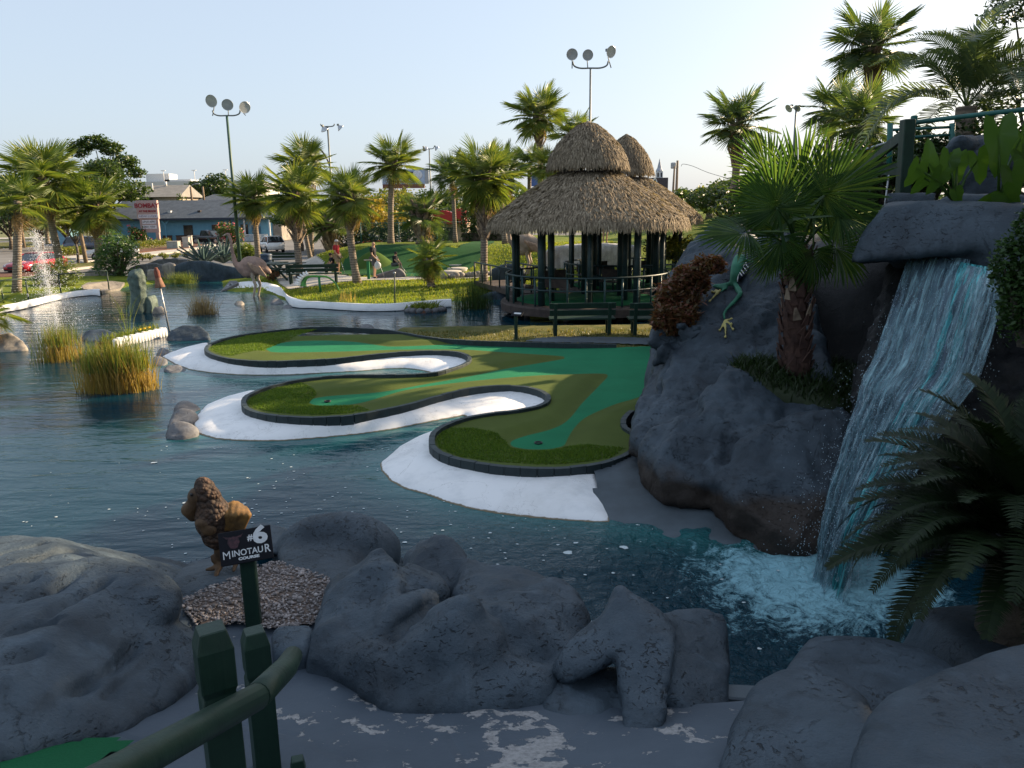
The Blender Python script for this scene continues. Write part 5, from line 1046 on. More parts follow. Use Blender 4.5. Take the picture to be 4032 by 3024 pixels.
for i, (px, Y, h, r_, mt) in enumerate(((30, 100, 9, 6, m_leaf_d), (150, 96, 8.5, 5.5, m_leaf_d), (255, 98, 8, 5, m_leaf_d), (575, 150, 9.5, 5, m_leaf), (860, 170, 12.5, 7, m_leaf_d), (1060, 150, 8, 5, m_leaf), (1180, 85, 6, 3.5, m_leaf), (1300, 80, 6, 3.6, m_leaf), (1440, 75, 6.4, 3.8, m_leaf_gold), (1500, 90, 7.5, 4, m_leaf_y), (1600, 82, 6.2, 3.4, m_leaf_y), (1720, 88, 6.8, 4, m_leaf), (1830, 80, 6.5, 3.6, m_leaf), (1960, 70, 6, 3.6, m_leaf_y), (2060, 76, 6.6, 3.6, m_leaf), (2620, 66, 5.4, 3.2, m_leaf_d), (2700, 52, 5.0, 3.0, m_leaf), (2790, 46, 5.2, 2.9, m_leaf_y), (2880, 38, 5.0, 2.8, m_leaf), (2980, 34, 4.8, 2.6, m_leaf_d), (3090, 30, 4.8, 2.6, m_leaf_d), (2560, 60, 4.4, 2.6, m_leaf_d))):
    lab = ('dark dense tree at the far left edge across the lot', 'dark dense tree behind the leaning palm', 'dark tree between the left palms across the lot', 'rounded tree in front of the parking garage at its left end', 'big dark oak in front of the parking garage', 'tree behind the roof end of the blue building', 'green tree behind the taller bench palm', 'green tree behind the man in red', 'golden-leaved tree beside the slender palm', 'yellow-green tree left of the billboard', 'yellow-green tree below the billboard', 'green tree right of the billboard pole light', 'green tree above the red awning', 'yellow-green tree behind the big lawn palm', 'green tree left of the thatched roof edge', 'dark shrubby tree right of the church', 'green tree right of the thatched roof', 'yellow-green tree below the utility pole wire', 'leafy tree under the lone palm', 'dark tree behind the near fan leaves', 'dark tree at the foot of the leaning trunk palm', 'dark low tree behind the second thatched roof')[i]
    p = aty(px, 900, Y); zb = ZP if Y > 60 else lz(p.x, min(p.y, 63)) if Y < 62 else ZP
    h = h if Y > 62 else max(1.6, 4.9-zb)
    tree(lab, (p.x, p.y, zb-.1), h, min(r_, h*.75), 330+i, mt, 3600 if Y > 60 else 5200, max(.34, Y*.0046) if Y > 60 else .2, .22, trunk_h=.2)
hedge('clipped hedge along the street in front of the blue van', gp(235, 1015), gp(335, 1008), 1.0, 1.0, 401, m_leaf_y, 2200, .16, z=ZP+.1)
hedge('clipped hedge under the restaurant sign', gp(540, 988), gp(670, 975), 1.0, 1.2, 402, m_leaf_y, 2200, .2, z=ZP+.15)
for i, px in enumerate((590, 645, 690, 735, 470, 560)):
    p = at(px, 1022-(px-560)*.06, -.3); shrub('small round street bush, number %s from the left of the row behind the rock wall' % ('three', 'four', 'five', 'six', 'one', 'two')[i], p, .5, .5, .55, 410+i, m_leaf_y, 400, .13, group='round bushes along the pond street')
hedge('low green hedge above the rocks right of the pavilions', tuple(aty(2560, 960, 33)[:2]), tuple(aty(2730, 925, 30)[:2]), .9, .8, 420, m_leaf_y, 3000, .12, z=1.5)
hedge('dark ivy covered fence behind the bank hole', tuple(aty(1300, 960, 54)[:2]), tuple(aty(1760, 950, 54)[:2]), 2.2, .5, 421, m_leaf_d, 5200, .2, z=.8)
hedge('dark ivy hedge beside the red awning building', tuple(aty(1820, 950, 52)[:2]), tuple(aty(2060, 945, 52)[:2]), 3.0, .8, 422, m_leaf_d, 4200, .2, z=1.2)
# grass blades where the sun rakes the lawn
n = 30000; X = rng.uniform(-13, 6, n); Y = rng.uniform(29, 46, n); d = sdist(X, Y, SHORE); k = (d > .45) & ~inpoly(X, Y, PTH) & ~inpoly(X, Y, BANKP); X, Y = X[k], Y[k]; Z = land_z(X[None], Y[None])[0]
blades('lawn_grass', np.stack([X, Y, Z], 1), 'sunlit short lawn grass round the palms', m_blade, (.05, .12), .018, .06, seed=9)
n = 9000; X = rng.uniform(-3, 7, n); Y = rng.uniform(16, 21.5, n); k = (sdist(X, Y, STRIP) > .1) & ~inpoly(X, Y, WALK) & ~inpoly(X, Y, GREEN); X, Y = X[k], Y[k]
blades('strip_grass', np.stack([X, Y, strip_z(X[None], Y[None])[0]], 1), 'dry tufty grass behind the far curb by the benches', leafmat('dry_blade', (.07, .09, .02), (.13, .12, .03), (.20, .16, .06), trans=.3), (.03, .09), .01, .05, seed=10)
# reeds standing in the pond
m_reed = leafmat('reed_gold', (.17, .17, .03), (.30, .22, .06), (.40, .26, .09), trans=.4, rough=.6)
m_reed_g = leafmat('reed_green', (.06, .11, .02), (.13, .17, .03), (.22, .22, .05), trans=.4, rough=.6)
m_reed_b = leafmat('reed_brown', (.20, .15, .08), (.28, .21, .12), (.34, .27, .17), trans=.35, rough=.7)
def reeds(label, c, rx, ry, h, n, mat, seed, mat2=None, lean=.12, dx=0.0):
    r = np.random.default_rng(seed); t = thing('reed_clump', label, 'reeds', c); a = r.uniform(0, 2*PI, n); q = r.uniform(0, 1, n)**.62*r.uniform(.8, 1.15, n); P = np.stack([np.cos(a)*q*rx, np.sin(a)*q*ry, a*0-.1], 1)
    k1 = q < .62; blades('stems', P[k1], '', mat, (h*.5, h*1.08), .007, lean*h*1.3, seed+500, t); blades('edge_stems', P[~k1], '', mat, (h*.2, h*.9), .007, lean*h*1.8, seed+700, t)
    if mat2: blades('leaf_tips', P[:n//2]+np.array([dx, 0, h*.45]), '', mat2, (h*.3, h*.65), .007, lean*h*1.5, seed+900, t)
    return t
reeds('tall golden reed clump standing in the pond at the left', at(243, 1418, 0), .52, .4, 1.05, 420, m_reed, 1, m_reed_g)
reeds('largest golden reed clump, in front of the white flower planter', at(470, 1535, 0), .78, .45, 1.15, 1500, m_reed, 2, m_reed_g)
reeds('thin sparse reeds at the left of the golden clumps', at(165, 1430, 0), .3, .3, 1.2, 26, m_reed_g, 3, None, .2)
reeds('brown dried reed clump in open water left of the ostrich', at(800, 1237, 0), .55, .35, .95, 520, m_reed_b, 4, None, .25)
reeds('green reed tuft before the dark rock wall', at(716, 1117, 0), .85, .45, .75, 420, m_reed_g, 5, m_reed_g, .45)
reeds('slim yellow reeds at the shore of the serpent lawn', at(1370, 1212, 0), .3, .2, .75, 90, m_reed_g, 6, m_reed)
reeds('dark green rushes in front of the big lawn palm', at(1870, 1215, 0), .75, .4, 1.45, 520, leafmat('rush', (.02, .05, .015), (.04, .08, .02), (.07, .11, .025), trans=.3), 7, None, .12)
t = reeds('single tall green shoot arching above the flower planter', at(505, 1345, .2), .25, .1, 1.5, 14, m_reed_g, 8, m_reed_g, .3)

for i, (px, py, Y, rx, h) in enumerate(((3480, 760, 14, 1.1, 1.3), (3660, 740, 14.5, 1.2, 1.5), (3930, 720, 15, 1.3, 1.6), (3330, 800, 16, 1.2, 1.3))):
    q = PX(px, py, Y); shrub(('dark shrub behind the thick hill fence post', 'dark shrub under the teal rails of the hill fence', 'dark shrub behind the largest elephant ear leaf', 'dark shrub left of the hill fence brace')[i], (q.x, q.y, q.z-.3), rx, .9, h, 460+i, m_leaf_d, 3200, .11)

for i, (x, y, h, r_) in enumerate(((-8.5, -4.5, 6.0, 3.2), (-3.0, -7.0, 6.5, 3.2), (3.0, -6.0, 6.5, 3.2), (8.0, -3.0, 6.0, 3.0))):  # unseen trees added behind the camera to cut sky light on camera-facing sides
    tree(('added light-blocking evergreen behind the viewpoint, farthest left', 'added light-blocking evergreen behind the viewpoint, left of the upper walk', 'added light-blocking evergreen behind the viewpoint, right of the upper walk', 'added light-blocking evergreen behind the viewpoint, beside the right boulders')[i], (x, y, .2), h, r_, 480+i, m_leaf_d, 6000, .32, .2, trunk_h=.12)
# ================================================================== WATERFALL, SPRAY, FOAM
def fall_mat(name, col, alpha, hole_scale, lo, hi, rough=.15, vs=.3):
    """broken white water: streaks stretched along the fall, clear between them"""
    m, n, l, p = newmat(name)
    uv = n.new('ShaderNodeAttribute'); uv.attribute_name = 'flow'
    mp = n.new('ShaderNodeMapping'); mp.inputs['Scale'].default_value = (hole_scale, hole_scale*vs, 1); l.new(uv.outputs['Vector'], mp.inputs[0])
    t = noise_node(n, l, 1.0, 7, .72, mp.outputs[0], 1.4)
    t2 = noise_node(n, l, 3.2, 4, .6, mp.outputs[0], .3)
    k = mth(n, l, 'ADD', mth(n, l, 'MULTIPLY', t.outputs[0], .7), mth(n, l, 'MULTIPLY', t2.outputs[0], .3))
    a = ramp(n, l, k, [(lo, (0, 0, 0)), (hi, (1, 1, 1))])
    cr_ = ramp(n, l, k, [(.42, tuple(x*.75 for x in col)), (.66, tuple(min(.92, x*1.9+.06) for x in col))]); l.new(cr_.outputs[0], p.inputs['Base Color']); p.inputs['Roughness'].default_value = rough; p.inputs['IOR'].default_value = 1.33  # white streaks, with highlights painted into the base colour
    p.inputs['Transmission Weight'].default_value = .25
    l.new(mth(n, l, 'MULTIPLY', a.outputs[0], alpha), p.inputs['Alpha']); bump(n, l, p, k, 1.0, .04); return m
m_fall = fall_mat('falling_water', (.24, .41, .52), .88, 4.2, .34, .66, .2, .38)
m_fall_s = fall_mat('sparse_falling_water', (.25, .37, .47), .8, 9, .50, .70, .2, .45)
m_fall_t = fall_mat('teal_falling_water', (.06, .42, .47), .92, 3.8, .30, .60, .2, .38)
m_clear = fall_mat('clear_water_sheet', (.06, .10, .145), .9, 3.0, .22, .50)
m_drop = M('water_drop', (.36, .46, .53), (.28, .37, .43), scale=3, rough=.15, spec=.7)
LB = [(3590, 985, 9.10), (3560, 1060, 9.0), (3520, 1180, 8.9), (3480, 1300, 8.75), (3450, 1400, 8.6), (3400, 1490, 8.4), (3380, 1560, 8.3), (3340, 1680, 8.1), (3300, 1830, 7.85), (3260, 2000, 7.5), (3225, 2200, 7.1)]
RB = [(3985, 1050, 7.95), (3960, 1130, 7.75), (3935, 1230, 7.6), (3900, 1360, 7.45), (3850, 1500, 7.3), (3760, 1620, 7.2), (3690, 1740, 7.1), (3600, 1880, 6.95), (3500, 2040, 6.8), (3420, 2180, 6.65), (3380, 2330, 6.5)]
LBs = catmull([PX(*q) for q in LB], 6); RBs = catmull([PX(*q) for q in RB], 6)
def fall_pt(u, v):
    i = min(int(v*(len(LBs)-1)), len(LBs)-2); f = v*(len(LBs)-1)-i
    return LBs[i].lerp(LBs[i+1], f).lerp(RBs[i].lerp(RBs[i+1], f), u)
WF = thing('waterfall', 'broad bluish waterfall pouring from the overhang into the pond', 'waterfall', fall_pt(.5, 1))
fo = WF.location.copy()
def fsheet(name, u0, u1, v0, v1, nu, nv, mat, out, seed, wob=.05, sag=0.0):
    V = []; fl = []; r = np.random.default_rng(seed)
    for j in range(nv):
        v = v0+(v1-v0)*j/(nv-1)
        for i in range(nu):
            u = u0+(u1-u0)*i/(nu-1); p = fall_pt(u, v) + Vector((-.62, -.75, .1))*(out*(0.15+v))
            V.append(p); fl.append((u*4.0, v*3.2*1.0, seed))
    A = np.array([tuple(p) for p in V]); q = vnoise(np.stack([np.array(fl)[:, 0]*6, np.array(fl)[:, 1]*1.5, np.full(len(V), seed*3.)], 1), 1.0, seed, 4)+.6*vnoise(np.stack([np.array(fl)[:, 0]*9, np.array(fl)[:, 1]*6, np.full(len(V), seed*5.)], 1), 1.0, seed+9, 3)*np.array(fl)[:, 1]/3.2
    amp = wob*(.25+np.array(fl)[:, 1]/3.2); A += np.array([-.6, -.75, .15])[None]*(q*amp)[:, None]
    F = [(j*nu+i, j*nu+i+1, (j+1)*nu+i+1, (j+1)*nu+i) for j in range(nv-1) for i in range(nu-1)]
    o = npmesh(name, A, F, mat, WF, True, tuple(fo)); at_ = o.data.attributes.new('flow', 'FLOAT_VECTOR', 'POINT'); at_.data.foreach_set('vector', np.array(fl, np.float32).ravel()); return o
fsheet('water_sheet', .0, .60, 0, 1.0, 100, 130, m_clear, .0, 1, .10)
fsheet('white_water', .0, .62, 0, 1.0, 120, 150, m_fall, .06, 2, .14)
fsheet('white_water', .02, .58, .22, 1.02, 110, 150, m_fall, .13, 3, .20)
fsheet('teal_stream', .50, .84, .03, 1.02, 70, 130, m_clear, .10, 4, .10)
fsheet('teal_stream', .54, .80, .02, 1.02, 70, 150, m_fall_t, .14, 5, .16)
fsheet('white_water', .46, .90, .03, 1.02, 90, 150, m_fall, .18, 7, .2)
fsheet('side_stream', .80, 1.0, 0, .72, 60, 120, m_fall, .05, 6, .12)
fsheet('side_stream', .84, 1.0, .0, .9, 60, 120, m_fall_s, .12, 8, .2)
# flying drops
n = 5200; rg_ = np.random.default_rng(12); P = []
for k in range(n):
    v = rg_.uniform(.08, 1.03)**.75; u = rg_.uniform(0, 1.0); q = fall_pt(u, min(v, 1.0)); sp = .05+.20*v; P.append((q.x-.08*v+rg_.normal(0, sp), q.y-.12*v+rg_.normal(0, sp*.8), q.z+rg_.normal(0, sp*.7)))
P = np.array(P); P = P[P[:, 2] > 0]; n = len(P); s_ = rg_.uniform(.002, .006, n)
V = base[None]*s_[:, None, None]*np.array([1, 1, 1.5]) + P[:, None]; o = npmesh('drops', V.reshape(-1, 3), (tri[None]+6*np.arange(n)[:, None, None]).reshape(-1, 3), m_drop, WF, True, tuple(fo)); o['kind'] = 'stuff'
# fountain jet in the left of the pond
fp = at(232, 1300, 0); T = thing('fountain', 'white fountain jet spraying above the pond at the far left', 'fountain', fp)
n = 4200; tt = rg_.uniform(0, 1, n)**.8; h = 3.1; side = rg_.normal(0, 1, (n, 2)); fall = rg_.uniform(0, 1, n) < .55
zz = np.where(fall, h*(1-tt**2)*rg_.uniform(.25, 1, n), h*tt); spread = np.where(fall, .10+.55*tt, .035+.05*tt)
P = np.stack([side[:, 0]*spread+.0*zz-.10*zz, side[:, 1]*spread, np.maximum(zz+rg_.normal(0, .05, n), .01)], 1); s_ = rg_.uniform(.005, .014, n)
V = base[None]*s_[:, None, None] + P[:, None]; o = npmesh('drops', V.reshape(-1, 3), (tri[None]+6*np.arange(n)[:, None, None]).reshape(-1, 3), M('spray_drop', (.85, .87, .9), (.8, .82, .85), rough=.3), T, True); o['kind'] = 'stuff'
n = 6500; tt = rg_.uniform(0, 1, n); P = np.stack([rg_.normal(0, .10+.45*(1-tt)**2, n)-.28*tt, rg_.normal(0, .10+.45*(1-tt)**2, n), .02+2.9*tt**1.3], 1); s_ = rg_.uniform(.002, .0055, n)
V = base[None]*s_[:, None, None] + P[:, None]; o = npmesh('mist', V.reshape(-1, 3), (tri[None]+6*np.arange(n)[:, None, None]).reshape(-1, 3), bpy.data.materials['spray_drop'], T, True); o['kind'] = 'stuff'
# foam flecks drifting on the pond
n = 420; X = rg_.uniform(-6.5, 2.6, n*3); Y = rg_.uniform(5.6, 11.5, n*3); dens = np.exp(-((X+1.5)/4)**2)*(.35+.65*sstep(11.5, 7, Y)); k = (rg_.uniform(0, 1, n*3) < dens) & ~inpoly(X, Y, W3) & ~inpoly(X, Y, W2); X, Y = X[k][:n], Y[k][:n]; n = len(X)
m8 = 8; an = np.arange(m8)*2*PI/m8; R_ = rg_.uniform(.005, .016, n)*np.where(rg_.uniform(0, 1, n) > .95, 2.6, 1); rad_ = R_[:, None]*rg_.uniform(.6, 1.2, (n, m8))
V = np.stack([X[:, None]+rad_*np.cos(an)*1.3, Y[:, None]+rad_*np.sin(an), np.full((n, m8), .006)], 2); F = (np.arange(m8)[None]+m8*np.arange(n)[:, None])
o = npmesh('foam_flecks', V.reshape(-1, 3), F, M('foam', (.62, .68, .70), (.4, .47, .5), scale=60, rough=.8)); tag(o, 'white foam flecks drifting on the near pond', 'foam', kind='stuff')
# white planter trough with yellow flowers
pc = at(550, 1372, 0); T = thing('planter', 'white scalloped planter in the pond holding grass and yellow flowers', 'planter', pc)
a_, b_ = at(450, 1372, 0)-pc, at(655, 1322, 0)-pc; L = (b_-a_).length; bk_ = Vector((-(b_-a_).y, (b_-a_).x, 0)).normalized()
for k in range(17):
    q = a_.lerp(b_, (k+.5)/17); MB().tube([q+Vector((0, 0, -.1)), q+Vector((0, 0, .18)), q+Vector((0, 0, .25+.02*(k % 2)))], [L/28, L/27, L/45], 8).build('scallop', m_white, T, fix=False)
MB().bar(a_+bk_*.3+Vector((0, 0, .06)), b_+bk_*.3+Vector((0, 0, .06)), .45, .18).build('soil', m_mulch, T)
pts = [a_.lerp(b_, random.random())+bk_*random.uniform(.08, .5)+Vector((0, 0, .14)) for _ in range(420)]; blades('grass', np.array([tuple(p) for p in pts]), '', m_reed_g, (.1, .32), .012, .12, 7, T)
for k in range(3): q = a_.lerp(b_, .52+.09*k)+bk_*.05+Vector((0, 0, .33)); MB().lathe([(0, -.02), (.035, 0), (.055, .03), (.02, .012), (0, .01)], q, 8).build('flower', M('yellow_petal', (.75, .5, .02), rough=.6), T)
# pond rocks
def pond_rock(label, pts, seed, mat=None, back=.3, Y=None):
    P = [(x, y, at(x, yb, 0).y) for x, y, yb in pts]; o = sculpt('pond_rock', [hullpx(P, back, .25, .85)], mat or m_rock_far, .05, 5, ((2.2, .05, 3), (8, .015, 2)), seed=seed); return tag(o, label, 'rock')
pond_rock('dark smooth rocks at the right end of the white planter', [(652, 1335, 1340), (670, 1300, 1335), (720, 1277, 1330), (790, 1280, 1330), (826, 1310, 1335), (830, 1335, 1340), (760, 1342, 1342), (690, 1345, 1345)], 1, m_rock, .5)
pond_rock('dark rock left of the white planter behind the reeds', [(318, 1330, 1335), (340, 1300, 1330), (400, 1292, 1330), (460, 1310, 1335), (440, 1345, 1345), (340, 1348, 1348)], 2, m_rock)
pond_rock('pale boulder at the left edge of the pond', [(-60, 1385, 1385), (-20, 1320, 1370), (40, 1308, 1370), (85, 1335, 1375), (113, 1365, 1380), (80, 1380, 1385), (0, 1385, 1388)], 3, m_rock_tan, .6)
pond_rock('small rock at the tip of the first white bank', [(615, 1390, 1400), (630, 1370, 1392), (655, 1372, 1392), (668, 1385, 1395), (650, 1402, 1404), (622, 1404, 1405)], 4)
pond_rock('second rock at the tip of the first white bank', [(592, 1425, 1436), (600, 1402, 1425), (630, 1398, 1425), (662, 1415, 1430), (650, 1440, 1442), (605, 1440, 1442)], 5)
pond_rock('foremost rock at the tip of the first white bank', [(645, 1450, 1462), (655, 1436, 1450), (700, 1433, 1450), (740, 1450, 1456), (720, 1466, 1468), (665, 1470, 1472)], 6)
pond_rock('upper rock of three at the tip of the middle white bank', [(672, 1625, 1630), (690, 1590, 1610), (720, 1578, 1600), (770, 1582, 1602), (798, 1600, 1610), (760, 1630, 1632), (700, 1650, 1650)], 7)
pond_rock('middle rock of three at the tip of the middle white bank', [(652, 1670, 1685), (672, 1630, 1665), (715, 1605, 1655), (760, 1612, 1655), (785, 1635, 1660), (760, 1665, 1675), (690, 1685, 1690)], 8)
pond_rock('foremost rock of three at the tip of the middle white bank', [(645, 1715, 1728), (665, 1680, 1710), (700, 1658, 1705), (750, 1662, 1705), (788, 1690, 1708), (780, 1715, 1722), (720, 1730, 1735), (660, 1728, 1732)], 9)
pond_rock('small tan rock in the water below the ostrich', [(921, 1196, 1200), (930, 1188, 1198), (950, 1186, 1198), (963, 1195, 1199), (955, 1203, 1203), (928, 1203, 1203)], 10, m_rock_tan, .3)
pond_rock('round stone at the shore below the white beach', [(1063, 1190, 1196), (1078, 1178, 1190), (1105, 1176, 1190), (1117, 1192, 1196), (1090, 1200, 1200)], 11, m_rock_far, .4)
pond_rock('flat stone in the water right of the round stone', [(1108, 1212, 1214), (1122, 1200, 1208), (1145, 1202, 1208), (1158, 1212, 1213), (1130, 1216, 1216)], 12, m_rock_far, .4)
pond_rock('tiny boulder peeking over the back of the far curb', [(1415, 1296, 1296), (1425, 1280, 1292), (1445, 1275, 1290), (1468, 1280, 1292), (1473, 1296, 1297)], 13, m_rock_far, .4)
ip = at(1675, 1225, 0); T = thing('plant_island', 'small stone-rimmed island of green plants before the lawn', 'planter', ip)
for k in range(14):
    a = k*2*PI/14; MB().ball((math.cos(a)*.62, math.sin(a)*.45, .05), (.17, .15, .12), 7, 5).build('stone', m_rock_far, T)
MB().lathe([(0, .1), (.55, .08), (.6, -.1)], (0, 0, 0), 14).build('soil', m_mulch, T, fix=False); blades('plants', np.stack([rng.normal(0, .25, 260), rng.normal(0, .2, 260), np.full(260, .08)], 1), '', m_reed_g, (.12, .32), .03, .25, 5, T)
# rock wall at the far left of the pond
def wall_rock(label, pts, Y, seed, mat, back=.6, drop=.5): o = sculpt('wall_rock', [hullpx([(x, y, Y) for x, y in pts], back, drop, .95)], mat, .09, 4, ((1.3, .1, 3), (5, .03, 2)), seed=seed); return tag(o, label, 'rock')
wall_rock('tan rock block of the pond wall behind the oleander', [(330, 1075), (350, 1060), (400, 1066), (480, 1072), (500, 1095), (470, 1110), (340, 1108)], 43, 1, m_rock_tan)
wall_rock('pale square block of the pond wall left of the torch', [(578, 1062), (590, 1056), (615, 1058), (620, 1105), (580, 1110)], 41.5, 2, m_rock_tan)
wall_rock('grey broken blocks of the pond wall behind the torch', [(505, 1060), (540, 1042), (600, 1032), (640, 1040), (700, 1050), (700, 1095), (650, 1110), (520, 1112)], 43, 3, m_rock_far)
wall_rock('lit stone stack in the middle of the pond wall', [(640, 1042), (665, 1036), (690, 1040), (690, 1070), (675, 1082), (650, 1080)], 42, 4, m_rock_tan)
wall_rock('upper grey ledge of the pond wall below the street bushes', [(560, 1040), (620, 1018), (690, 1016), (740, 1022), (730, 1045), (600, 1050)], 45, 5, m_rock_far)
wall_rock('long dark grey boulder wall left of the ostrich', [(685, 1050), (720, 1030), (790, 1022), (830, 1030), (850, 1045), (920, 1048), (960, 1060), (960, 1100), (880, 1112), (700, 1112)], 42, 6, m_rock)
wall_rock('mossy dark rocks along the shore right of the lawn palm', [(1880, 1170), (1920, 1150), (2000, 1140), (2060, 1150), (2080, 1180), (1960, 1188)], 31, 7, m_rock)
wall_rock('large grey boulder seen through the pavilion, sunlight put into its pale colour', [(2135, 1030), (2150, 985), (2190, 968), (2280, 960), (2400, 955), (2500, 965), (2520, 1060), (2400, 1090), (2200, 1080)], 37, 8, rockmat('sunlit_tone_rock', (.50, .48, .45), (.30, .29, .28)), 1.2)  # rock colour raised so the boulder looks sunlit
wall_rock('grey rock mound beside the second ostrich on the lawn', [(1935, 1065), (1975, 1042), (2030, 1040), (2070, 1060), (2060, 1080), (1940, 1080)], 35.5, 9, m_rock)
wall_rock('long low rock in front of the bank mound', [(1470, 1085), (1530, 1068), (1575, 1058), (1595, 1075), (1602, 1094), (1480, 1098)], 38.5, 10, m_rock_far, .6)
gb = thing('stone_edging', 'row of pale edging stones along the lawn path', 'stones', (0, 0, 0))
for k in range(16):
    p = at(1730+k*17, 1092-k*1.2+random.uniform(-2, 2), .42); s_ = random.uniform(.14, .24); MB().ball(p, (s_, s_*.8, s_*.9), 7, 5).build('stone', m_rock_tan, gb)
for i, (px, py) in enumerate(((1795, 1042), (1800, 1056), (1775, 1068), (1760, 1040))):
    p = at(px, py, .62); o = MB(p).lathe([(0, .03), (.5, .03), (.55, 0), (.5, -.15)], p, 9).build('stepping_stone', m_conc); tag(o, ('farthest flat stepping stone of four on the lawn slope', 'widest flat stepping stone on the lawn slope', 'nearest flat stepping stone to the edging stones', 'leftmost flat stepping stone beside the small bushy palm')[i], 'stone', 'stepping stones on the lawn')
# ================================================================== STATUES
def E3(px, py, Y, rx, ry, rz, rot=(0, 0, 0)): return ('e', PX(px, py, Y), (rx, ry, rz), rot)
def CP_(a, r1, b, r2): return ('c', PX(*a), r1, PX(*b), r2)
def scale_mat():
    m, n, l, p = newmat('scaly_brown'); co = coords(n, 'Object')
    v = n.new('ShaderNodeTexVoronoi'); v.inputs['Scale'].default_value = 34; l.new(co, v.inputs['Vector']); t = noise_node(n, l, 5, 5, .6, co)
    c = ramp(n, l, t.outputs[0], [(.35, (.045, .024, .015)), (.6, (.10, .052, .028)), (.75, (.17, .085, .035))])
    dk = ramp(n, l, v.outputs['Distance'], [(.25, (1, 1, 1)), (.75, (.35, .35, .35))]); l.new(mixc(n, l, 1.0, c.outputs[0], dk.outputs[0], 'MULTIPLY'), p.inputs['Base Color']); p.inputs['Roughness'].default_value = .75
    bump(n, l, p, mth(n, l, 'SUBTRACT', 1.0, v.outputs['Distance']), .9, .02); return m
m_scale = scale_mat(); m_beak = M('tan_brown_paint', (.125, .072, .034), (.05, .030, .017), scale=9, rough=.7, bmp=.4, bscale=25)
def q3(x, y): return 700+x/3.318, 1850+y/3.318
CY_ = 5.05; bpos = at(850, 2275, 1.06)
T = thing('bird_statue', 'brown scaly bird statue with a big bowed head on the rock by the sign', 'statue', bpos); bo = tuple(bpos)
def b3(x, y, dY=0.0): return PX(*q3(x, y), CY_+dY)
sculpt('body', [('e', b3(460, 620), (.122, .125, .155), (0, .25, 0)), ('e', b3(500, 830), (.098, .10, .115)), ('c', b3(480, 560), .10, b3(350, 300, .0), .085), ('e', b3(350, 250), (.075, .075, .085)), ('c', b3(330, 180), .055, b3(450, 330), .06), ('c', b3(540, 900), .055, b3(545, 1010), .035)], m_scale, .012, 5, ((14, .008, 2),), T, bo, 3)
sculpt('head', [('e', b3(240, 350, -.03), (.055, .06, .07)), ('c', b3(230, 420, -.03), .05, b3(150, 520, -.02), .055), ('c', b3(150, 530, -.02), .055, b3(190, 620, -.02), .035)], m_beak, .010, 4, ((12, .006, 2),), T, bo, 4)
for s_ in (-.05,): MB(bpos).ball(b3(180, 325, -.085), .012, 8, 6).build('eye', m_black, T)
tail = [('e', b3(770, 640, .07), (.075, .07, .085))]
for i in range(6):
    u = -1+2*i/5; tp_ = b3(745+u*120, 450+abs(u)**1.5*70, .03+.02*i); md_ = b3(745+u*165, 590, -.05+.03*abs(u)); bt_ = b3(735+u*110, 770, -.03)
    tail += [('c', b3(745+u*60, 540, .06), .026, tp_, .03), ('c', tp_, .03, md_, .027), ('c', md_, .027, bt_, .020)]
sculpt('tail', tail, M('sunlit_ochre_tail', (.24, .125, .03), (.08, .045, .015), scale=9, rough=.65, bmp=.5, bscale=25), .008, 1, ((18, .005, 2),), T, bo, 5)  # sunlight on the tail is put into this lighter ochre colour
sculpt('wing', [('e', b3(330, 690, -.10), (.055, .035, .04)), ('e', b3(400, 780, -.10), (.06, .03, .05))], m_beak, .012, 4, ((12, .006, 2),), T, bo, 6)
for lx_, ly_, dY, tx in ((545, 1000, 0, 0), (790, 1000, .12, 40)):
    ft = b3(lx_-5, 1290, dY-.02); ft.z = max(ft.z, 1.07)
    sculpt('leg', [('c', b3(lx_, ly_-40, dY), .045, b3(lx_+5, 1180, dY), .034), ('c', b3(lx_+5, 1180, dY), .034, ft, .03), ('c', ft, .026, ft+Vector((-.075, -.03, -.005)), .012), ('c', ft, .026, ft+Vector((.015, -.12, -.03)), .012), ('c', ft, .024, ft+Vector((-.03, .08, 0)), .010), ('c', ft+Vector((-.03, 0, .05)), .02, ft+Vector((-.04, 0, .08)), .014)], m_beak, .009, 2, ((14, .004, 2),), T, bo, 7)
# ---- frog on the slab: follow the rock by casting lines of sight onto it
from mathutils.bvhtree import BVHTree
slab_o = [o for o in C.objects if o.name == 'rock_slab'][0]
bvh = BVHTree.FromPolygons([v.co for v in slab_o.data.vertices], [p.vertices[:] for p in slab_o.data.polygons])
def on_slab(px, py, lift=0.0):
    d = ray(px, py).normalized(); h = bvh.ray_cast(Vector((0, 0, CAMH)), d)
    p = h[0] if h[0] is not None else aty(px, py, 11.2); return p - d*lift
def qf(x, y): return 2550+x/4.148, 950+y/4.148
fr0 = on_slab(*qf(1410, 690), .05); T = thing('frog_sculpture', 'green tree frog sculpture with yellow feet climbing the tall rock slab', 'sculpture', fr0); f0 = tuple(fr0)
m_frog = M('frog_green', (.035, .20, .115), (.025, .13, .08), scale=5, rough=.6, bmp=.2); m_ftoe = M('frog_yellow', (.50, .44, .16), (.36, .30, .10), scale=9, rough=.6)
def fq(x, y, l_=.05): return on_slab(*qf(x, y), l_)
def chain(pts, rs): return [('c', a, ra, b, rb) for a, b, ra, rb in zip(pts[:-1], pts[1:], rs[:-1], rs[1:])]
pk = 1/ (FPX/11.0)
def rw(w_): return w_/4.148*pk/2
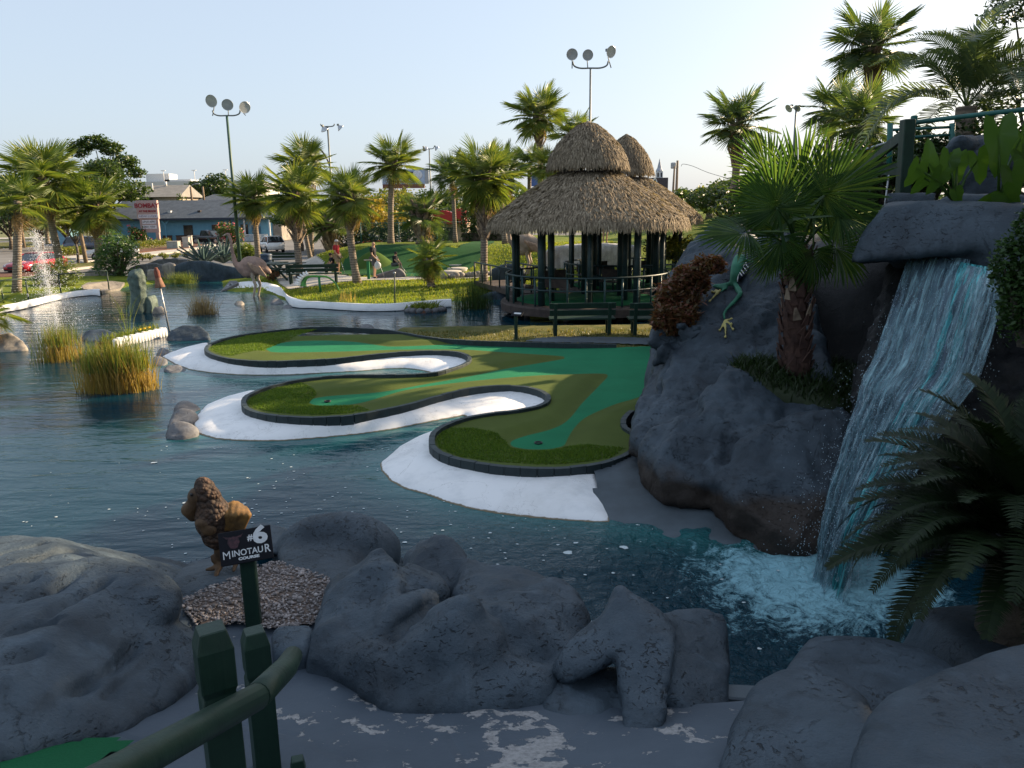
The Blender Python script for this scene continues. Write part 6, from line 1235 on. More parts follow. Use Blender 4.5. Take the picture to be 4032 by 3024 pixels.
sculpt('body', chain([fq(1500, 300, .2), fq(1460, 420, .2), fq(1425, 560, .16), fq(1400, 680, .1)], [rw(215), rw(205), rw(165), rw(130)]) + chain([fq(1420, 690, .1), fq(1490, 800, .08), fq(1520, 860, .06), fq(1420, 980, .06), fq(1300, 1100, .06), fq(1245, 1180, .06), fq(1255, 1270, .05)], [rw(90), rw(105), rw(80), rw(75), rw(60), rw(55), rw(45)]) + chain([fq(1390, 690, .09), fq(1220, 710, .09), fq(1080, 725, .07), fq(1200, 765, .06), fq(1290, 760, .05), fq(1200, 820, .05)], [rw(80), rw(60), rw(65), rw(60), rw(55), rw(40)]) + chain([fq(1560, 300, .18), fq(1680, 330, .12), fq(1790, 345, .08)], [rw(80), rw(50), rw(35)]), m_frog, .02, 3, ((6, .006, 2),), T, f0, 1)
def foot(toes, c):
    P = []
    for tip in toes: P += [('c', fq(*c, .035), rw(55), fq(*tip, .03), rw(22)), ('e', fq(*tip, .035), (rw(52),)*3)]
    sculpt('foot', P, m_ftoe, .014, 2, (), T, f0, 2)
foot([(1370, 1265), (1365, 1350), (1395, 1435), (1272, 1560), (1178, 1450)], (1270, 1300)); foot([(1050, 825), (1120, 805), (1015, 975), (1180, 805)], (1150, 835)); foot([(1870, 320), (1880, 350)], (1790, 340))
fl = [fq(x, y, .12) for x, y in ((1610, 345), (1690, 400), (1640, 480), (1545, 580), (1470, 670), (1475, 590), (1530, 440))]
sculpt('side_panel', [('h', fl+[p+Vector((0, .12, 0)) for p in fl])], M('frog_navy', (.012, .018, .06), rough=.6), .018, 1, (), T, f0, 3)
for a, b in (((1610, 345), (1530, 440)), ((1530, 440), (1475, 580)), ((1475, 580), (1465, 660)), ((1600, 375), (1650, 430)), ((1565, 420), (1615, 480)), ((1530, 470), (1575, 530)), ((1505, 510), (1545, 570))):
    MB(fr0).tube([fq(*a, .17), fq(*b, .17)], rw(16), 6).build('stripe', m_white, T, fix=False)
# ---- ostriches
m_pinkb = M('dusty_pink_paint', (.36, .24, .19), (.25, .17, .14), scale=3, rough=.8, bmp=.5, bscale=12, bdist=.03); m_leg = M('cream_leg_paint', (.52, .42, .33), (.36, .29, .22), scale=6, rough=.75, bmp=.3, bscale=14)
def ostrich(label, base, s_, mirror=1, seed=1, dark=m_pinkb):
    b = Vector(base); T = thing('ostrich_statue', label, 'statue', b)
    def L(x, y, z): return Vector((x*mirror*s_, y*s_, z*s_))
    sculpt('body', [('e', L(.1, 0, 1.25), (.52*s_, .34*s_, .38*s_), (0, .25*mirror, 0)), ('e', L(-.25, 0, 1.15), (.3*s_, .26*s_, .3*s_)), ('c', L(.45, 0, 1.2), .22*s_, L(.72, 0, .98), .08*s_), ('c', L(-.42, 0, 1.15), .15*s_, L(-.62, 0, 1.35), .10*s_), ('c', L(-.62, 0, 1.35), .10*s_, L(-.68, 0, 1.75), .075*s_), ('c', L(-.68, 0, 1.75), .075*s_, L(-.70, 0, 2.2), .06*s_), ('c', L(-.70, 0, 2.2), .06*s_, L(-.76, 0, 2.42), .065*s_), ('e', L(-.82, 0, 2.48), (.11*s_, .075*s_, .075*s_)), ('e', L(-.1, 0, 1.0), (.35*s_, .28*s_, .25*s_))], dark, .045*s_, 3, ((3, .03, 3), (10, .02, 2)), T, (0, 0, 0), seed)
    sculpt('beak', [('c', L(-.88, 0, 2.47), .04*s_, L(-1.0, 0, 2.42), .015*s_)], m_leg, .015, 1, (), T)
    w_ = [('c', L(.0+.13*i, -.3, 1.35-.05*i), .07*s_, L(.28+.12*i, -.3, 1.0-.05*i), .05*s_) for i in range(4)]; sculpt('wing', w_, M('ostrich_wing', (.42, .29, .20), (.26, .17, .12), scale=5, rough=.8), .03*s_, 2, ((8, .015, 2),), T, (0, 0, 0), 3)
    for sy in (-.13, .13):
        x0 = .05 if sy < 0 else .15
        sculpt('leg', [('c', L(x0, sy, 1.05), .14*s_, L(x0+.02, sy, .78), .075*s_), ('c', L(x0+.02, sy, .78), .065*s_, L(x0+.10, sy, .5), .06*s_), ('c', L(x0+.10, sy, .5), .055*s_, L(x0-.02, sy, .02), .045*s_), ('c', L(x0-.02, sy, .0), .05*s_, L(x0-.16, sy, -.02), .03*s_)], m_leg, .025*s_, 1, ((9, .008, 2),), T)
    return T
ostrich('pinkish ostrich statue wading at the left of the lawn', at(968, 1172, -.05)+Vector((.35, 0, 0)), 1.1)
ostrich('second ostrich statue partly hidden by the thatched roof', Vector((*aty(2068, 1040, 36)[:2], .62)), 1.12, 1, 2, M('sand_paint', (.36, .29, .23), (.25, .2, .16), scale=3, rough=.8))
# ---- serpent sculpture: green arched spine with white spikes
sp0 = at(1190, 1130, .25); T = thing('serpent_sculpture', 'green arched serpent sculpture with white spikes on the lawn shore', 'sculpture', sp0)
m_sg = M('serpent_green', (.10, .33, .06), (.05, .22, .06), scale=3, rough=.5); m_sd = M('serpent_dark_green', (.02, .20, .075), (.015, .14, .06), scale=3, rough=.5)
def qs(x, y, Y=33.6): return PX(1150+x/4.424, 900+y/4.424, Y)
arc = catmull([qs(185, 1000), qs(200, 930), qs(250, 860), qs(330, 832), qs(450, 832), qs(590, 838), qs(690, 890), qs(770, 970), qs(825, 1080)], 5)
MB(sp0).tube(arc, [.17-.11*min(1, i/10) if i < 12 else .055-.028*(i-12)/(len(arc)-12) for i in range(len(arc))], 10).build('spine', m_sg, T, fix=False)
MB(sp0).tube([qs(470, 850), qs(480, 970), qs(500, 1105)], .055, 8).build('prop', m_sd, T)
for k in range(14):
    i = int(k*1.05); p = arc[i]; d = (arc[i+1]-arc[max(i-1, 0)]).normalized(); nrm = Vector((-d.z, 0, d.x)); nrm = nrm if nrm.x < 0 or nrm.z > 0 else -nrm
    row = k % 2; L_ = .34-.01*k; q = p+nrm*.06+Vector((0, -.12 if row else .06, 0)); MB(sp0).tube([q, q+nrm*L_*.5, q+nrm*L_], [.075, .05, .004], 6).build('spike', m_white, T, fix=False)
# ---- totem rocks in the pond
T = thing('totem_statue', 'tall mossy green stone totem rising from the pond', 'statue', at(558, 1232, 0)); to = tuple(T.location); TY = T.location.y
def qt(x, y, d=0.0): return PX(500+x/5.53, 1020+y/5.53, TY+d)
m_moss = rockmat('mossy_stone', (.13, .18, .15), (.055, .08, .07), light=(.34, .34, .24))
sculpt('column', [('c', qt(230, 1180), .30, qt(250, 700), .27), ('c', qt(250, 700), .27, qt(205, 420), .33), ('c', qt(130, 330), .12, qt(120, 460), .22), ('c', qt(270, 310), .16, qt(300, 500), .20), ('c', qt(190, 290), .13, qt(240, 420), .2)], m_moss, .05, 3, ((2.5, .08, 3), (8, .025, 2)), T, to, 2)
for nm, lab, pts, sd in (('fish_rock', 'pointed stone fish head surfacing beside the mossy totem', [(265, 1200), (300, 1000), (400, 850), (440, 800), (480, 850), (530, 960), (550, 1060), (520, 1180), (400, 1240)], 3), ('fish_rock', 'front stone fish head with a brown mouth, nearest the torch', [(495, 1260), (520, 1160), (590, 1040), (640, 1080), (720, 1160), (780, 1260), (770, 1360), (660, 1390), (540, 1360)], 4)):
    P = [qt(x, y, -.3*(sd-3)) for x, y in pts]; o = sculpt(nm, [('h', P+[p+Vector((.05, .5, 0)) for p in P]+[p+Vector((0, .25, -.25)) for p in P[:2]])], m_rock_tan if sd == 4 else m_moss, .045, 2, ((3, .04, 3), (9, .015, 2)), seed=sd); tag(o, lab, 'sculpture')
# ---- torches
def torch(label, base, top, s_=1.0):
    T = thing('torch', label, 'torch', base); d = Vector(top)-Vector(base); u = d.normalized(); R = u.to_track_quat('Z', 'Y').to_matrix(); Hd = .62*s_
    MB().tube([(0, 0, -.1), d*.8], .02*s_+.008, 7).build('pole', m_steel, T); 
    MB().lathe([(.15, 0), (.155, .01), (.09, .28), (.085, .3)], d-u*Hd, 12, R).build('shade', M('rusty_tan', (.30, .17, .11), (.17, .08, .05), scale=9, rough=.85), T)
    MB().lathe([(.085, .3), (.085, .5), (.05, .56), (.05, .6), (0, .62)], d-u*Hd, 12, R).build('burner', M('rust', (.22, .075, .045), (.12, .04, .03), scale=9, rough=.85), T)
torch('rusty tiki torch on a slanted pole in the pond', at(668, 1303, 0), PX(613, 1052, at(668, 1303, 0).y))
T = thing('pole', 'thin green pole standing in the water before the lawn', 'pole', at(1555, 1215, 0)); d = PX(1553, 1078, T.location.y)-T.location
MB().tube([(0, 0, -.2), d], .025, 7).build('shaft', m_pgreen, T); MB().lathe([(.025, 0), (.06, .02), (.04, .06), (0, .07)], d, 8).build('cap', m_steel, T)

# ================================================================== HOLE SIGN, POSTS, RAIL
def board(T, c, w_, h_, rz, tilt, roll, th=.02):
    Mx = Matrix.Translation(c) @ Matrix.Rotation(rz, 4, 'Z') @ Matrix.Rotation(PI/2-tilt, 4, 'X') @ Matrix.Rotation(roll, 4, 'Z'); return Mx
m_sign = M('sign_black', (.010, .011, .016), rough=.6, spec=.15); m_ink = M('sign_white', (.68, .69, .70), (.6, .61, .62), scale=30, rough=.5); m_bull = M('bull_maroon', (.085, .032, .042), (.03, .014, .02), scale=60, rough=.6)
spb = at(1000, 2478, 1.03); T = thing('hole_sign', 'black hole six sign reading MINOTAUR on a green post', 'sign', spb)
sc_ = aty(978, 2135, spb.y+.02)-spb
MB().box((sc_.x*.3, 0, sc_.z/2-.06), (.088, .055, sc_.z-.02), rz=.1).build('post', m_pgreen, T, bevel=.006)
Mx = board(T, sc_+Vector((0, -.05, .0)), .3, .2, .12, .42, rad(6.5)); bo_ = MB().box((0, 0, -.011), (.300, .195, .022)).build('panel', m_sign, T, bevel=.003); bo_.matrix_local = Mx
lift = Matrix.Translation((0, 0, .0025))
text('6', .135, m_ink, 'numeral', T, Mx @ lift @ Matrix.Translation((.088, .047, 0)), offset=.006, xs=1.25); text('#', .05, m_ink, 'number_mark', T, Mx @ lift @ Matrix.Translation((.030, .043, 0)), offset=.0015)
text('M', .066, m_ink, 'lettering', T, Mx @ lift @ Matrix.Translation((-.112, -.040, 0)), offset=.0, xs=.95); text('INOTAU', .05, m_ink, 'lettering', T, Mx @ lift @ Matrix.Translation((.008, -.036, 0)), offset=.0008, xs=.95); text('R', .066, m_ink, 'lettering', T, Mx @ lift @ Matrix.Translation((.122, -.036, 0)), offset=.0008, xs=.9)
text('COURSE', .021, m_ink, 'lettering', T, Mx @ lift @ Matrix.Translation((.012, -.070, 0)), offset=.0012, xs=1.5)
bm_ = MB(); bm_.add([(-.125, .075, 0), (-.105, .055, 0), (-.075, .055, 0), (-.07, .062, 0), (-.09, .064, 0), (-.11, .068, 0)], [(0, 1, 2, 3, 4, 5)]); bm_.add([(-.005, .078, 0), (-.022, .055, 0), (-.052, .055, 0), (-.057, .062, 0), (-.038, .064, 0), (-.02, .068, 0)], [(5, 4, 3, 2, 1, 0)])
bm_.add([(-.095, .055, .0004), (-.10, .03, .0004), (-.085, .0, .0004), (-.065, -.008, .0004), (-.045, .0, .0004), (-.03, .03, .0004), (-.035, .055, .0004), (-.065, .066, .0004)], [tuple(range(8))])
o = bm_.build('bull_emblem', m_bull, T, fix=False); o.matrix_local = Mx @ lift
# railing posts: chamfered tops with a routed neck
def rail_post(label, px, py, Y, w_, h_, rz):
    p = aty(px, py, Y); T = thing('railing_post', label, 'post', (p.x, p.y, p.z-h_), rz)
    pf = [(1, 0), (1, h_-.215), (.87, h_-.195), (1, h_-.175), (1, h_-.055), (.72, h_)]; V = []; 
    for k, z in pf: V += [(sx*w_/2*k, sy*w_/2*k, z) for sx, sy in ((-1, -1), (1, -1), (1, 1), (-1, 1))]
    F = [(i*4+j, i*4+(j+1) % 4, i*4+4+(j+1) % 4, i*4+4+j) for i in range(len(pf)-1) for j in range(4)] + [(0, 3, 2, 1), tuple(len(pf)*4-4+j for j in range(4))]
    MB().add(V, F).build('shaft', m_pgreen, T, bevel=.003); return T
rail_post('nearest thick green railing post with a chamfered top', 830, 2470, 1.98, .098, 1.25, .55)
rail_post('second green railing post behind the rail', 1000, 2480, 2.75, .098, 1.35, .5)
rail_post('green railing stub post at the bottom edge', 1170, 2985, 2.6, .06, .6, .3)
ra, rb, rc = aty(300, 3130, 1.30), aty(1010, 2745, 2.02), aty(1155, 2600, 2.45)
T = thing('hand_rail', 'round green hand rail running down from the bottom edge', 'railing', (ra.x, ra.y, walk_z(np.array([[ra.x]]), np.array([[ra.y]]))[0, 0]))
MB(T.location).tube([ra+(ra-rb)*.8, ra, ra.lerp(rb, .5), rb], .040, 14).build('rail', m_pgreen, T); MB(T.location).tube([rb+(rb-ra)*.002, rb.lerp(rc, .35), rb.lerp(rc, .75)+Vector((0, 0, .0)), rc+Vector((0, 0, .02))], [.041, .041, .04, .034], 14).build('rail_end', m_pgreen, T)

# ================================================================== UPPER RIGHT FENCE
T = thing('hill_fence', 'dark teal post and rail fence on top of the waterfall hill', 'fence', PX(3560, 800, 11))
fo_ = T.location
def fp_(px, py, Y): return PX(px, py, Y)
MB(fo_).bar(fp_(3575, 470, 10.6), fp_(3550, 830, 10.6), .15, .15, (0, 1, 0)).build('post', m_pgreen, T, bevel=.01); MB(fo_).bar(fp_(3600, 455, 10.75), fp_(3598, 490, 10.75), .07, .07, (0, 1, 0)).build('post_cap', m_teal, T, bevel=.01)
MB(fo_).tube([fp_(3605, 482, 10.7), fp_(3800, 458, 10.2), fp_(4120, 422, 9.6)], .03, 10).build('rail', m_teal, T); MB(fo_).bar(fp_(3565, 525, 10.65), fp_(3420, 640, 11.8), .05, .14).build('brace', m_pgreen, T); MB(fo_).bar(fp_(3420, 640, 11.8), fp_(3250, 790, 13), .05, .14).build('brace', m_pgreen, T)
MB(fo_).bar(fp_(3420, 665, 12), fp_(3620, 668, 10.7), .03, .16).build('rail', m_pgreen, T)
for px, y0, y1, Y in ((3505, 485, 700, 12.5), (3750, 485, 640, 12.5)): MB(fo_).tube([fp_(px, y0, Y), fp_(px-4, y1, Y)], .045, 8).build('post', m_teal, T)
MB(fo_).tube([fp_(3505, 512, 12.5), fp_(3750, 500, 12.5)], .022, 8).build('rail', m_teal, T); MB(fo_).tube([fp_(3505, 545, 12.5), fp_(3750, 530, 12.5)], .02, 8).build('rail', m_teal, T)
MB(fo_).tube([fp_(3505, 558, 12.5), fp_(3290, 622, 15), fp_(3270, 640, 15)], .018, 8).build('rail', m_steel, T); MB(fo_).tube([fp_(3290, 622, 15), fp_(3285, 740, 15)], .018, 8).build('post', m_steel, T); MB(fo_).tube([fp_(3500, 690, 10.6), fp_(3478, 850, 10.4)], .012, 6).build('pipe', m_steel, T)

# ================================================================== THATCHED PAVILIONS
m_thatch = leafmat('thatch_strip', (.12, .094, .068), (.24, .19, .13), (.39, .32, .23), trans=.12, rough=.85, spec=.2)
m_deck = M('deck_wood', (.075, .055, .045), (.04, .03, .027), scale=6, rough=.8, bmp=.3, bscale=20)
def thatch(T, prof, n, seed, slen, name='thatch'):
    """overlapping drooping palm strips on a turned profile (r, z) from eave to top, over a solid under-roof"""
    r = np.random.default_rng(seed); pr = np.array(prof); seg = np.hypot(*np.diff(pr, axis=0).T); cum = np.concatenate([[0], np.cumsum(seg)]); tot = cum[-1]
    w_ = np.interp(np.linspace(0, 1, 400), cum/tot, pr[:, 0])+.08; cdf = np.cumsum(w_)/w_.sum(); u = np.interp(r.uniform(0, 1, n), cdf, np.linspace(0, 1, 400)); u[:n//12] = r.uniform(0, .02, n//12)
    a = r.uniform(0, 2*PI, n); s_ = u*tot
    def pos(s__, a__, lift):
        rr = np.interp(s__, cum, pr[:, 0]); zz = np.interp(s__, cum, pr[:, 1]); under = np.minimum(s__, 0); rr = rr - under*.25; zz = zz + under*.95
        return np.stack([np.cos(a__)*(rr+lift*.6), np.sin(a__)*(rr+lift*.6), zz+lift*.8], 1)
    L = slen*r.uniform(.6, 1.2, n); da = r.normal(0, .05, n); wd = r.uniform(.010, .023, n); tw = r.normal(0, .10, n)
    tan = np.stack([-np.sin(a), np.cos(a), a*0], 1); R_ = np.maximum(np.interp(s_, cum, pr[:, 0]), .15)[:, None]
    p0 = pos(s_, a, r.uniform(.02, .05, n)); p1 = pos(s_-L*.5, a+da*.5/R_[:, 0], r.uniform(.04, .10, n)); p2 = pos(s_-L, a+da/R_[:, 0], r.uniform(.02, .12, n)); q = tan*wd[:, None]; z_ = np.zeros((n, 3)); z_[:, 2] = tw*.1
    V = np.concatenate([p0-q, p0+q, p1-q*1.1-z_, p1+q*1.1+z_, p2-q*.35, p2+q*.35]); i = np.arange(n)
    F = np.concatenate([np.stack([i, i+n, i+3*n, i+2*n], 1), np.stack([i+2*n, i+3*n, i+5*n, i+4*n], 1)])
    o = npmesh(name, V, F, m_thatch, T); o['kind'] = 'stuff'
    MB().lathe([(max(0, x-.02), z-.03) for x, z in prof], (0, 0, 0), 32).build('roof_base', M('thatch_base', (.10, .07, .045), rough=.95), T, fix=False)
def bez(a, b, bulge, n=8): a, b = np.array(a), np.array(b); d = b-a; nn = np.array([-d[1], d[0]]); nn = nn/np.hypot(*nn)*-1; return [tuple(a+d*t+nn*bulge*math.sin(PI*t)) for t in np.linspace(0, 1, n)]
def pavilion(label, c, eave, ez, ring, rz_, topr, tz, apex, seed, n1, n2, deck=True):
    T = thing('pavilion', label, 'pavilion', (c[0], c[1], 0))
    low = bez((eave, ez), (ring, rz_), .06); up = [(topr, tz), (topr*.93, tz+.22), (topr*.78, tz+.5), (topr*.55, tz+.8), (topr*.28, tz+1.08), (.05, apex)]
    thatch(T, low, n1, seed, .38); thatch(T, up, n2, seed+1, .36)
    MB().lathe([(.16, apex-.16), (.20, apex-.10), (.05, apex+.05), (0, apex+.06)], (0, 0, 0), 8).build('roof_cap', m_thatch, T, fix=False)
    for k in range(8): a = k*PI/4+.2; MB().tube([(math.cos(a)*topr*.62, math.sin(a)*topr*.62, rz_-.15), (math.cos(a)*topr*.62, math.sin(a)*topr*.62, tz+.4)], .05, 7).build('lantern_post', m_bamboo, T)
    MB().lathe([(ring+.05, rz_-.02), (ring+.09, rz_+.06), (ring, rz_+.08)], (0, 0, 0), 24).build('roof_ring', m_deck, T, fix=False)
    dk = .5; Rd = eave-.48
    if deck:
        MB().lathe([(0, dk), (Rd+.12, dk), (Rd+.16, dk-.06), (Rd+.14, dk-.30), (Rd-.2, dk-.32)], (0, 0, 0), 40, smooth=False).build('deck', m_deck, T, fix=False)
        MB().lathe([(0, dk+.012), (Rd*.86, dk+.012), (Rd*.86, dk+.004)], (0, 0, 0), 32).build('deck_carpet', m_green, T, fix=False)
        for k in range(8): a = k*PI/4+.4; MB().tube([(math.cos(a)*Rd*.8, math.sin(a)*Rd*.8, -.4), (math.cos(a)*Rd*.8, math.sin(a)*Rd*.8, dk-.2)], .1, 8).build('pile', m_deck, T)
    for k in range(10):
        a = k*2*PI/10+.25; rr_ = .115 if k % 2 == 0 else .075; x, y = math.cos(a)*(Rd-.25), math.sin(a)*(Rd-.25); prof = []; z = dk
        mb = MB(); mb.tube([(x, y, dk), (x, y, ez+.25)], rr_, 10); 
        for zz in (dk+.75, dk+1.5, dk+2.1): mb.lathe([(rr_, zz-.015), (rr_+.012, zz), (rr_, zz+.015)], (x, y, 0), 10)
        mb.build('post', m_bamboo, T, fix=False)
        MB().bar((x, y, ez+.12), (x*.4, y*.4, rz_-.55), .07, .12).build('rafter', m_deck, T)
    for k in range(6):
        a = k*PI/3+.5; x, y = math.cos(a)*Rd*.5, math.sin(a)*Rd*.5; mb = MB(); mb.tube([(x, y, dk), (x, y, ez+.5)], .10, 10)
        for zz in (dk+.9, dk+1.7): mb.lathe([(.10, zz-.015), (.113, zz), (.10, zz+.015)], (x, y, 0), 10)
        mb.build('post', m_bamboo, T, fix=False)
        if k < 4: MB().box((math.cos(a+.5)*Rd*.7, math.sin(a+.5)*Rd*.7, dk+.42), (.9, .3, .05), rz=a+.5+PI/2).build('seat', m_deck, T); MB().box((math.cos(a+.5)*Rd*.76, math.sin(a+.5)*Rd*.76, dk+.7), (.9, .05, .3), rz=a+.5+PI/2).build('seat_back', m_deck, T)
    nb2 = 30
    for k in range(nb2):
        a = 2*PI*k/nb2; 
        if k in (7, 8, 9): continue                       # the way in, at the back
        x, y = math.cos(a)*(Rd-.06), math.sin(a)*(Rd-.06); mb = MB(); mb.tube([(x, y, dk), (x, y, dk+.92)], .034, 7)
        for zz in (dk+.3, dk+.6, dk+.85): mb.lathe([(.034, zz-.01), (.044, zz), (.034, zz+.01)], (x, y, 0), 7)
        mb.build('baluster', M_bal, T, fix=False)
    for zz, r2 in ((dk+.92, .034), (dk+.52, .026)): MB().tube([(math.cos(2*PI*k/40)*(Rd-.05), math.sin(2*PI*k/40)*(Rd-.05), zz) for k in range(13, 50)], r2, 7).build('hand_rail', m_bamboo, T, fix=False)
    return T
M_bal = M('bamboo_baluster', (.035, .085, .083), (.02, .052, .053), scale=4, rough=.5)
pavilion('front round pavilion with a two-tier thatched roof over the pond', (2.62, 26.6), 3.3, 3.10, .95, 4.66, 1.27, 5.02, 6.28, 1, 24000, 8000)
pavilion('second thatched pavilion behind and right of the front one', (4.6, 31.4), 2.95, 3.1, .85, 4.62, 1.0, 5.0, 6.3, 5, 12000, 5000)
# footbridge planks left of the pavilion
T = thing('footbridge', 'dark plank footbridge from the lawn to the pavilion', 'bridge', (0, 31.5, .3)); a_, b_ = Vector((-.9, 34.5, .45)), Vector((1.0, 28.6, .5))
for k in range(22): q = a_.lerp(b_, (k+.5)/22)-T.location; MB().bar(q+Vector((-.65, -.22, 0)), q+Vector((.65, .22, 0)), .27, .05).build('plank', m_deck, T)
for s_ in (-1, 1):
    o_ = Vector((.68*s_, .23*s_, 0))-T.location; MB().bar(a_+o_+Vector((0, 0, -.06)), b_+o_+Vector((0, 0, -.06)), .06, .2).build('stringer', m_deck, T); MB().tube([a_+o_+Vector((0, 0, .85)), b_+o_+Vector((0, 0, .85))], .035, 7).build('hand_rail', m_bamboo, T)
    for k in range(6): q = a_.lerp(b_, k/5)+o_; MB().tube([q, q+Vector((0, 0, .88))], .032, 7).build('post', m_bamboo, T)

# ================================================================== BENCHES, TABLES, BIN, PEOPLE
def bench(label, c, rz, L=1.75, mat=m_pgreen, group=None, bars=2):
    T = thing('bench', label, 'bench', c, rz, group)
    for sx in (-1, 1):
        x = sx*(L/2-.16)
        MB().bar((x, -.2, 0), (x, -.2, .42), .09, .09, (0, 1, 0)).build('leg', mat, T, bevel=.006); MB().bar((x, .2, 0), (x, .32, .88), .09, .09, (0, 1, 0)).build('back_post', mat, T, bevel=.006); MB().bar((x, -.26, .38), (x, .26, .38), .05, .09).build('arm', mat, T)
    for k in range(2): MB().box((0, -.14+.27*k, .445), (L, .25, .045)).build('seat_plank', mat, T, bevel=.005)
    for k in range(bars): MB().box((0, .27+.035*k, .62+.19*k), (L, .04, .15), rx=-.15).build('back_plank', mat, T, bevel=.005)
    return T
bench('green park bench facing the pavilion, nearest the small post sign', (*at(2290, 1312, .25)[:2], .22), PI, 1.75)
bench('green park bench half hidden by the red nandina bush', (*at(2600, 1312, .25)[:2], .22), PI, 1.75)
def picnic(label, c, rz):
    T = thing('picnic_table', label, 'picnic table', c, rz)
    for k in range(4): MB().box((0, -.3+.2*k, .75), (1.8, .18, .045)).build('top_plank', m_pgreen, T, bevel=.005)
    for s_ in (-1, 1):
        for k in range(1): MB().box((0, s_*.72, .45), (1.8, .26, .045)).build('seat_plank', m_pgreen, T, bevel=.005)
        for q in (-1, 1): MB().bar((s_*.65, -q*.66, 0), (s_*.65, q*.3, .73), .1, .05, (1, 0, 0)).build('leg', m_pgreen, T)
        MB().bar((s_*.65, -.82, .40), (s_*.65, .82, .40), .05, .1).build('crossbar', m_pgreen, T)
    return T
picnic('green picnic table near the trash can, seen end on', (*at(1075, 1078, .45)[:2], lz(*at(1075, 1078, .45)[:2])+.03), 1.25)
picnic('green picnic table behind the palm trunk by the bench', (*at(1135, 1085, .45)[:2], lz(*at(1135, 1085, .45)[:2])+.03), 1.0)
bench('long green bench with two back slats in front of the man in red', (*at(1236, 1112, .4)[:2], .36), PI+.12, 2.35)
bench('green slatted bench farther back, by the trash can', (*aty(1120, 1012, 52)[:2], .1), PI, 2.0)
p = aty(1052, 1060, 44); T = thing('trash_can', 'dark blue ribbed trash can beside the picnic tables', 'trash can', (p.x, p.y, .35)); MB().lathe([(0, 0), (.27, 0), (.28, .3), (.30, .32), (.285, .34), (.30, .62), (.32, .64), (.31, .66), (.32, .88)], (0, 0, 0), 18).build('drum', M('bin_blue', (.03, .055, .10), rough=.5), T, fix=False); MB().lathe([(.33, .86), (.34, .92), (.26, .97), (.18, .96), (.18, .85)], (0, 0, 0), 18).build('lid', M('bin_lid', (.05, .08, .13), rough=.5), T, fix=False)
# small sign posts
p = at(2032, 1338, .22); T = thing('hole_sign', 'small green post with a slanted white sign behind the far curb', 'sign', p); MB().bar((0, 0, -.05), (0, 0, .62), .09, .09, (0, 1, 0)).build('post', m_pgreen, T, bevel=.005); MB().box((.04, -.02, .68), (.30, .02, .16), rx=-.9, rz=-.5).build('panel', m_sign, T); MB().box((.05, -.036, .695), (.20, .004, .05), rx=-.9, rz=-.5).build('print', m_ink, T)
p = at(1452, 1095, .42); T = thing('hole_sign', 'green post with a blank pale board in front of the man in black', 'sign', p); MB().bar((0, 0, -.05), (0, 0, .8), .13, .1, (0, 1, 0)).build('post', m_sd, T, bevel=.005); MB().box((0, -.02, .86), (.36, .12, .05), rx=-.3).build('panel', m_conc, T)

# ---- people: one skinned body each, clothes as fitted shells
def skinned(name, pts, edges, rads, mat, parent, sub=2):
    me = bpy.data.meshes.new(name); me.from_pydata([tuple(p) for p in pts], edges, []); o = bpy.data.objects.new('t', me); C.objects.link(o)
    md = o.modifiers.new('s', 'SKIN'); sv = me.skin_vertices[0].data
    for v, r_ in zip(sv, rads): v.radius = (r_ if hasattr(r_, '__len__') else (r_, r_))
    sv[0].use_root = True; ss = o.modifiers.new('u', 'SUBSURF'); ss.levels = sub; ss.render_levels = sub
    dg = bpy.context.evaluated_depsgraph_get(); m2 = bpy.data.meshes.new_from_object(o.evaluated_get(dg), depsgraph=dg); bpy.data.objects.remove(o); m2.materials.clear(); m2.materials.append(mat); m2.name = name
    m2.polygons.foreach_set('use_smooth', [True]*len(m2.polygons)); r_ = bpy.data.objects.new(name, m2); return link(r_, parent)
m_skin = M('skin', (.48, .29, .20), (.42, .24, .16), scale=8, rough=.6)
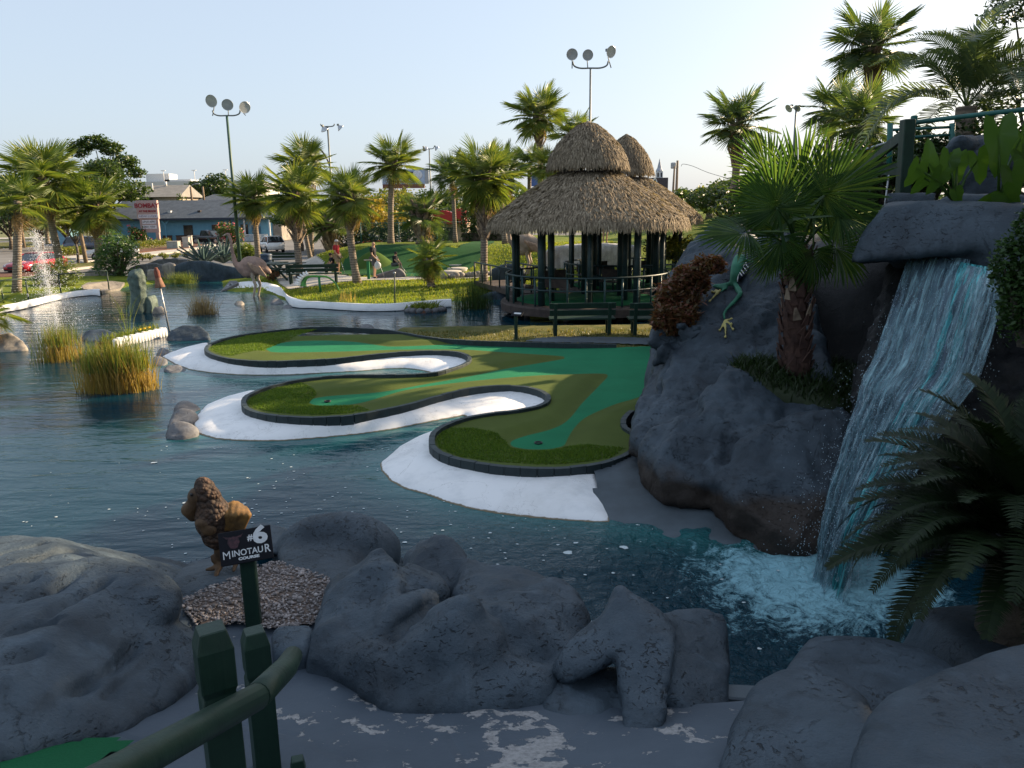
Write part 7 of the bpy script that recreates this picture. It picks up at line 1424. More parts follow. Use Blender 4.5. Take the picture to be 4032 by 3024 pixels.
def person(label, base, rz, h, shirt, shorts, shoe, cap=None, hair=None, pose='stand', trousers=False):
    T = thing('person', label, 'person', base, rz); s_ = h/1.78
    J = dict(pel=(0, 0, .96), spi=(0, .01, 1.18), che=(0, .02, 1.38), nec=(0, .0, 1.52), hed=(0, -.02, 1.62), top=(0, -.02, 1.74), ls=(.19, .02, 1.44), le=(.25, .04, 1.16), lw=(.22, -.12, .94), rs=(-.19, .02, 1.44), re=(-.25, .0, 1.16), rw=(-.20, -.18, .96), lh=(.10, 0, .93), lk=(.11, -.02, .51), la=(.11, .03, .09), lt=(.12, -.13, .04), rh=(-.10, 0, .93), rk=(-.11, -.04, .51), ra=(-.11, .0, .09), rt=(-.12, -.15, .04))
    if pose == 'sit': J.update(pel=(0, 0, .48), spi=(0, -.02, .7), che=(0, -.05, .9), nec=(0, -.08, 1.03), hed=(0, -.12, 1.12), top=(0, -.14, 1.24), ls=(.17, -.05, .95), le=(.22, -.15, .72), lw=(.12, -.32, .62), rs=(-.17, -.05, .95), re=(-.22, -.15, .72), rw=(-.12, -.32, .62), lh=(.1, 0, .46), lk=(.12, -.42, .5), la=(.12, -.42, .09), lt=(.12, -.58, .04), rh=(-.1, 0, .46), rk=(-.12, -.42, .5), ra=(-.12, -.40, .09), rt=(-.12, -.56, .04))
    P = {k: Vector(v)*s_ for k, v in J.items()}; ks = list(P); ix = {k: i for i, k in enumerate(ks)}
    E = [('pel', 'spi'), ('spi', 'che'), ('che', 'nec'), ('nec', 'hed'), ('hed', 'top'), ('che', 'ls'), ('ls', 'le'), ('le', 'lw'), ('che', 'rs'), ('rs', 're'), ('re', 'rw'), ('pel', 'lh'), ('lh', 'lk'), ('lk', 'la'), ('la', 'lt'), ('pel', 'rh'), ('rh', 'rk'), ('rk', 'ra'), ('ra', 'rt')]
    Rr = dict(pel=(.15, .11), spi=(.14, .10), che=(.16, .11), nec=.055, hed=(.078, .095), top=(.06, .075), ls=.062, le=.042, lw=.030, rs=.062, re=.042, rw=.030, lh=.085, lk=.055, la=.04, lt=.035, rh=.085, rk=.055, ra=.04, rt=.035)
    pts = [P[k] for k in ks]; rd = [tuple(x*s_ for x in (Rr[k] if hasattr(Rr[k], '__len__') else (Rr[k],)*2)) for k in ks]
    skinned('body', pts, [(ix[a], ix[b]) for a, b in E], rd, m_skin, T)
    # hands
    for sd in ('l', 'r'):
        w_ = P[sd+'w']; e = P[sd+'e']; d = (w_-e).normalized(); sx = 1 if sd == 'l' else -1; hp = [w_, w_+d*.055*s_, w_+d*.09*s_]; he = [(0, 1), (1, 2)]; hr = [.026*s_, .034*s_, .028*s_]
        for f in range(4): a = len(hp); q = hp[2]+Vector(((f-1.5)*.017*s_, -.005, 0)); hp += [q+d*.035*s_, q+d*.06*s_+Vector((0, -.02*s_, 0))]; he += [(2, a), (a, a+1)]; hr += [.010*s_, .008*s_]
        a = len(hp); hp += [hp[1]+Vector((-sx*.035*s_, -.02*s_, 0)), hp[1]+d*.03*s_+Vector((-sx*.045*s_, -.035*s_, 0))]; he += [(1, a), (a, a+1)]; hr += [.011*s_, .009*s_]; skinned('hand', hp, he, hr, m_skin, T, 1)
    sh = ['che', 'spi', 'pel', 'ls', 'rs']; pp = [P['che'], P['spi'], P['pel']*.94+P['spi']*.06, P['ls'], P['ls'].lerp(P['le'], .75), P['rs'], P['rs'].lerp(P['re'], .75), P['che'].lerp(P['nec'], .55)]
    skinned('shirt', pp, [(0, 1), (1, 2), (0, 3), (3, 4), (0, 5), (5, 6), (0, 7)], [(.19*s_, .135*s_), (.185*s_, .135*s_), (.185*s_, .14*s_), .09*s_, .085*s_, .09*s_, .085*s_, .085*s_], shirt, T)
    kf = .85 if not trousers else 1.0; pp = [P['pel'], P['lh'], P['lh'].lerp(P['lk'], kf), P['rh'], P['rh'].lerp(P['rk'], kf)]; ee = [(0, 1), (1, 2), (0, 3), (3, 4)]; rr_ = [(.175*s_, .135*s_), .115*s_, .095*s_, .115*s_, .095*s_]
    if trousers: pp += [P['la'], P['ra']]; ee += [(2, 5), (4, 6)]; rr_ += [.07*s_, .07*s_]
    skinned('shorts' if not trousers else 'trousers', pp, ee, rr_, shorts, T)
    for sd in ('l', 'r'): skinned('shoe', [P[sd+'a']-Vector((0, -.04*s_, .035*s_)), P[sd+'t']], [(0, 1)], [.055*s_, .045*s_], shoe, T, 1)
    hc = P['hed']+Vector((0, 0, .035*s_))
    MB().ball(hc+Vector((0, -.098*s_, -.02*s_)), (.014*s_, .02*s_, .02*s_), 6, 5).build('nose', m_skin, T)
    for sx in (-1, 1): MB().ball(hc+Vector((sx*.083*s_, .0, -.01*s_)), (.012*s_, .022*s_, .032*s_), 6, 5).build('ear', m_skin, T); MB().ball(hc+Vector((sx*.032*s_, -.088*s_, .01*s_)), .010*s_, 6, 5).build('eye', m_black, T)
    MB().ball(hc+Vector((0, -.088*s_, -.055*s_)), (.024*s_, .008*s_, .007*s_), 6, 5).build('mouth', M('lips', (.35, .14, .11), rough=.6), T)
    if hair: MB().lathe([(.094*s_, -.05*s_), (.100*s_, .0), (.092*s_, .05*s_), (.06*s_, .09*s_), (0, .105*s_)], hc+Vector((0, .012*s_, .02*s_)), 12).build('hair', hair, T, fix=False)
    if cap:
        MB().lathe([(.099*s_, -.0), (.100*s_, .04*s_), (.08*s_, .085*s_), (0, .11*s_)], hc+Vector((0, .005, .02*s_)), 14).build('cap', cap, T, fix=False); MB().box(hc+Vector((0, -.14*s_, .03*s_)), (.15*s_, .13*s_, .012*s_), rx=-.12).build('cap_peak', cap, T, bevel=.004)
    return T, P
red = M('red_shirt', (.45, .03, .035), (.35, .02, .03), rough=.85); khaki = M('khaki', (.34, .26, .17), (.27, .2, .13), rough=.9); blackc = M('black_cloth', (.012, .013, .017), rough=.9); shoe = M('shoe', (.05, .05, .055), rough=.7); whitec = M('white_cloth', (.7, .7, .72), rough=.85); dkhair = M('dark_hair', (.02, .014, .01), rough=.7); grey = M('grey_cloth', (.12, .12, .13), rough=.9)
mp_ = at(1331, 1074, .42)
T, P = person('standing man in a red shirt, khaki shorts and white cap holding a putter', (mp_.x, mp_.y, lz(mp_.x, mp_.y)+.03), rad(78), 1.80, red, khaki, shoe, cap=whitec)
text('11', .30, whitec, 'shirt_number', T, Matrix.Translation((0, .172, 1.36)) @ Matrix.Rotation(PI, 4, 'Z') @ Matrix.Rotation(PI/2, 4, 'X'), offset=.008)
def putter(label, top, foot):
    top, foot = Vector(top), Vector(foot); T = thing('putter', label, 'golf club', foot); d = top-foot; MB().tube([(0, 0, .02), d*.72], .012, 6).build('shaft', m_steel, T); MB().tube([d*.70, d*1.02], .017, 7).build('grip', m_black, T); MB().box((.03, 0, .02), (.11, .03, .035)).build('head', m_chrome, T); return T
Wm = Matrix.Translation(T.location) @ Matrix.Rotation(rad(78), 4, 'Z')
h_ = Wm @ (P['rw']+Vector((0, -.06, -.07))); putter('putter held upright by the man in the red shirt', h_, (h_.x+.22, h_.y-.02, T.location.z))
mp_ = at(1475, 1088, .42); T, P = person('man in a black shirt and dark shorts carrying a white bag', (mp_.x, mp_.y, lz(mp_.x, mp_.y)+.02), rad(80), 1.82, blackc, grey, shoe, hair=None)
Wm = Matrix.Translation(T.location) @ Matrix.Rotation(rad(80), 4, 'Z'); h_ = Wm @ (P['rw']+Vector((0, -.05, -.06)))
o = sculpt('bag', [('e', h_+Vector((.02, 0, -.28)), (.17, .11, .2)), ('c', h_, .02, h_+Vector((0, 0, -.2)), .06)], whitec, .025, 2, ((5, .02, 2),), origin=tuple(h_+Vector((0, 0, -.48)))); tag(o, 'white plastic bag hanging from the hand of the man in black', 'bag')
putter('putter held behind the white bag by the man in black', h_+Vector((.05, .05, 0)), (h_.x+.32, h_.y+.1, T.location.z))
mp_ = at(1552, 1072, .42); T, P = person('child in a dark top sitting on the low rock with a putter', (mp_.x, mp_.y+.3, lz(mp_.x, mp_.y)+.12), rad(70), 1.45, blackc, grey, shoe, hair=dkhair, pose='sit')
h_ = Matrix.Translation(T.location) @ Matrix.Rotation(rad(70), 4, 'Z') @ P['rw']; putter('putter slanting down from the seated child', h_, (h_.x+.45, h_.y-.15, lz(mp_.x, mp_.y)+.05))
mp_ = aty(1312, 1060, 41.2); T, P = person('person in dark clothes crouched behind the long bench', (mp_.x, mp_.y, lz(mp_.x, mp_.y)+.0), rad(-60), 1.6, blackc, blackc, shoe, hair=dkhair, pose='sit', trousers=True)
mp_ = aty(2382, 955, 44); T, P = person('person in a pale top seen under the pavilion eave', (mp_.x, mp_.y, lz(mp_.x, mp_.y)), rad(10), 1.75, whitec, khaki, shoe, hair=dkhair)

p = at(2583, 1318, .22); T = thing('garden_lamp', 'small square garden lamp at the foot of the red nandina bush', 'lamp', p); MB().box((0, 0, .06), (.13, .13, .12)).build('glass', m_glass, T, bevel=.005); MB().box((0, 0, .15), (.16, .16, .04), taper=.6).build('cap', m_sash, T)
# ================================================================== FLOODLIGHT POLES
m_pole = M('pole_grey', (.20, .22, .22), (.14, .155, .155), scale=2, rough=.5, metal=.3); m_refl = M('reflector', (.55, .56, .57), (.42, .43, .45), scale=3, rough=.3, metal=.7); m_lens = M('lamp_lens', (.45, .47, .48), (.34, .36, .38), scale=2, rough=.15, spec=.7)
m_polegreen = M('pole_green', (.06, .12, .08), (.04, .085, .06), scale=2, rough=.5)
def flood(label, base, cross_px, Y, heads, arm_px, s_=1.0, r_=.10, mat=None):
    top = aty(*cross_px, Y); base = Vector((top.x, top.y, base)); T = thing('floodlight_pole', label, 'light pole', base); d = top-base; k = Y/FPX
    MB().tube([(0, 0, 0), d*.55, d], [r_*1.25, r_, r_*.75], 10).build('pole', mat or m_pole, T)
    MB().tube(catmull([d+Vector((-arm_px*k, 0, .09*arm_px*k*4)), d+Vector((-arm_px*k*.9, 0, .12*arm_px*k)), d+Vector((-arm_px*k*.55, 0, 0)), d, d+Vector((arm_px*k*.55, 0, 0)), d+Vector((arm_px*k*.9, 0, .12*arm_px*k)), d+Vector((arm_px*k, 0, .09*arm_px*k*4))], 4), .045*s_, 7).build('crossarm', m_pole, T)
    for dx, dy, yaw, pit, rr in heads:
        c = d+Vector((dx*k, 0, -dy*k)); dirv = Vector((math.sin(yaw)*math.cos(pit), -math.cos(yaw)*math.cos(pit), -math.sin(pit))); R = dirv.to_track_quat('Z', 'Y').to_matrix(); q = rr*k
        h = MB().lathe([(.10*q/.4, -.9*q), (.30*q, -.85*q), (.62*q, -.45*q), (.92*q, -.12*q), (1.0*q, 0), (.95*q, 0), (.6*q, -.38*q), (.1*q, -.6*q)], c, 18, R).build('lamp_head', m_refl, T, fix=False)
        MB().lathe([(0, -.10*q), (.93*q, -.04*q)], c, 18, R).build('lens', m_lens, h, fix=False)
        MB().box(c-dirv*1.05*q+Vector((0, 0, .12*q)), (.5*q, .5*q, .45*q), rz=yaw).build('ballast', m_pole, T, bevel=.01); MB().tube([c-dirv*.75*q, c-dirv*.8*q-Vector((0, 0, 1.0*q)), d+Vector((dx*k, 0, 0))], .03*s_, 6).build('bracket', m_pole, T)
flood('tall green floodlight pole with three round lamps, left of the bench palms', 0, (893, 455), 52, [(-53, -52, -.15, .25, 23), (6, -38, .25, .3, 21), (70, -28, .75, .25, 22)], 52, 1.0, .10, m_polegreen)
flood('tall floodlight pole with three round lamps behind the thatched roof', .8, (2325, 268), 36, [(-68, -48, -.1, .3, 21), (-10, -45, .05, .3, 20), (76, -55, .6, .3, 22)], 66, .8, .055)
flood('distant floodlight pole with two lamps turned away', ZP, (1290, 498), 66, [(-12, 12, 2.6, .9, 15), (50, 8, 1.9, .8, 15)], 26, 1.0, .09)
flood('farthest floodlight pole right of the billboard', ZP, (1690, 586), 88, [(-16, 0, 2.7, .5, 11), (30, 0, 1.9, .7, 11)], 18, 1.0, .09)
flood('floodlight pole half hidden by palms at the upper right', 2, (3135, 425), 44, [(-28, 2, -1.2, .6, 16), (4, 2, -1.0, .6, 14)], 16, .8, .06)
# black street lamp with a curved arm
p = aty(1303, 690, 75); T = thing('street_lamp', 'black street lamp with a curved arm above the bench palms', 'street lamp', (p.x, p.y, ZP)); lo_ = T.location
A_ = [Vector((p.x, p.y, ZP)), p] + [aty(x, y, 75) for x, y in ((1300, 660), (1285, 620), (1262, 590), (1230, 574), (1195, 569))]
MB(lo_).tube([A_[0], A_[1]] + catmull(A_[1:], 4), .08, 7).build('post', m_black, T, fix=False); e = aty(1196, 572, 75); MB(lo_).lathe([(.03, .1), (.08, -.1), (.2, -.35), (.26, -.85), (.12, -1.0), (0, -1.02)], e, 10).build('lantern', m_black, T, fix=False); MB(lo_).tube([e, e+Vector((0, 0, .35))], [.05, .01], 6).build('finial', m_black, T)
def plain_pole(label, pa, pb, Y, r_, mat, cat='pole', lamp=False, name='utility_pole'):
    a, b = aty(*pa, Y), aty(*pb, Y); T = thing(name, label, cat, b); MB(b).tube([b-Vector((0, 0, .6)), b.lerp(a, .5), a], [r_*1.2, r_, r_*.85], 8).build('shaft', mat, T)
    if lamp: MB(b).tube([a, a+Vector((.4, 0, .35)), a+Vector((1.1, 0, .5))], .05, 6).build('arm', m_steel, T); MB(b).box(a+Vector((1.3, 0, .48)), (.7, .3, .14)).build('lamp_head', m_refl, T, bevel=.03)
    return T
plain_pole('leaning wooden utility pole behind the leaning palm', (296, 803), (336, 1012), 66, .15, m_wood); plain_pole('old grey pole behind the far left palm', (55, 712), (92, 955), 90, .17, m_wood)
plain_pole('wooden pole with a lamp above the blue roof', (750, 735), (757, 800), 140, .2, m_wood, lamp=True); plain_pole('second pole with a white box above the blue roof', (798, 735), (803, 790), 145, .2, m_wood)
plain_pole('left one of the paired utility poles right of the church', (2656, 655), (2648, 790), 120, .16, m_wood); T = plain_pole('right one of the paired utility poles, with the wire', (2668, 632), (2662, 790), 122, .2, m_wood)
a = aty(2682, 652, 122); MB(T.location).tube(catmull([aty(2682, 655, 122), aty(2690, 646, 122), aty(2730, 655, 122), aty(2790, 680, 122), aty(2900, 712, 122)], 4), .035, 5).build('wire', m_black, T); MB(T.location).box(aty(2652, 652, 121.5), (.8, .5, .9)).build('transformer', m_steel, T, bevel=.1)
for i, (x, y) in enumerate(((1111, 0), )): pass

# ================================================================== BUILDINGS
def win(T, o_, x0, x1, z0, z1, y, glass=m_glass, fr=m_sash, fw=.08):
    w_ = MB().box(((x0+x1)/2, y-.03, (z0+z1)/2), (x1-x0+2*fw, .06, z1-z0+2*fw)).build('window', fr, T); MB().box(((x0+x1)/2, y-.07, (z0+z1)/2), (x1-x0, .03, z1-z0)).build('pane', glass, w_); return w_
m_blue = M('blue_stucco', (.16, .36, .47), (.13, .31, .42), scale=2, rough=.85); m_roofg = M('slate_shingle', (.095, .115, .14), (.065, .08, .10), scale=1.5, rough=.9, bmp=.5, bscale=3, bdist=.05); m_brown = M('dark_frame', (.04, .03, .028), rough=.6); m_brick = M('brown_wainscot', (.14, .085, .06), (.09, .055, .04), scale=3, rough=.9)
BY = 118.0; k = BY/FPX
def bx_(px): return (px-2016)*k*1.012+ (1.35)
c = aty(800, 930, BY); T = thing('restaurant_building', 'long blue single-storey restaurant with a dark slate roof', 'building', (aty(800, 930, BY).x, BY, ZP))
def X_(px): return aty(px, 900, BY).x - T.location.x
zE, zR = aty(800, 857, BY).z-ZP, aty(800, 788, BY+6).z-ZP
x0, x1 = X_(420), X_(1070)
MB().box(((x0+x1)/2, 5, zE/2), (x1-x0, 10, zE)).build('wall', m_blue, T)
MB().add([(x0-.6, -1.2, zE-.1), (x1+.6, -1.2, zE-.1), (x1-3.0, 5, zR), (x0+.5, 5, zR), (x0-.6, 11, zE-.1), (x1+.6, 11, zE-.1)], [(0, 1, 2, 3), (3, 2, 5, 4), (1, 5, 2), (0, 3, 4)]).build('roof', m_roofg, T); MB().box(((x0+x1)/2, -1.2, zE-.18), (x1-x0+1.2, .1, .3)).build('fascia', M('navy_trim', (.03, .045, .07), rough=.6), T)
for a, b in ((725, 757), (837, 872), (950, 975)): win(T, None, X_(a), X_(b), .75, 2.45, 0, m_glass, m_brown)
d_ = MB().box((X_(1010), -.05, 1.1), (1.3, .1, 2.2)).build('door', M('blue_door', (.04, .13, .20), rough=.5), T); MB().box((X_(1010)+.45, -.13, 1.05), (.06, .06, .25)).build('handle', m_chrome, d_)
for a, b in ((640, 675), (692, 790), (808, 900)): MB().box(((X_(a)+X_(b))/2, -.12, .5), (X_(b)-X_(a), .18, 1.0)).build('wainscot', m_brick, T); MB().box(((X_(a)+X_(b))/2, -.14, 1.02), (X_(b)-X_(a)+.1, .26, .08)).build('sill', m_brown, T)
for px in (918, 972, 1070): MB().bar((X_(px), -1.0, 0), (X_(px), -1.0, zE-.3), .18, .18, (0, 1, 0)).build('porch_post', m_sash if px > 930 else m_brown, T)
for px in (663,): MB().bar((X_(px), -1.0, 0), (X_(px), -1.0, zE-.9), .14, .14, (0, 1, 0)).build('porch_post', m_blue, T); MB().bar((X_(px), -1.0, zE-.9), (X_(px)-.6, -1.0, zE-.3), .12, .12, (0, 1, 0)).build('brace', m_blue, T); MB().bar((X_(px), -1.0, zE-.9), (X_(px)+.6, -1.0, zE-.3), .12, .12, (0, 1, 0)).build('brace', m_blue, T)
for px in (665, 782): MB().box((X_(px), 1.0, zE+.9), (.45, .5, .35)).build('roof_vent', m_sash if px < 700 else m_brown, T)
MB().box((X_(1085), 5, zE/2), (1.5, 9.0, zE*.98)).build('stone_end', m_rock_tan, T)
b_ = MB().box(((X_(965)+X_(1063))/2, -1.6, 1.05), (X_(1063)-X_(965), .1, .1)).build('porch_rail', m_sash, T)
for j in range(26): MB().box((X_(965)+(X_(1063)-X_(965))*j/25, -1.6, .55), (.07, .06, .95)).build('baluster', m_sash, b_)
# small blue lean-to with a white slatted panel, at the left end
T2_ = thing('blue_shed', 'small pale blue lean-to shed at the left end of the restaurant', 'shed', (aty(243, 930, 112).x, 112, ZP)); MB().box((0, 2, 1.2), (2.0, 4, 2.4)).build('wall', M('pale_blue', (.22, .42, .55), (.18, .36, .48), rough=.8), T2_); MB().box((0, 1.9, 2.45), (2.3, 4.4, .14)).build('roof', m_roofg, T2_)
for j in range(7): MB().box((-.9+.3*j, -.1, 3.2), (.16, .05, 1.4)).build('slat', m_sash, T2_)
# restaurant pylon sign
SY = 104.0; p = aty(598, 968, SY); T = thing('pylon_sign', 'pink restaurant pylon sign reading BOMBAY on two legs', 'sign', (p.x, SY, ZP), rad(6)); kk = SY*1.02/FPX
m_pink2 = M('pink_stucco', (.44, .31, .28), (.38, .27, .245), scale=2, rough=.85); m_redl = M('red_letter', (.30, .02, .03), rough=.5); m_panelw = M('sign_panel_white', (.70, .68, .70), rough=.5); m_purple = M('purple_letter', (.10, .04, .14), rough=.5)
zt = 5.95; w_ = 76*kk
MB().box((0, 0, zt-1.2), (w_, .62, 2.4)).build('upper_box', m_pink2, T, bevel=.03); MB().box((.06, .02, zt-3.25), (w_*.88, .5, 1.75)).build('lower_box', m_pink2, T, bevel=.02)
for s_ in (-1, 1): MB().box((s_*w_*.34+.05, .02, (zt-4.1)/2), (.42, .48, zt-4.05)).build('leg', m_pink2, T, bevel=.01)
Rm = Matrix.Rotation(PI/2, 4, 'X')
text('BOMBAY', .78, m_redl, 'lettering', T, Matrix.Translation((0, -.33, zt-.68)) @ Rm, .03, .02, xs=.98); text('AT THE BEACH', .30, m_redl, 'lettering', T, Matrix.Translation((.05, -.33, zt-1.38)) @ Rm, .03, .014, xs=1.05)
MB().box((.05, -.325, zt-2.02), (w_*.93, .03, .42)).build('name_strip', m_panelw, T); text('INDIAN CUISINE', .30, m_purple, 'lettering', T, Matrix.Translation((.05, -.345, zt-2.02)) @ Rm, 0, .004)
for q, tx in ((-2.75, 'LUNCH  BUFFET'), (-3.4, 'GREAT  FOOD')): MB().box((.08, -.245, zt+q), (w_*.66, .03, .5)).build('letter_board', m_panelw, T); text(tx, .27, m_black, 'lettering', T, Matrix.Translation((.08, -.265, zt+q)) @ Rm, 0, .006, xs=.82)
# grey house with vines, garage, right house
HY = 150; p = aty(610, 800, HY); T = thing('house', 'grey-roofed house behind the blue restaurant', 'house', (p.x, HY, ZP)); z1, z2 = aty(600, 772, HY).z-ZP, aty(600, 731, HY+6).z-ZP; xa, xb = aty(555, 780, HY).x-p.x, aty(700, 780, HY).x-p.x
MB().box(((xa+xb)/2, 5, z1/2), (xb-xa, 10, z1)).build('wall', M('cream_wall', (.50, .42, .33), (.42, .35, .27), rough=.85), T); MB().add([(xa-.8, -1, z1-.2), (xb+.8, -1, z1-.2), (xb+.5, 5, z2), (xa-2.6, 5, z2), (xa-.8, 11, z1-.2), (xb+.8, 11, z1-.2)], [(0, 1, 2, 3), (3, 2, 5, 4), (1, 5, 2), (0, 3, 4)]).build('roof', M('grey_shingle', (.26, .245, .225), (.20, .19, .175), scale=1, rough=.95), T)
MB().tube([(xa+1.5, 2, z1), (xa+1.5, 2, z2+.3)], .12, 7).build('vent_pipe', m_sash, T); MB().tube([((xa+xb)/2-.5, 4.6, z2-.3), ((xa+xb)/2-.5, 4.6, z2+.7)], .25, 8).build('turbine_vent', m_sash, T)
for j in range(2): win(T, None, xa+1+3.2*j, xa+2.6+3.2*j, z1*.35, z1*.7, 0)
shrub('vine covered column above the blue roof', (aty(708, 790, 140).x, 140, 0), 1.6, 1.2, 7.5, 440, m_leaf, 1600, .4); hedge('vine covered wall trailing right above the blue roof', (aty(700, 790, 142).x, 142), (aty(830, 790, 142).x, 142), 3.2, .8, 441, m_leaf, 1500, .4, z=2.0)
T = thing('house', 'small grey-roofed house above the right end of the blue roof', 'house', (aty(880, 790, 155).x, 155, ZP)); z1, z2 = aty(880, 785, 155).z-ZP, aty(880, 765, 158).z-ZP; MB().box((0, 3, z1/2), (9, 6, z1)).build('wall', m_sash, T); MB().add([(-5, -.5, z1-.1), (5, -.5, z1-.1), (3.4, 3, z2), (-3, 3, z2), (-5, 6.5, z1-.1), (5, 6.5, z1-.1)], [(0, 1, 2, 3), (3, 2, 5, 4), (1, 5, 2), (0, 3, 4)]).build('roof', m_roofg, T)
GY = 235; p = aty(760, 800, GY); T = thing('parking_garage', 'pale concrete parking garage on the horizon', 'building', (p.x, GY, ZP)); zt = aty(760, 713, GY).z-ZP; xa, xb = aty(545, 750, GY).x-p.x, aty(985, 750, GY).x-p.x; m_gar = M('garage_concrete', (.56, .54, .52), (.50, .48, .46), scale=.3, rough=.9); dk_ = M('garage_dark', (.05, .055, .06), rough=.8)
MB().box(((xa+xb)/2, 15, zt/2), (xb-xa, 30, zt)).build('wall', m_gar, T)
for row, zz in enumerate((zt-2.9, zt-6.4, zt-9.9)):
    for j in range(15):
        a = xa+1.2+(xb-xa-2.4)*j/15; o = MB().box((a+.9, -.05, zz), ((xb-xa-2.4)/15*.68, .2, 1.35)).build('opening', dk_, T)
        if row == 0: MB().box((a+.9, -.2, zz-.45), ((xb-xa-2.4)/15*.66, .06, .12)).build('rail', m_gar, o)
MB().box((xa+3, 10, zt+1.3), (7, 6, 2.6)).build('stair_tower', m_sash, T); MB().box((xa+9, 10, zt+.4), (8, 6, .9)).build('parapet', m_sash, T)
for px in (612, 736, 862): q = aty(px, 713, GY).x-p.x; MB().tube([(q, 6, zt-.2), (q, 6, zt+3.4)], .1, 6).build('lamp_post', m_sash, T); MB().box((q, 6, zt+3.4), (1.3, .4, .2)).build('lamp_head', m_sash, T)
# billboards
BYY = 140; p = aty(1591, 760, BYY); T = thing('billboard', 'blue billboard with a yellow strip reading on Left at Next Light', 'billboard', (p.x, BYY, ZP)); kx = BYY/FPX; zc = aty(1591, 696, BYY).z-ZP; bw, bh = 162*kx, 54*kx
MB().box((0, .2, zc), (bw, .4, bh)).build('panel', M('billboard_sky', (.45, .52, .62), (.20, .30, .46), scale=.35, rough=.5, coord='Object'), T); MB().box((-.1, -.06, zc-bh*.34), (bw*.66, .06, bh*.2)).build('strip', M('yellow_strip', (.62, .55, .25), rough=.5), T); text('on Left at Next Light', .52, m_brown, 'lettering', T, Matrix.Translation((0, -.11, zc-bh*.34)) @ Rm, 0, .008); MB().box((.4, -.05, zc+bh*.12), (bw*.36, .05, bh*.42)).build('print', M('dark_print', (.10, .045, .035), (.05, .03, .04), scale=2, rough=.5), T); MB().ball((bw*.33, -.05, zc+bh*.12), (.9, .04, .8), 10, 8).build('print', M('pale_print', (.7, .72, .75), rough=.5), T)
MB().box((0, .1, zc-bh/2-.36), (bw*.98, .8, .7)).build('walkway', M('rust_apron', (.20, .08, .055), (.14, .06, .045), scale=1, rough=.8), T); MB().bar((0, .5, 0), (0, .5, zc-bh/2), .7, .7, (0, 1, 0)).build('post', m_brown, T); MB().box((bw/2+.35, .4, zc), (.7, .5, bh)).build('side_frame', m_steel, T)
BYY = 120; p = aty(2150, 760, BYY); T = thing('billboard', 'blue billboard panel behind the tall palm left of the thatch', 'billboard', (p.x, BYY, ZP)); kx = BYY/FPX; zc = aty(2150, 706, BYY).z-ZP; MB().box((0, .2, zc), (118*kx, .4, 50*kx)).build('panel', M('billboard_blue', (.06, .12, .30), (.04, .08, .22), scale=.5, rough=.5), T); MB().bar((0, .5, 0), (0, .5, zc-1), .6, .6, (0, 1, 0)).build('post', m_brown, T)
for s_ in (-1, 1): MB().bar((s_*2.2, -.3, zc-25*kx-.3), (s_*2.2, -.3, zc-25*kx-1.0), .08, .08, (0, 1, 0)).build('bracket', m_brown, T)
# church
CHY = 165; p = aty(2590, 760, CHY); T = thing('church', 'church with a dark gable roof and a thin white steeple', 'church', (p.x, CHY, ZP)); kx = CHY/FPX; zr = aty(2590, 700, CHY).z-ZP; ze = aty(2590, 757, CHY).z-ZP; xa, xb = aty(2540, 740, CHY).x-p.x, aty(2622, 740, CHY).x-p.x
MB().box(((xa+xb)/2, 4, ze/2), (xb-xa, 8, ze)).build('wall', m_brick, T); xr = aty(2572, 740, CHY).x-p.x; MB().add([(xr-.4, -.6, zr), (xb+.3, -.6, zr), (xb+.3, -.6, ze), (xa, -.8, ze), (xr-.4, 8, zr), (xb+.3, 8, zr)], [(0, 1, 2, 3), (0, 1, 5, 4), (0, 3, 4)]).build('roof', M('church_roof', (.07, .06, .07), rough=.85), T)
MB().bar((xr+.2, -.9, zr), (xa-.3, -1.0, ze-.3), .25, .3, (0, 1, 0)).build('gable_trim', m_sash, T); MB().bar((xr+.2, -.9, zr), (xb-1.2, -1.0, ze-.3), .2, .25, (0, 1, 0)).build('gable_trim', m_sash, T); sx_ = aty(2606, 700, CHY).x-p.x; zs = aty(2606, 619, CHY).z-ZP
st_ = MB().box((sx_, 3, zr+.6), (1.3, 1.3, 1.6)).build('steeple_base', m_sash, T); MB().lathe([(.75, zr+1.4), (.8, zr+1.5), (.45, zr+2.1), (.0, zs)], (sx_, 3, 0), 8, smooth=False).build('spire', M('spire_grey', (.40, .42, .48), rough=.6), T, fix=False)
for q in (-.35, .35): MB().box((sx_+q, 2.33, zr+.7), (.3, .06, .9)).build('louvre', dk_, st_)
# red awning building
AY = 60; p = aty(1770, 945, AY); T = thing('snack_building', 'low building with a red arched awning behind the lawn palms', 'building', (p.x, AY, .6)); kx = AY/FPX; za = aty(1770, 880, AY).z-.6; zt = aty(1770, 822, AY).z-.6; xa, xb = aty(1640, 900, AY).x-p.x, aty(1840, 900, AY).x-p.x
MB().box(((xa+xb)/2, 2.5, za/2+.1), (xb-xa, 5, za+.2)).build('wall', M('peach_wall', (.42, .30, .23), (.36, .26, .2), rough=.85), T); m_awn = M('red_awning', (.42, .035, .03), (.34, .025, .025), rough=.6)
MB().prism([(xa+(xb-xa)*.18+(xb-xa)*.42*(1-math.cos(PI*j/12))/2*1.6, -.8, za+math.sin(PI*min(1, j/12))*(zt-za)*.9) for j in range(13)], (0, 1.2, 0)).build('awning', m_awn, T); MB().box((xb-(xb-xa)*.12, -.3, (za+zt)/2), ((xb-xa)*.22, 1.0, zt-za)).build('fascia', m_awn, T); MB().box((xa+(xb-xa)*.62, -.03, za*.45), (.9, .06, za*.8)).build('door', m_brown, T)
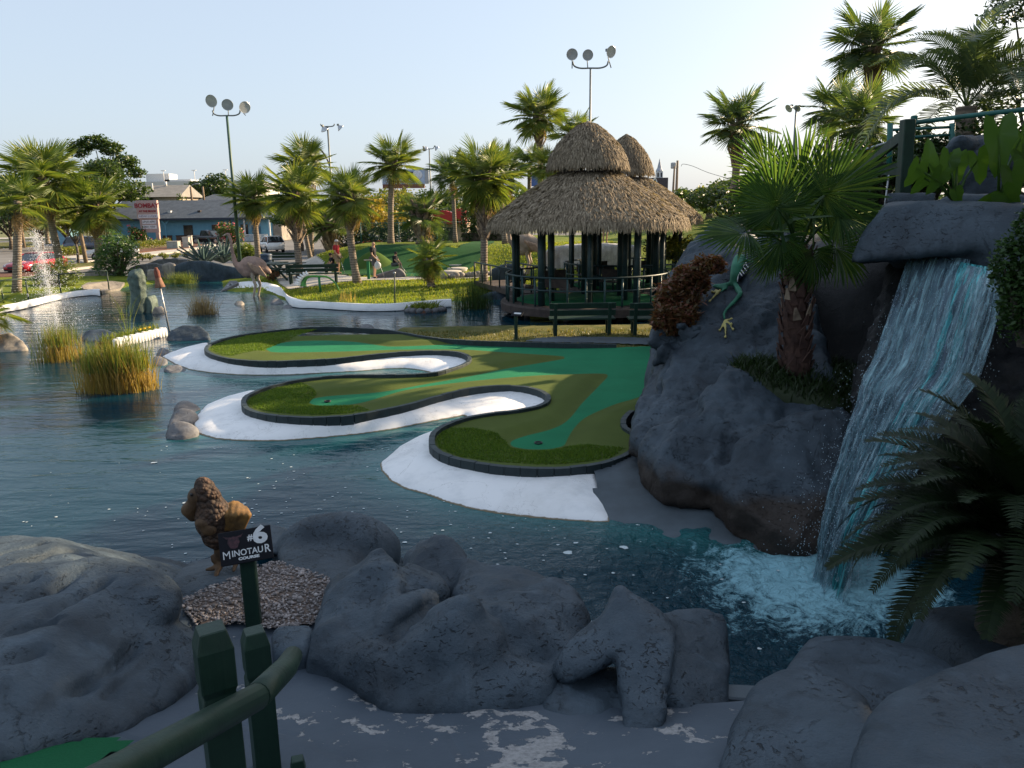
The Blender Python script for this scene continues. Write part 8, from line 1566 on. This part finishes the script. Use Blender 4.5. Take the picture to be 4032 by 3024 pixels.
# green chain-link fence
T = thing('chain_link_fence', 'green chain-link fence behind the bank hole', 'fence', (aty(1570, 960, 53).x, 53, 1.3)); fo_ = T.location
for px in (1420, 1570, 1720, 1870): q = aty(px, 900, 53)-fo_; MB().tube([(q.x, 0, -.4), (q.x, 0, 1.55)], .035, 7).build('post', m_teal, T)
xa, xb = (aty(1420, 900, 53)-fo_).x, (aty(1870, 900, 53)-fo_).x; MB().tube([(xa, 0, 1.5), (xb, 0, 1.5)], .025, 7).build('top_rail', m_teal, T); mb = MB()
for j in range(70): a = xa+(xb-xa)*j/70; mb.bar((a, 0, -.2), (a+1.1, 0, 1.5), .008, .008); mb.bar((a+1.1, .01, -.2), (a, .01, 1.5), .008, .008)
o = mb.build('wire_mesh', m_teal, T, fix=False); o['kind'] = 'stuff'
# low rail with a mesh along the pond bank at the left
T = thing('low_fence', 'low dark pipe fence along the left bank beside the street', 'fence', at(40, 1150, .1)); fo_ = T.location; pts = [at(x, y, 1.0) for x, y in ((-120, 1112), (0, 1105), (100, 1097), (230, 1080), (420, 1066))]
MB(fo_).tube(pts, .03, 7).build('rail', m_pgreen, T)
for q in pts: MB(fo_).tube([q, Vector((q.x, q.y, -.1))], .03, 7).build('post', m_pgreen, T)

# ================================================================== STREET THINGS
p = gp(735, 950); T = thing('stop_sign', 'stop sign seen from behind with green street name blades on top', 'sign', (*p, ZP)); y_ = p[1]; kx = y_/FPX; zs = aty(722, 892, y_).z-ZP
MB().bar((0, 0, 0), (-.42, 0, zs+2.0), .07, .07, (0, 1, 0)).build('post', m_steel, T); MB().lathe([(0, 0), (.78*kx*22/.78/1.0 if False else 11*kx*1.05, 0), (11*kx*1.05, .03), (0, .03)], (-.3, -.08, zs), 8, Matrix.Rotation(PI/2, 3, 'X') @ Matrix.Rotation(PI/8, 3, 'Z'), smooth=False).build('panel', M('sign_back', (.55, .52, .47), rough=.5), T)
MB().box((-.36, -.03, zs+1.25), (1.05, .03, .24)).build('street_blade', M('blade_green', (.01, .15, .09), rough=.4), T); MB().box((-.38, -.02, zs+1.52), (.9, .03, .24), rz=.5).build('street_blade', M('blade_pale', (.35, .55, .48), rough=.4), T)
def ubox(label, px, py, w_, d_, h_, mat=None):
    p = gp(px, py); T = thing('utility_box', label, 'utility box', (*p, ZP+.12)); MB().box((0, 0, h_/2), (w_, d_, h_)).build('cabinet', mat or M('utility_green', (.33, .36, .32), rough=.6), T, bevel=.03); MB().box((0, 0, h_+.03), (w_+.08, d_+.08, .06)).build('lid', mat or m_conc, T, bevel=.01); MB().box((w_*.2, -d_/2-.012, h_*.5), (.05, .03, .12)).build('latch', m_steel, T)
ubox('wide low utility box on the kerb island beside the sign', 686, 984, 1.3, .9, .85); ubox('pale square utility cabinet beside the stop sign', 737, 980, .75, .6, 1.25, m_conc); ubox('narrow pale utility post right of the stop sign', 752, 972, .45, .4, 1.25, m_conc)
p = gp(447, 962); T = thing('parking_meter', 'dark meter post standing before the blue restaurant', 'meter', (*p, ZP)); MB().tube([(0, 0, 0), (0, 0, 1.7)], .05, 7).build('post', m_black, T); MB().box((0, 0, 1.95), (.45, .3, .55)).build('head', M('meter_grey', (.12, .13, .18), rough=.5), T, bevel=.04)

# ================================================================== VEHICLES
def paint(name, c, metal=.2, rough=.25): m = M(name, c, tuple(x*.9 for x in c), rough=rough, metal=metal, spec=.6); m.node_tree.nodes['Principled BSDF'].inputs['Coat Weight'].default_value = .6; return m
KINDS = {
 'sedan': dict(body=[(2.52, .38, .62, .70), (2.42, .28, .72, .84), (1.7, .22, .86, .91), (1.15, .22, .94, .92), (.2, .22, .97, .92), (-1.2, .22, 1.0, .92), (-2.05, .24, 1.02, .89), (-2.42, .3, .97, .82), (-2.5, .42, .8, .74)], cab=[(1.2, .94, .94, .86, .84), (.25, .97, 1.40, .86, .66), (-.3, .97, 1.46, .86, .67), (-1.0, .98, 1.42, .86, .65), (-1.95, 1.01, 1.02, .86, .72)], wx=(1.5, -1.38), wr=.345),
 'suv': dict(body=[(2.25, .45, .80, .72), (2.15, .3, .92, .86), (1.5, .26, 1.02, .92), (.95, .26, 1.08, .93), (0, .26, 1.08, .93), (-1.5, .26, 1.10, .93), (-2.1, .3, 1.08, .9), (-2.25, .45, .95, .82)], cab=[(1.05, 1.07, 1.08, .87, .83), (.3, 1.08, 1.62, .87, .68), (-.5, 1.08, 1.70, .87, .70), (-1.6, 1.10, 1.66, .87, .68), (-2.12, 1.10, 1.20, .87, .76)], wx=(1.35, -1.3), wr=.36),
 'van': dict(body=[(2.5, .4, .72, .74), (2.4, .28, .86, .88), (1.75, .25, 1.02, .95), (1.2, .25, 1.08, .96), (-1.5, .25, 1.08, .96), (-2.35, .28, 1.08, .94), (-2.45, .45, .95, .88)], cab=[(1.6, 1.03, 1.04, .9, .86), (.55, 1.07, 1.68, .9, .74), (-.5, 1.08, 1.76, .9, .75), (-1.9, 1.08, 1.72, .9, .73), (-2.36, 1.08, 1.15, .9, .8)], wx=(1.5, -1.45), wr=.34),
 'pickup': dict(body=[(2.85, .55, .95, .8), (2.78, .42, 1.12, .95), (1.9, .40, 1.18, .99), (1.2, .40, 1.20, 1.0), (.2, .40, 1.20, 1.0), (-.9, .40, 1.20, 1.0), (-2.6, .42, 1.22, .99), (-2.8, .55, 1.20, .95)], cab=[(1.45, 1.19, 1.2, .9, .88), (.75, 1.2, 1.82, .9, .74), (-.1, 1.2, 1.93, .9, .76), (-.85, 1.2, 1.9, .9, .75), (-1.0, 1.2, 1.22, .9, .86)], wx=(1.85, -1.75), wr=.42)}
def car(label, loc, rz, kind, col, name=None, cat='car'):
    K = KINDS[kind]; T = thing(name or {'sedan': 'parked_car', 'suv': 'parked_suv', 'van': 'minivan', 'pickup': 'pickup_truck'}[kind], label, cat, loc, rz); B = K['body']; V = []; F = []
    for x, zb, zt, w_ in B:
        zm = zb+(zt-zb)*.55; V += [(x, s_*ww, z) for s_, ww, z in ((-1, w_*.9, zb), (-1, w_, zm), (-1, w_*.95, zt-.02), (-1, w_*.6, zt), (1, w_*.6, zt), (1, w_*.95, zt-.02), (1, w_, zm), (1, w_*.9, zb))]
    n = len(B); F = [(i*8+j, i*8+j+1, i*8+j+9, i*8+j+8) for i in range(n-1) for j in range(7)] + [(i*8+7, i*8, i*8+8, i*8+15) for i in range(n-1)] + [tuple(range(7, -1, -1)), tuple((n-1)*8+j for j in range(8))]
    b = MB(); b.add(V, F, True); b.build('body', col, T)
    Cc = K['cab']; n = len(Cc); V = []
    for x, z0, z1, w0, w1 in Cc: V += [(x, -w0, z0-.03), (x, -w1, z1), (x, w1, z1), (x, w0, z0-.03)]
    MB().add(V, [(i*4+j, i*4+j+1, i*4+j+5, i*4+j+4) for i in range(n-1) for j in range(3)] + [(0, 1, 2, 3), tuple((n-1)*4+j for j in (3, 2, 1, 0))]).build('windows', m_glass, T)
    r_ = Cc[1:-1]; V = []
    for x, z0, z1, w0, w1 in r_: V += [(x, -w1-.02, z1-.03), (x, -w1+.02, z1+.025), (x, w1-.02, z1+.025), (x, w1+.02, z1-.03)]
    rf = MB().add(V, [(i*4+j, i*4+j+1, i*4+j+5, i*4+j+4) for i in range(len(r_)-1) for j in range(3)] + [(0, 1, 2, 3), tuple((len(r_)-1)*4+j for j in (3, 2, 1, 0))], True).build('roof', col, T, fix=False)
    for a, b2 in ((0, 1), (len(Cc)-1, len(Cc)-2)):
        for s_ in (-1, 1): MB().bar((Cc[a][0], s_*Cc[a][3], Cc[a][1]), (Cc[b2][0], s_*(Cc[b2][4]+.01), Cc[b2][2]), .09, .06, (0, 1, 0)).build('pillar', col, T)
    m_ = Cc[2]; 
    for s_ in (-1, 1): MB().bar((m_[0]+.05, s_*(m_[3]+.005), m_[1]), (m_[0]-.05, s_*(m_[4]+.012), m_[2]-.02), .08, .05, (0, 1, 0)).build('pillar', col if kind != 'sedan' else m_black, T)
    for x in K['wx']:
        for s_ in (-1, 1):
            w_ = B[len(B)//2][3]; wr = K['wr']; R = Matrix.Rotation(PI/2, 3, 'X')
            MB().lathe([(0, -.02), (wr*1.13, -.02), (wr*1.13, .02), (0, .02)], (x, s_*(w_*.965), wr*1.03), 20, R).build('wheel_arch', m_black, T, fix=False)
            wl_ = MB().lathe([(wr*.62, -.11), (wr*.95, -.11), (wr, -.07), (wr, .07), (wr*.95, .11), (wr*.62, .11)], (x, s_*(w_*.93), wr), 20, R).build('wheel', m_tyre, T, fix=False)
            rm = MB().lathe([(0, -.07), (wr*.64, -.10), (wr*.66, 0), (wr*.64, .10), (0, .07)], (x, s_*(w_*.93), wr), 20, R)
            rm.build('rim', m_dkrim, wl_, fix=False); sp_ = MB()
            for q in range(5): a = q*2*PI/5+.3; sp_.bar((x, s_*(w_*.93+.105), wr), (x+math.cos(a)*wr*.62, s_*(w_*.93+.105), wr+math.sin(a)*wr*.62), .075, .02, (0, 1, 0))
            sp_.lathe([(wr*.58, -.012), (wr*.68, -.012), (wr*.68, .012), (wr*.58, .012)], (x, s_*(w_*.93+.105), wr), 20, R); sp_.build('spokes', m_chrome, wl_, fix=False)
    f = B[1]; bk = B[-2]
    for s_ in (-1, 1):
        MB().ball((f[0]-.06, s_*f[3]*.76, f[2]-.10), (.20, .17, .085), 8, 6).build('headlight', m_lens, T); MB().ball((bk[0]+.02, s_*bk[3]*.86, bk[2]-.12), (.09, .13, .10), 8, 6).build('taillight', m_tail, T); MB().ball((Cc[0][0]-.35, s_*(Cc[0][3]+.12), Cc[0][1]+.08), (.07, .12, .08), 7, 5).build('mirror', col, T)
    MB().box((f[0]+.06, 0, (f[1]+f[2])/2), (.10, f[3]*1.05, (f[2]-f[1])*.42)).build('grille', m_black if kind != 'pickup' else m_chrome, T, bevel=.02); MB().box((f[0]+.03, 0, f[1]+.05), (.14, f[3]*1.7, .12)).build('bumper', m_black if kind != 'pickup' else m_chrome, T, bevel=.02)
    if kind == 'pickup': MB().box((-1.9, 0, 1.17), (1.7, 1.6, .12)).build('bed', m_black, T)
    for s_ in (-1, 1): MB().box((.15, s_*(B[len(B)//2][3]*.985), .86), (.16, .03, .03)).build('door_handle', m_chrome, T)
    return T
m_dkrim = M('rim_dark', (.10, .10, .105), rough=.4, metal=.6); m_tail = M('tail_red', (.35, .01, .01), rough=.25)
def heading(a, b): a, b = at(*a, ZP), at(*b, ZP); return math.atan2(a.y-b.y, a.x-b.x), (a+b)/2
h_, c_ = heading((88, 1080), (206, 1066)); car('shiny red sedan at the kerb at the far left', (c_.x, c_.y, ZP), h_+.0, 'sedan', paint('red_paint', (.36, .006, .018)))
car('dark blue minivan behind the clipped hedge', (*gp(350, 990)[:2], ZP), rad(8), 'van', paint('van_blue', (.06, .075, .11)), cat='minivan')
car('silver car turning into the street behind the oleander', (*gp(448, 1024)[:2], ZP), rad(205), 'suv', paint('silver_paint', (.55, .53, .51), .3))
car('black pickup truck with a chrome grille before the blue restaurant', (*gp(832, 962)[:2], ZP), rad(-24), 'pickup', paint('black_paint', (.012, .012, .014)), cat='pickup')
car('white car parked near the porch behind the bench palms', (*aty(1068, 955, 84)[:2], ZP), rad(120), 'suv', paint('white_paint', (.75, .74, .72), 0))
car('dark red car mostly hidden behind the pickup', (*aty(868, 930, 112)[:2], ZP), rad(-160), 'sedan', paint('maroon_paint', (.10, .015, .02)))
car('orange-red car glimpsed behind the slender palm', (*aty(1482, 950, 72)[:2], ZP), rad(70), 'sedan', paint('orange_paint', (.55, .06, .02)))
car('white van glimpsed above the orange-red car', (*aty(1450, 930, 84)[:2], ZP), rad(10), 'van', paint('white_van', (.65, .66, .66), 0), cat='van')
# ---- the far wood along the horizon
n = 16000; r = np.random.default_rng(77); X = r.uniform(-230, 240, n); hgt = 6.5+2.5*np.sin(X*.06)+1.8*np.sin(X*.17+1)+1.2*np.sin(X*.41); Z = ZP+hgt*np.sqrt(r.uniform(0, 1, n)); Y = 255+r.uniform(-8, 8, n)
o = leaves('far_wood', np.stack([X, Y, Z], 1), 1.5, m_leaf, None, (0, 0, 0), seed=78); tag(o, 'far belt of trees along the horizon', 'wood', kind='stuff')
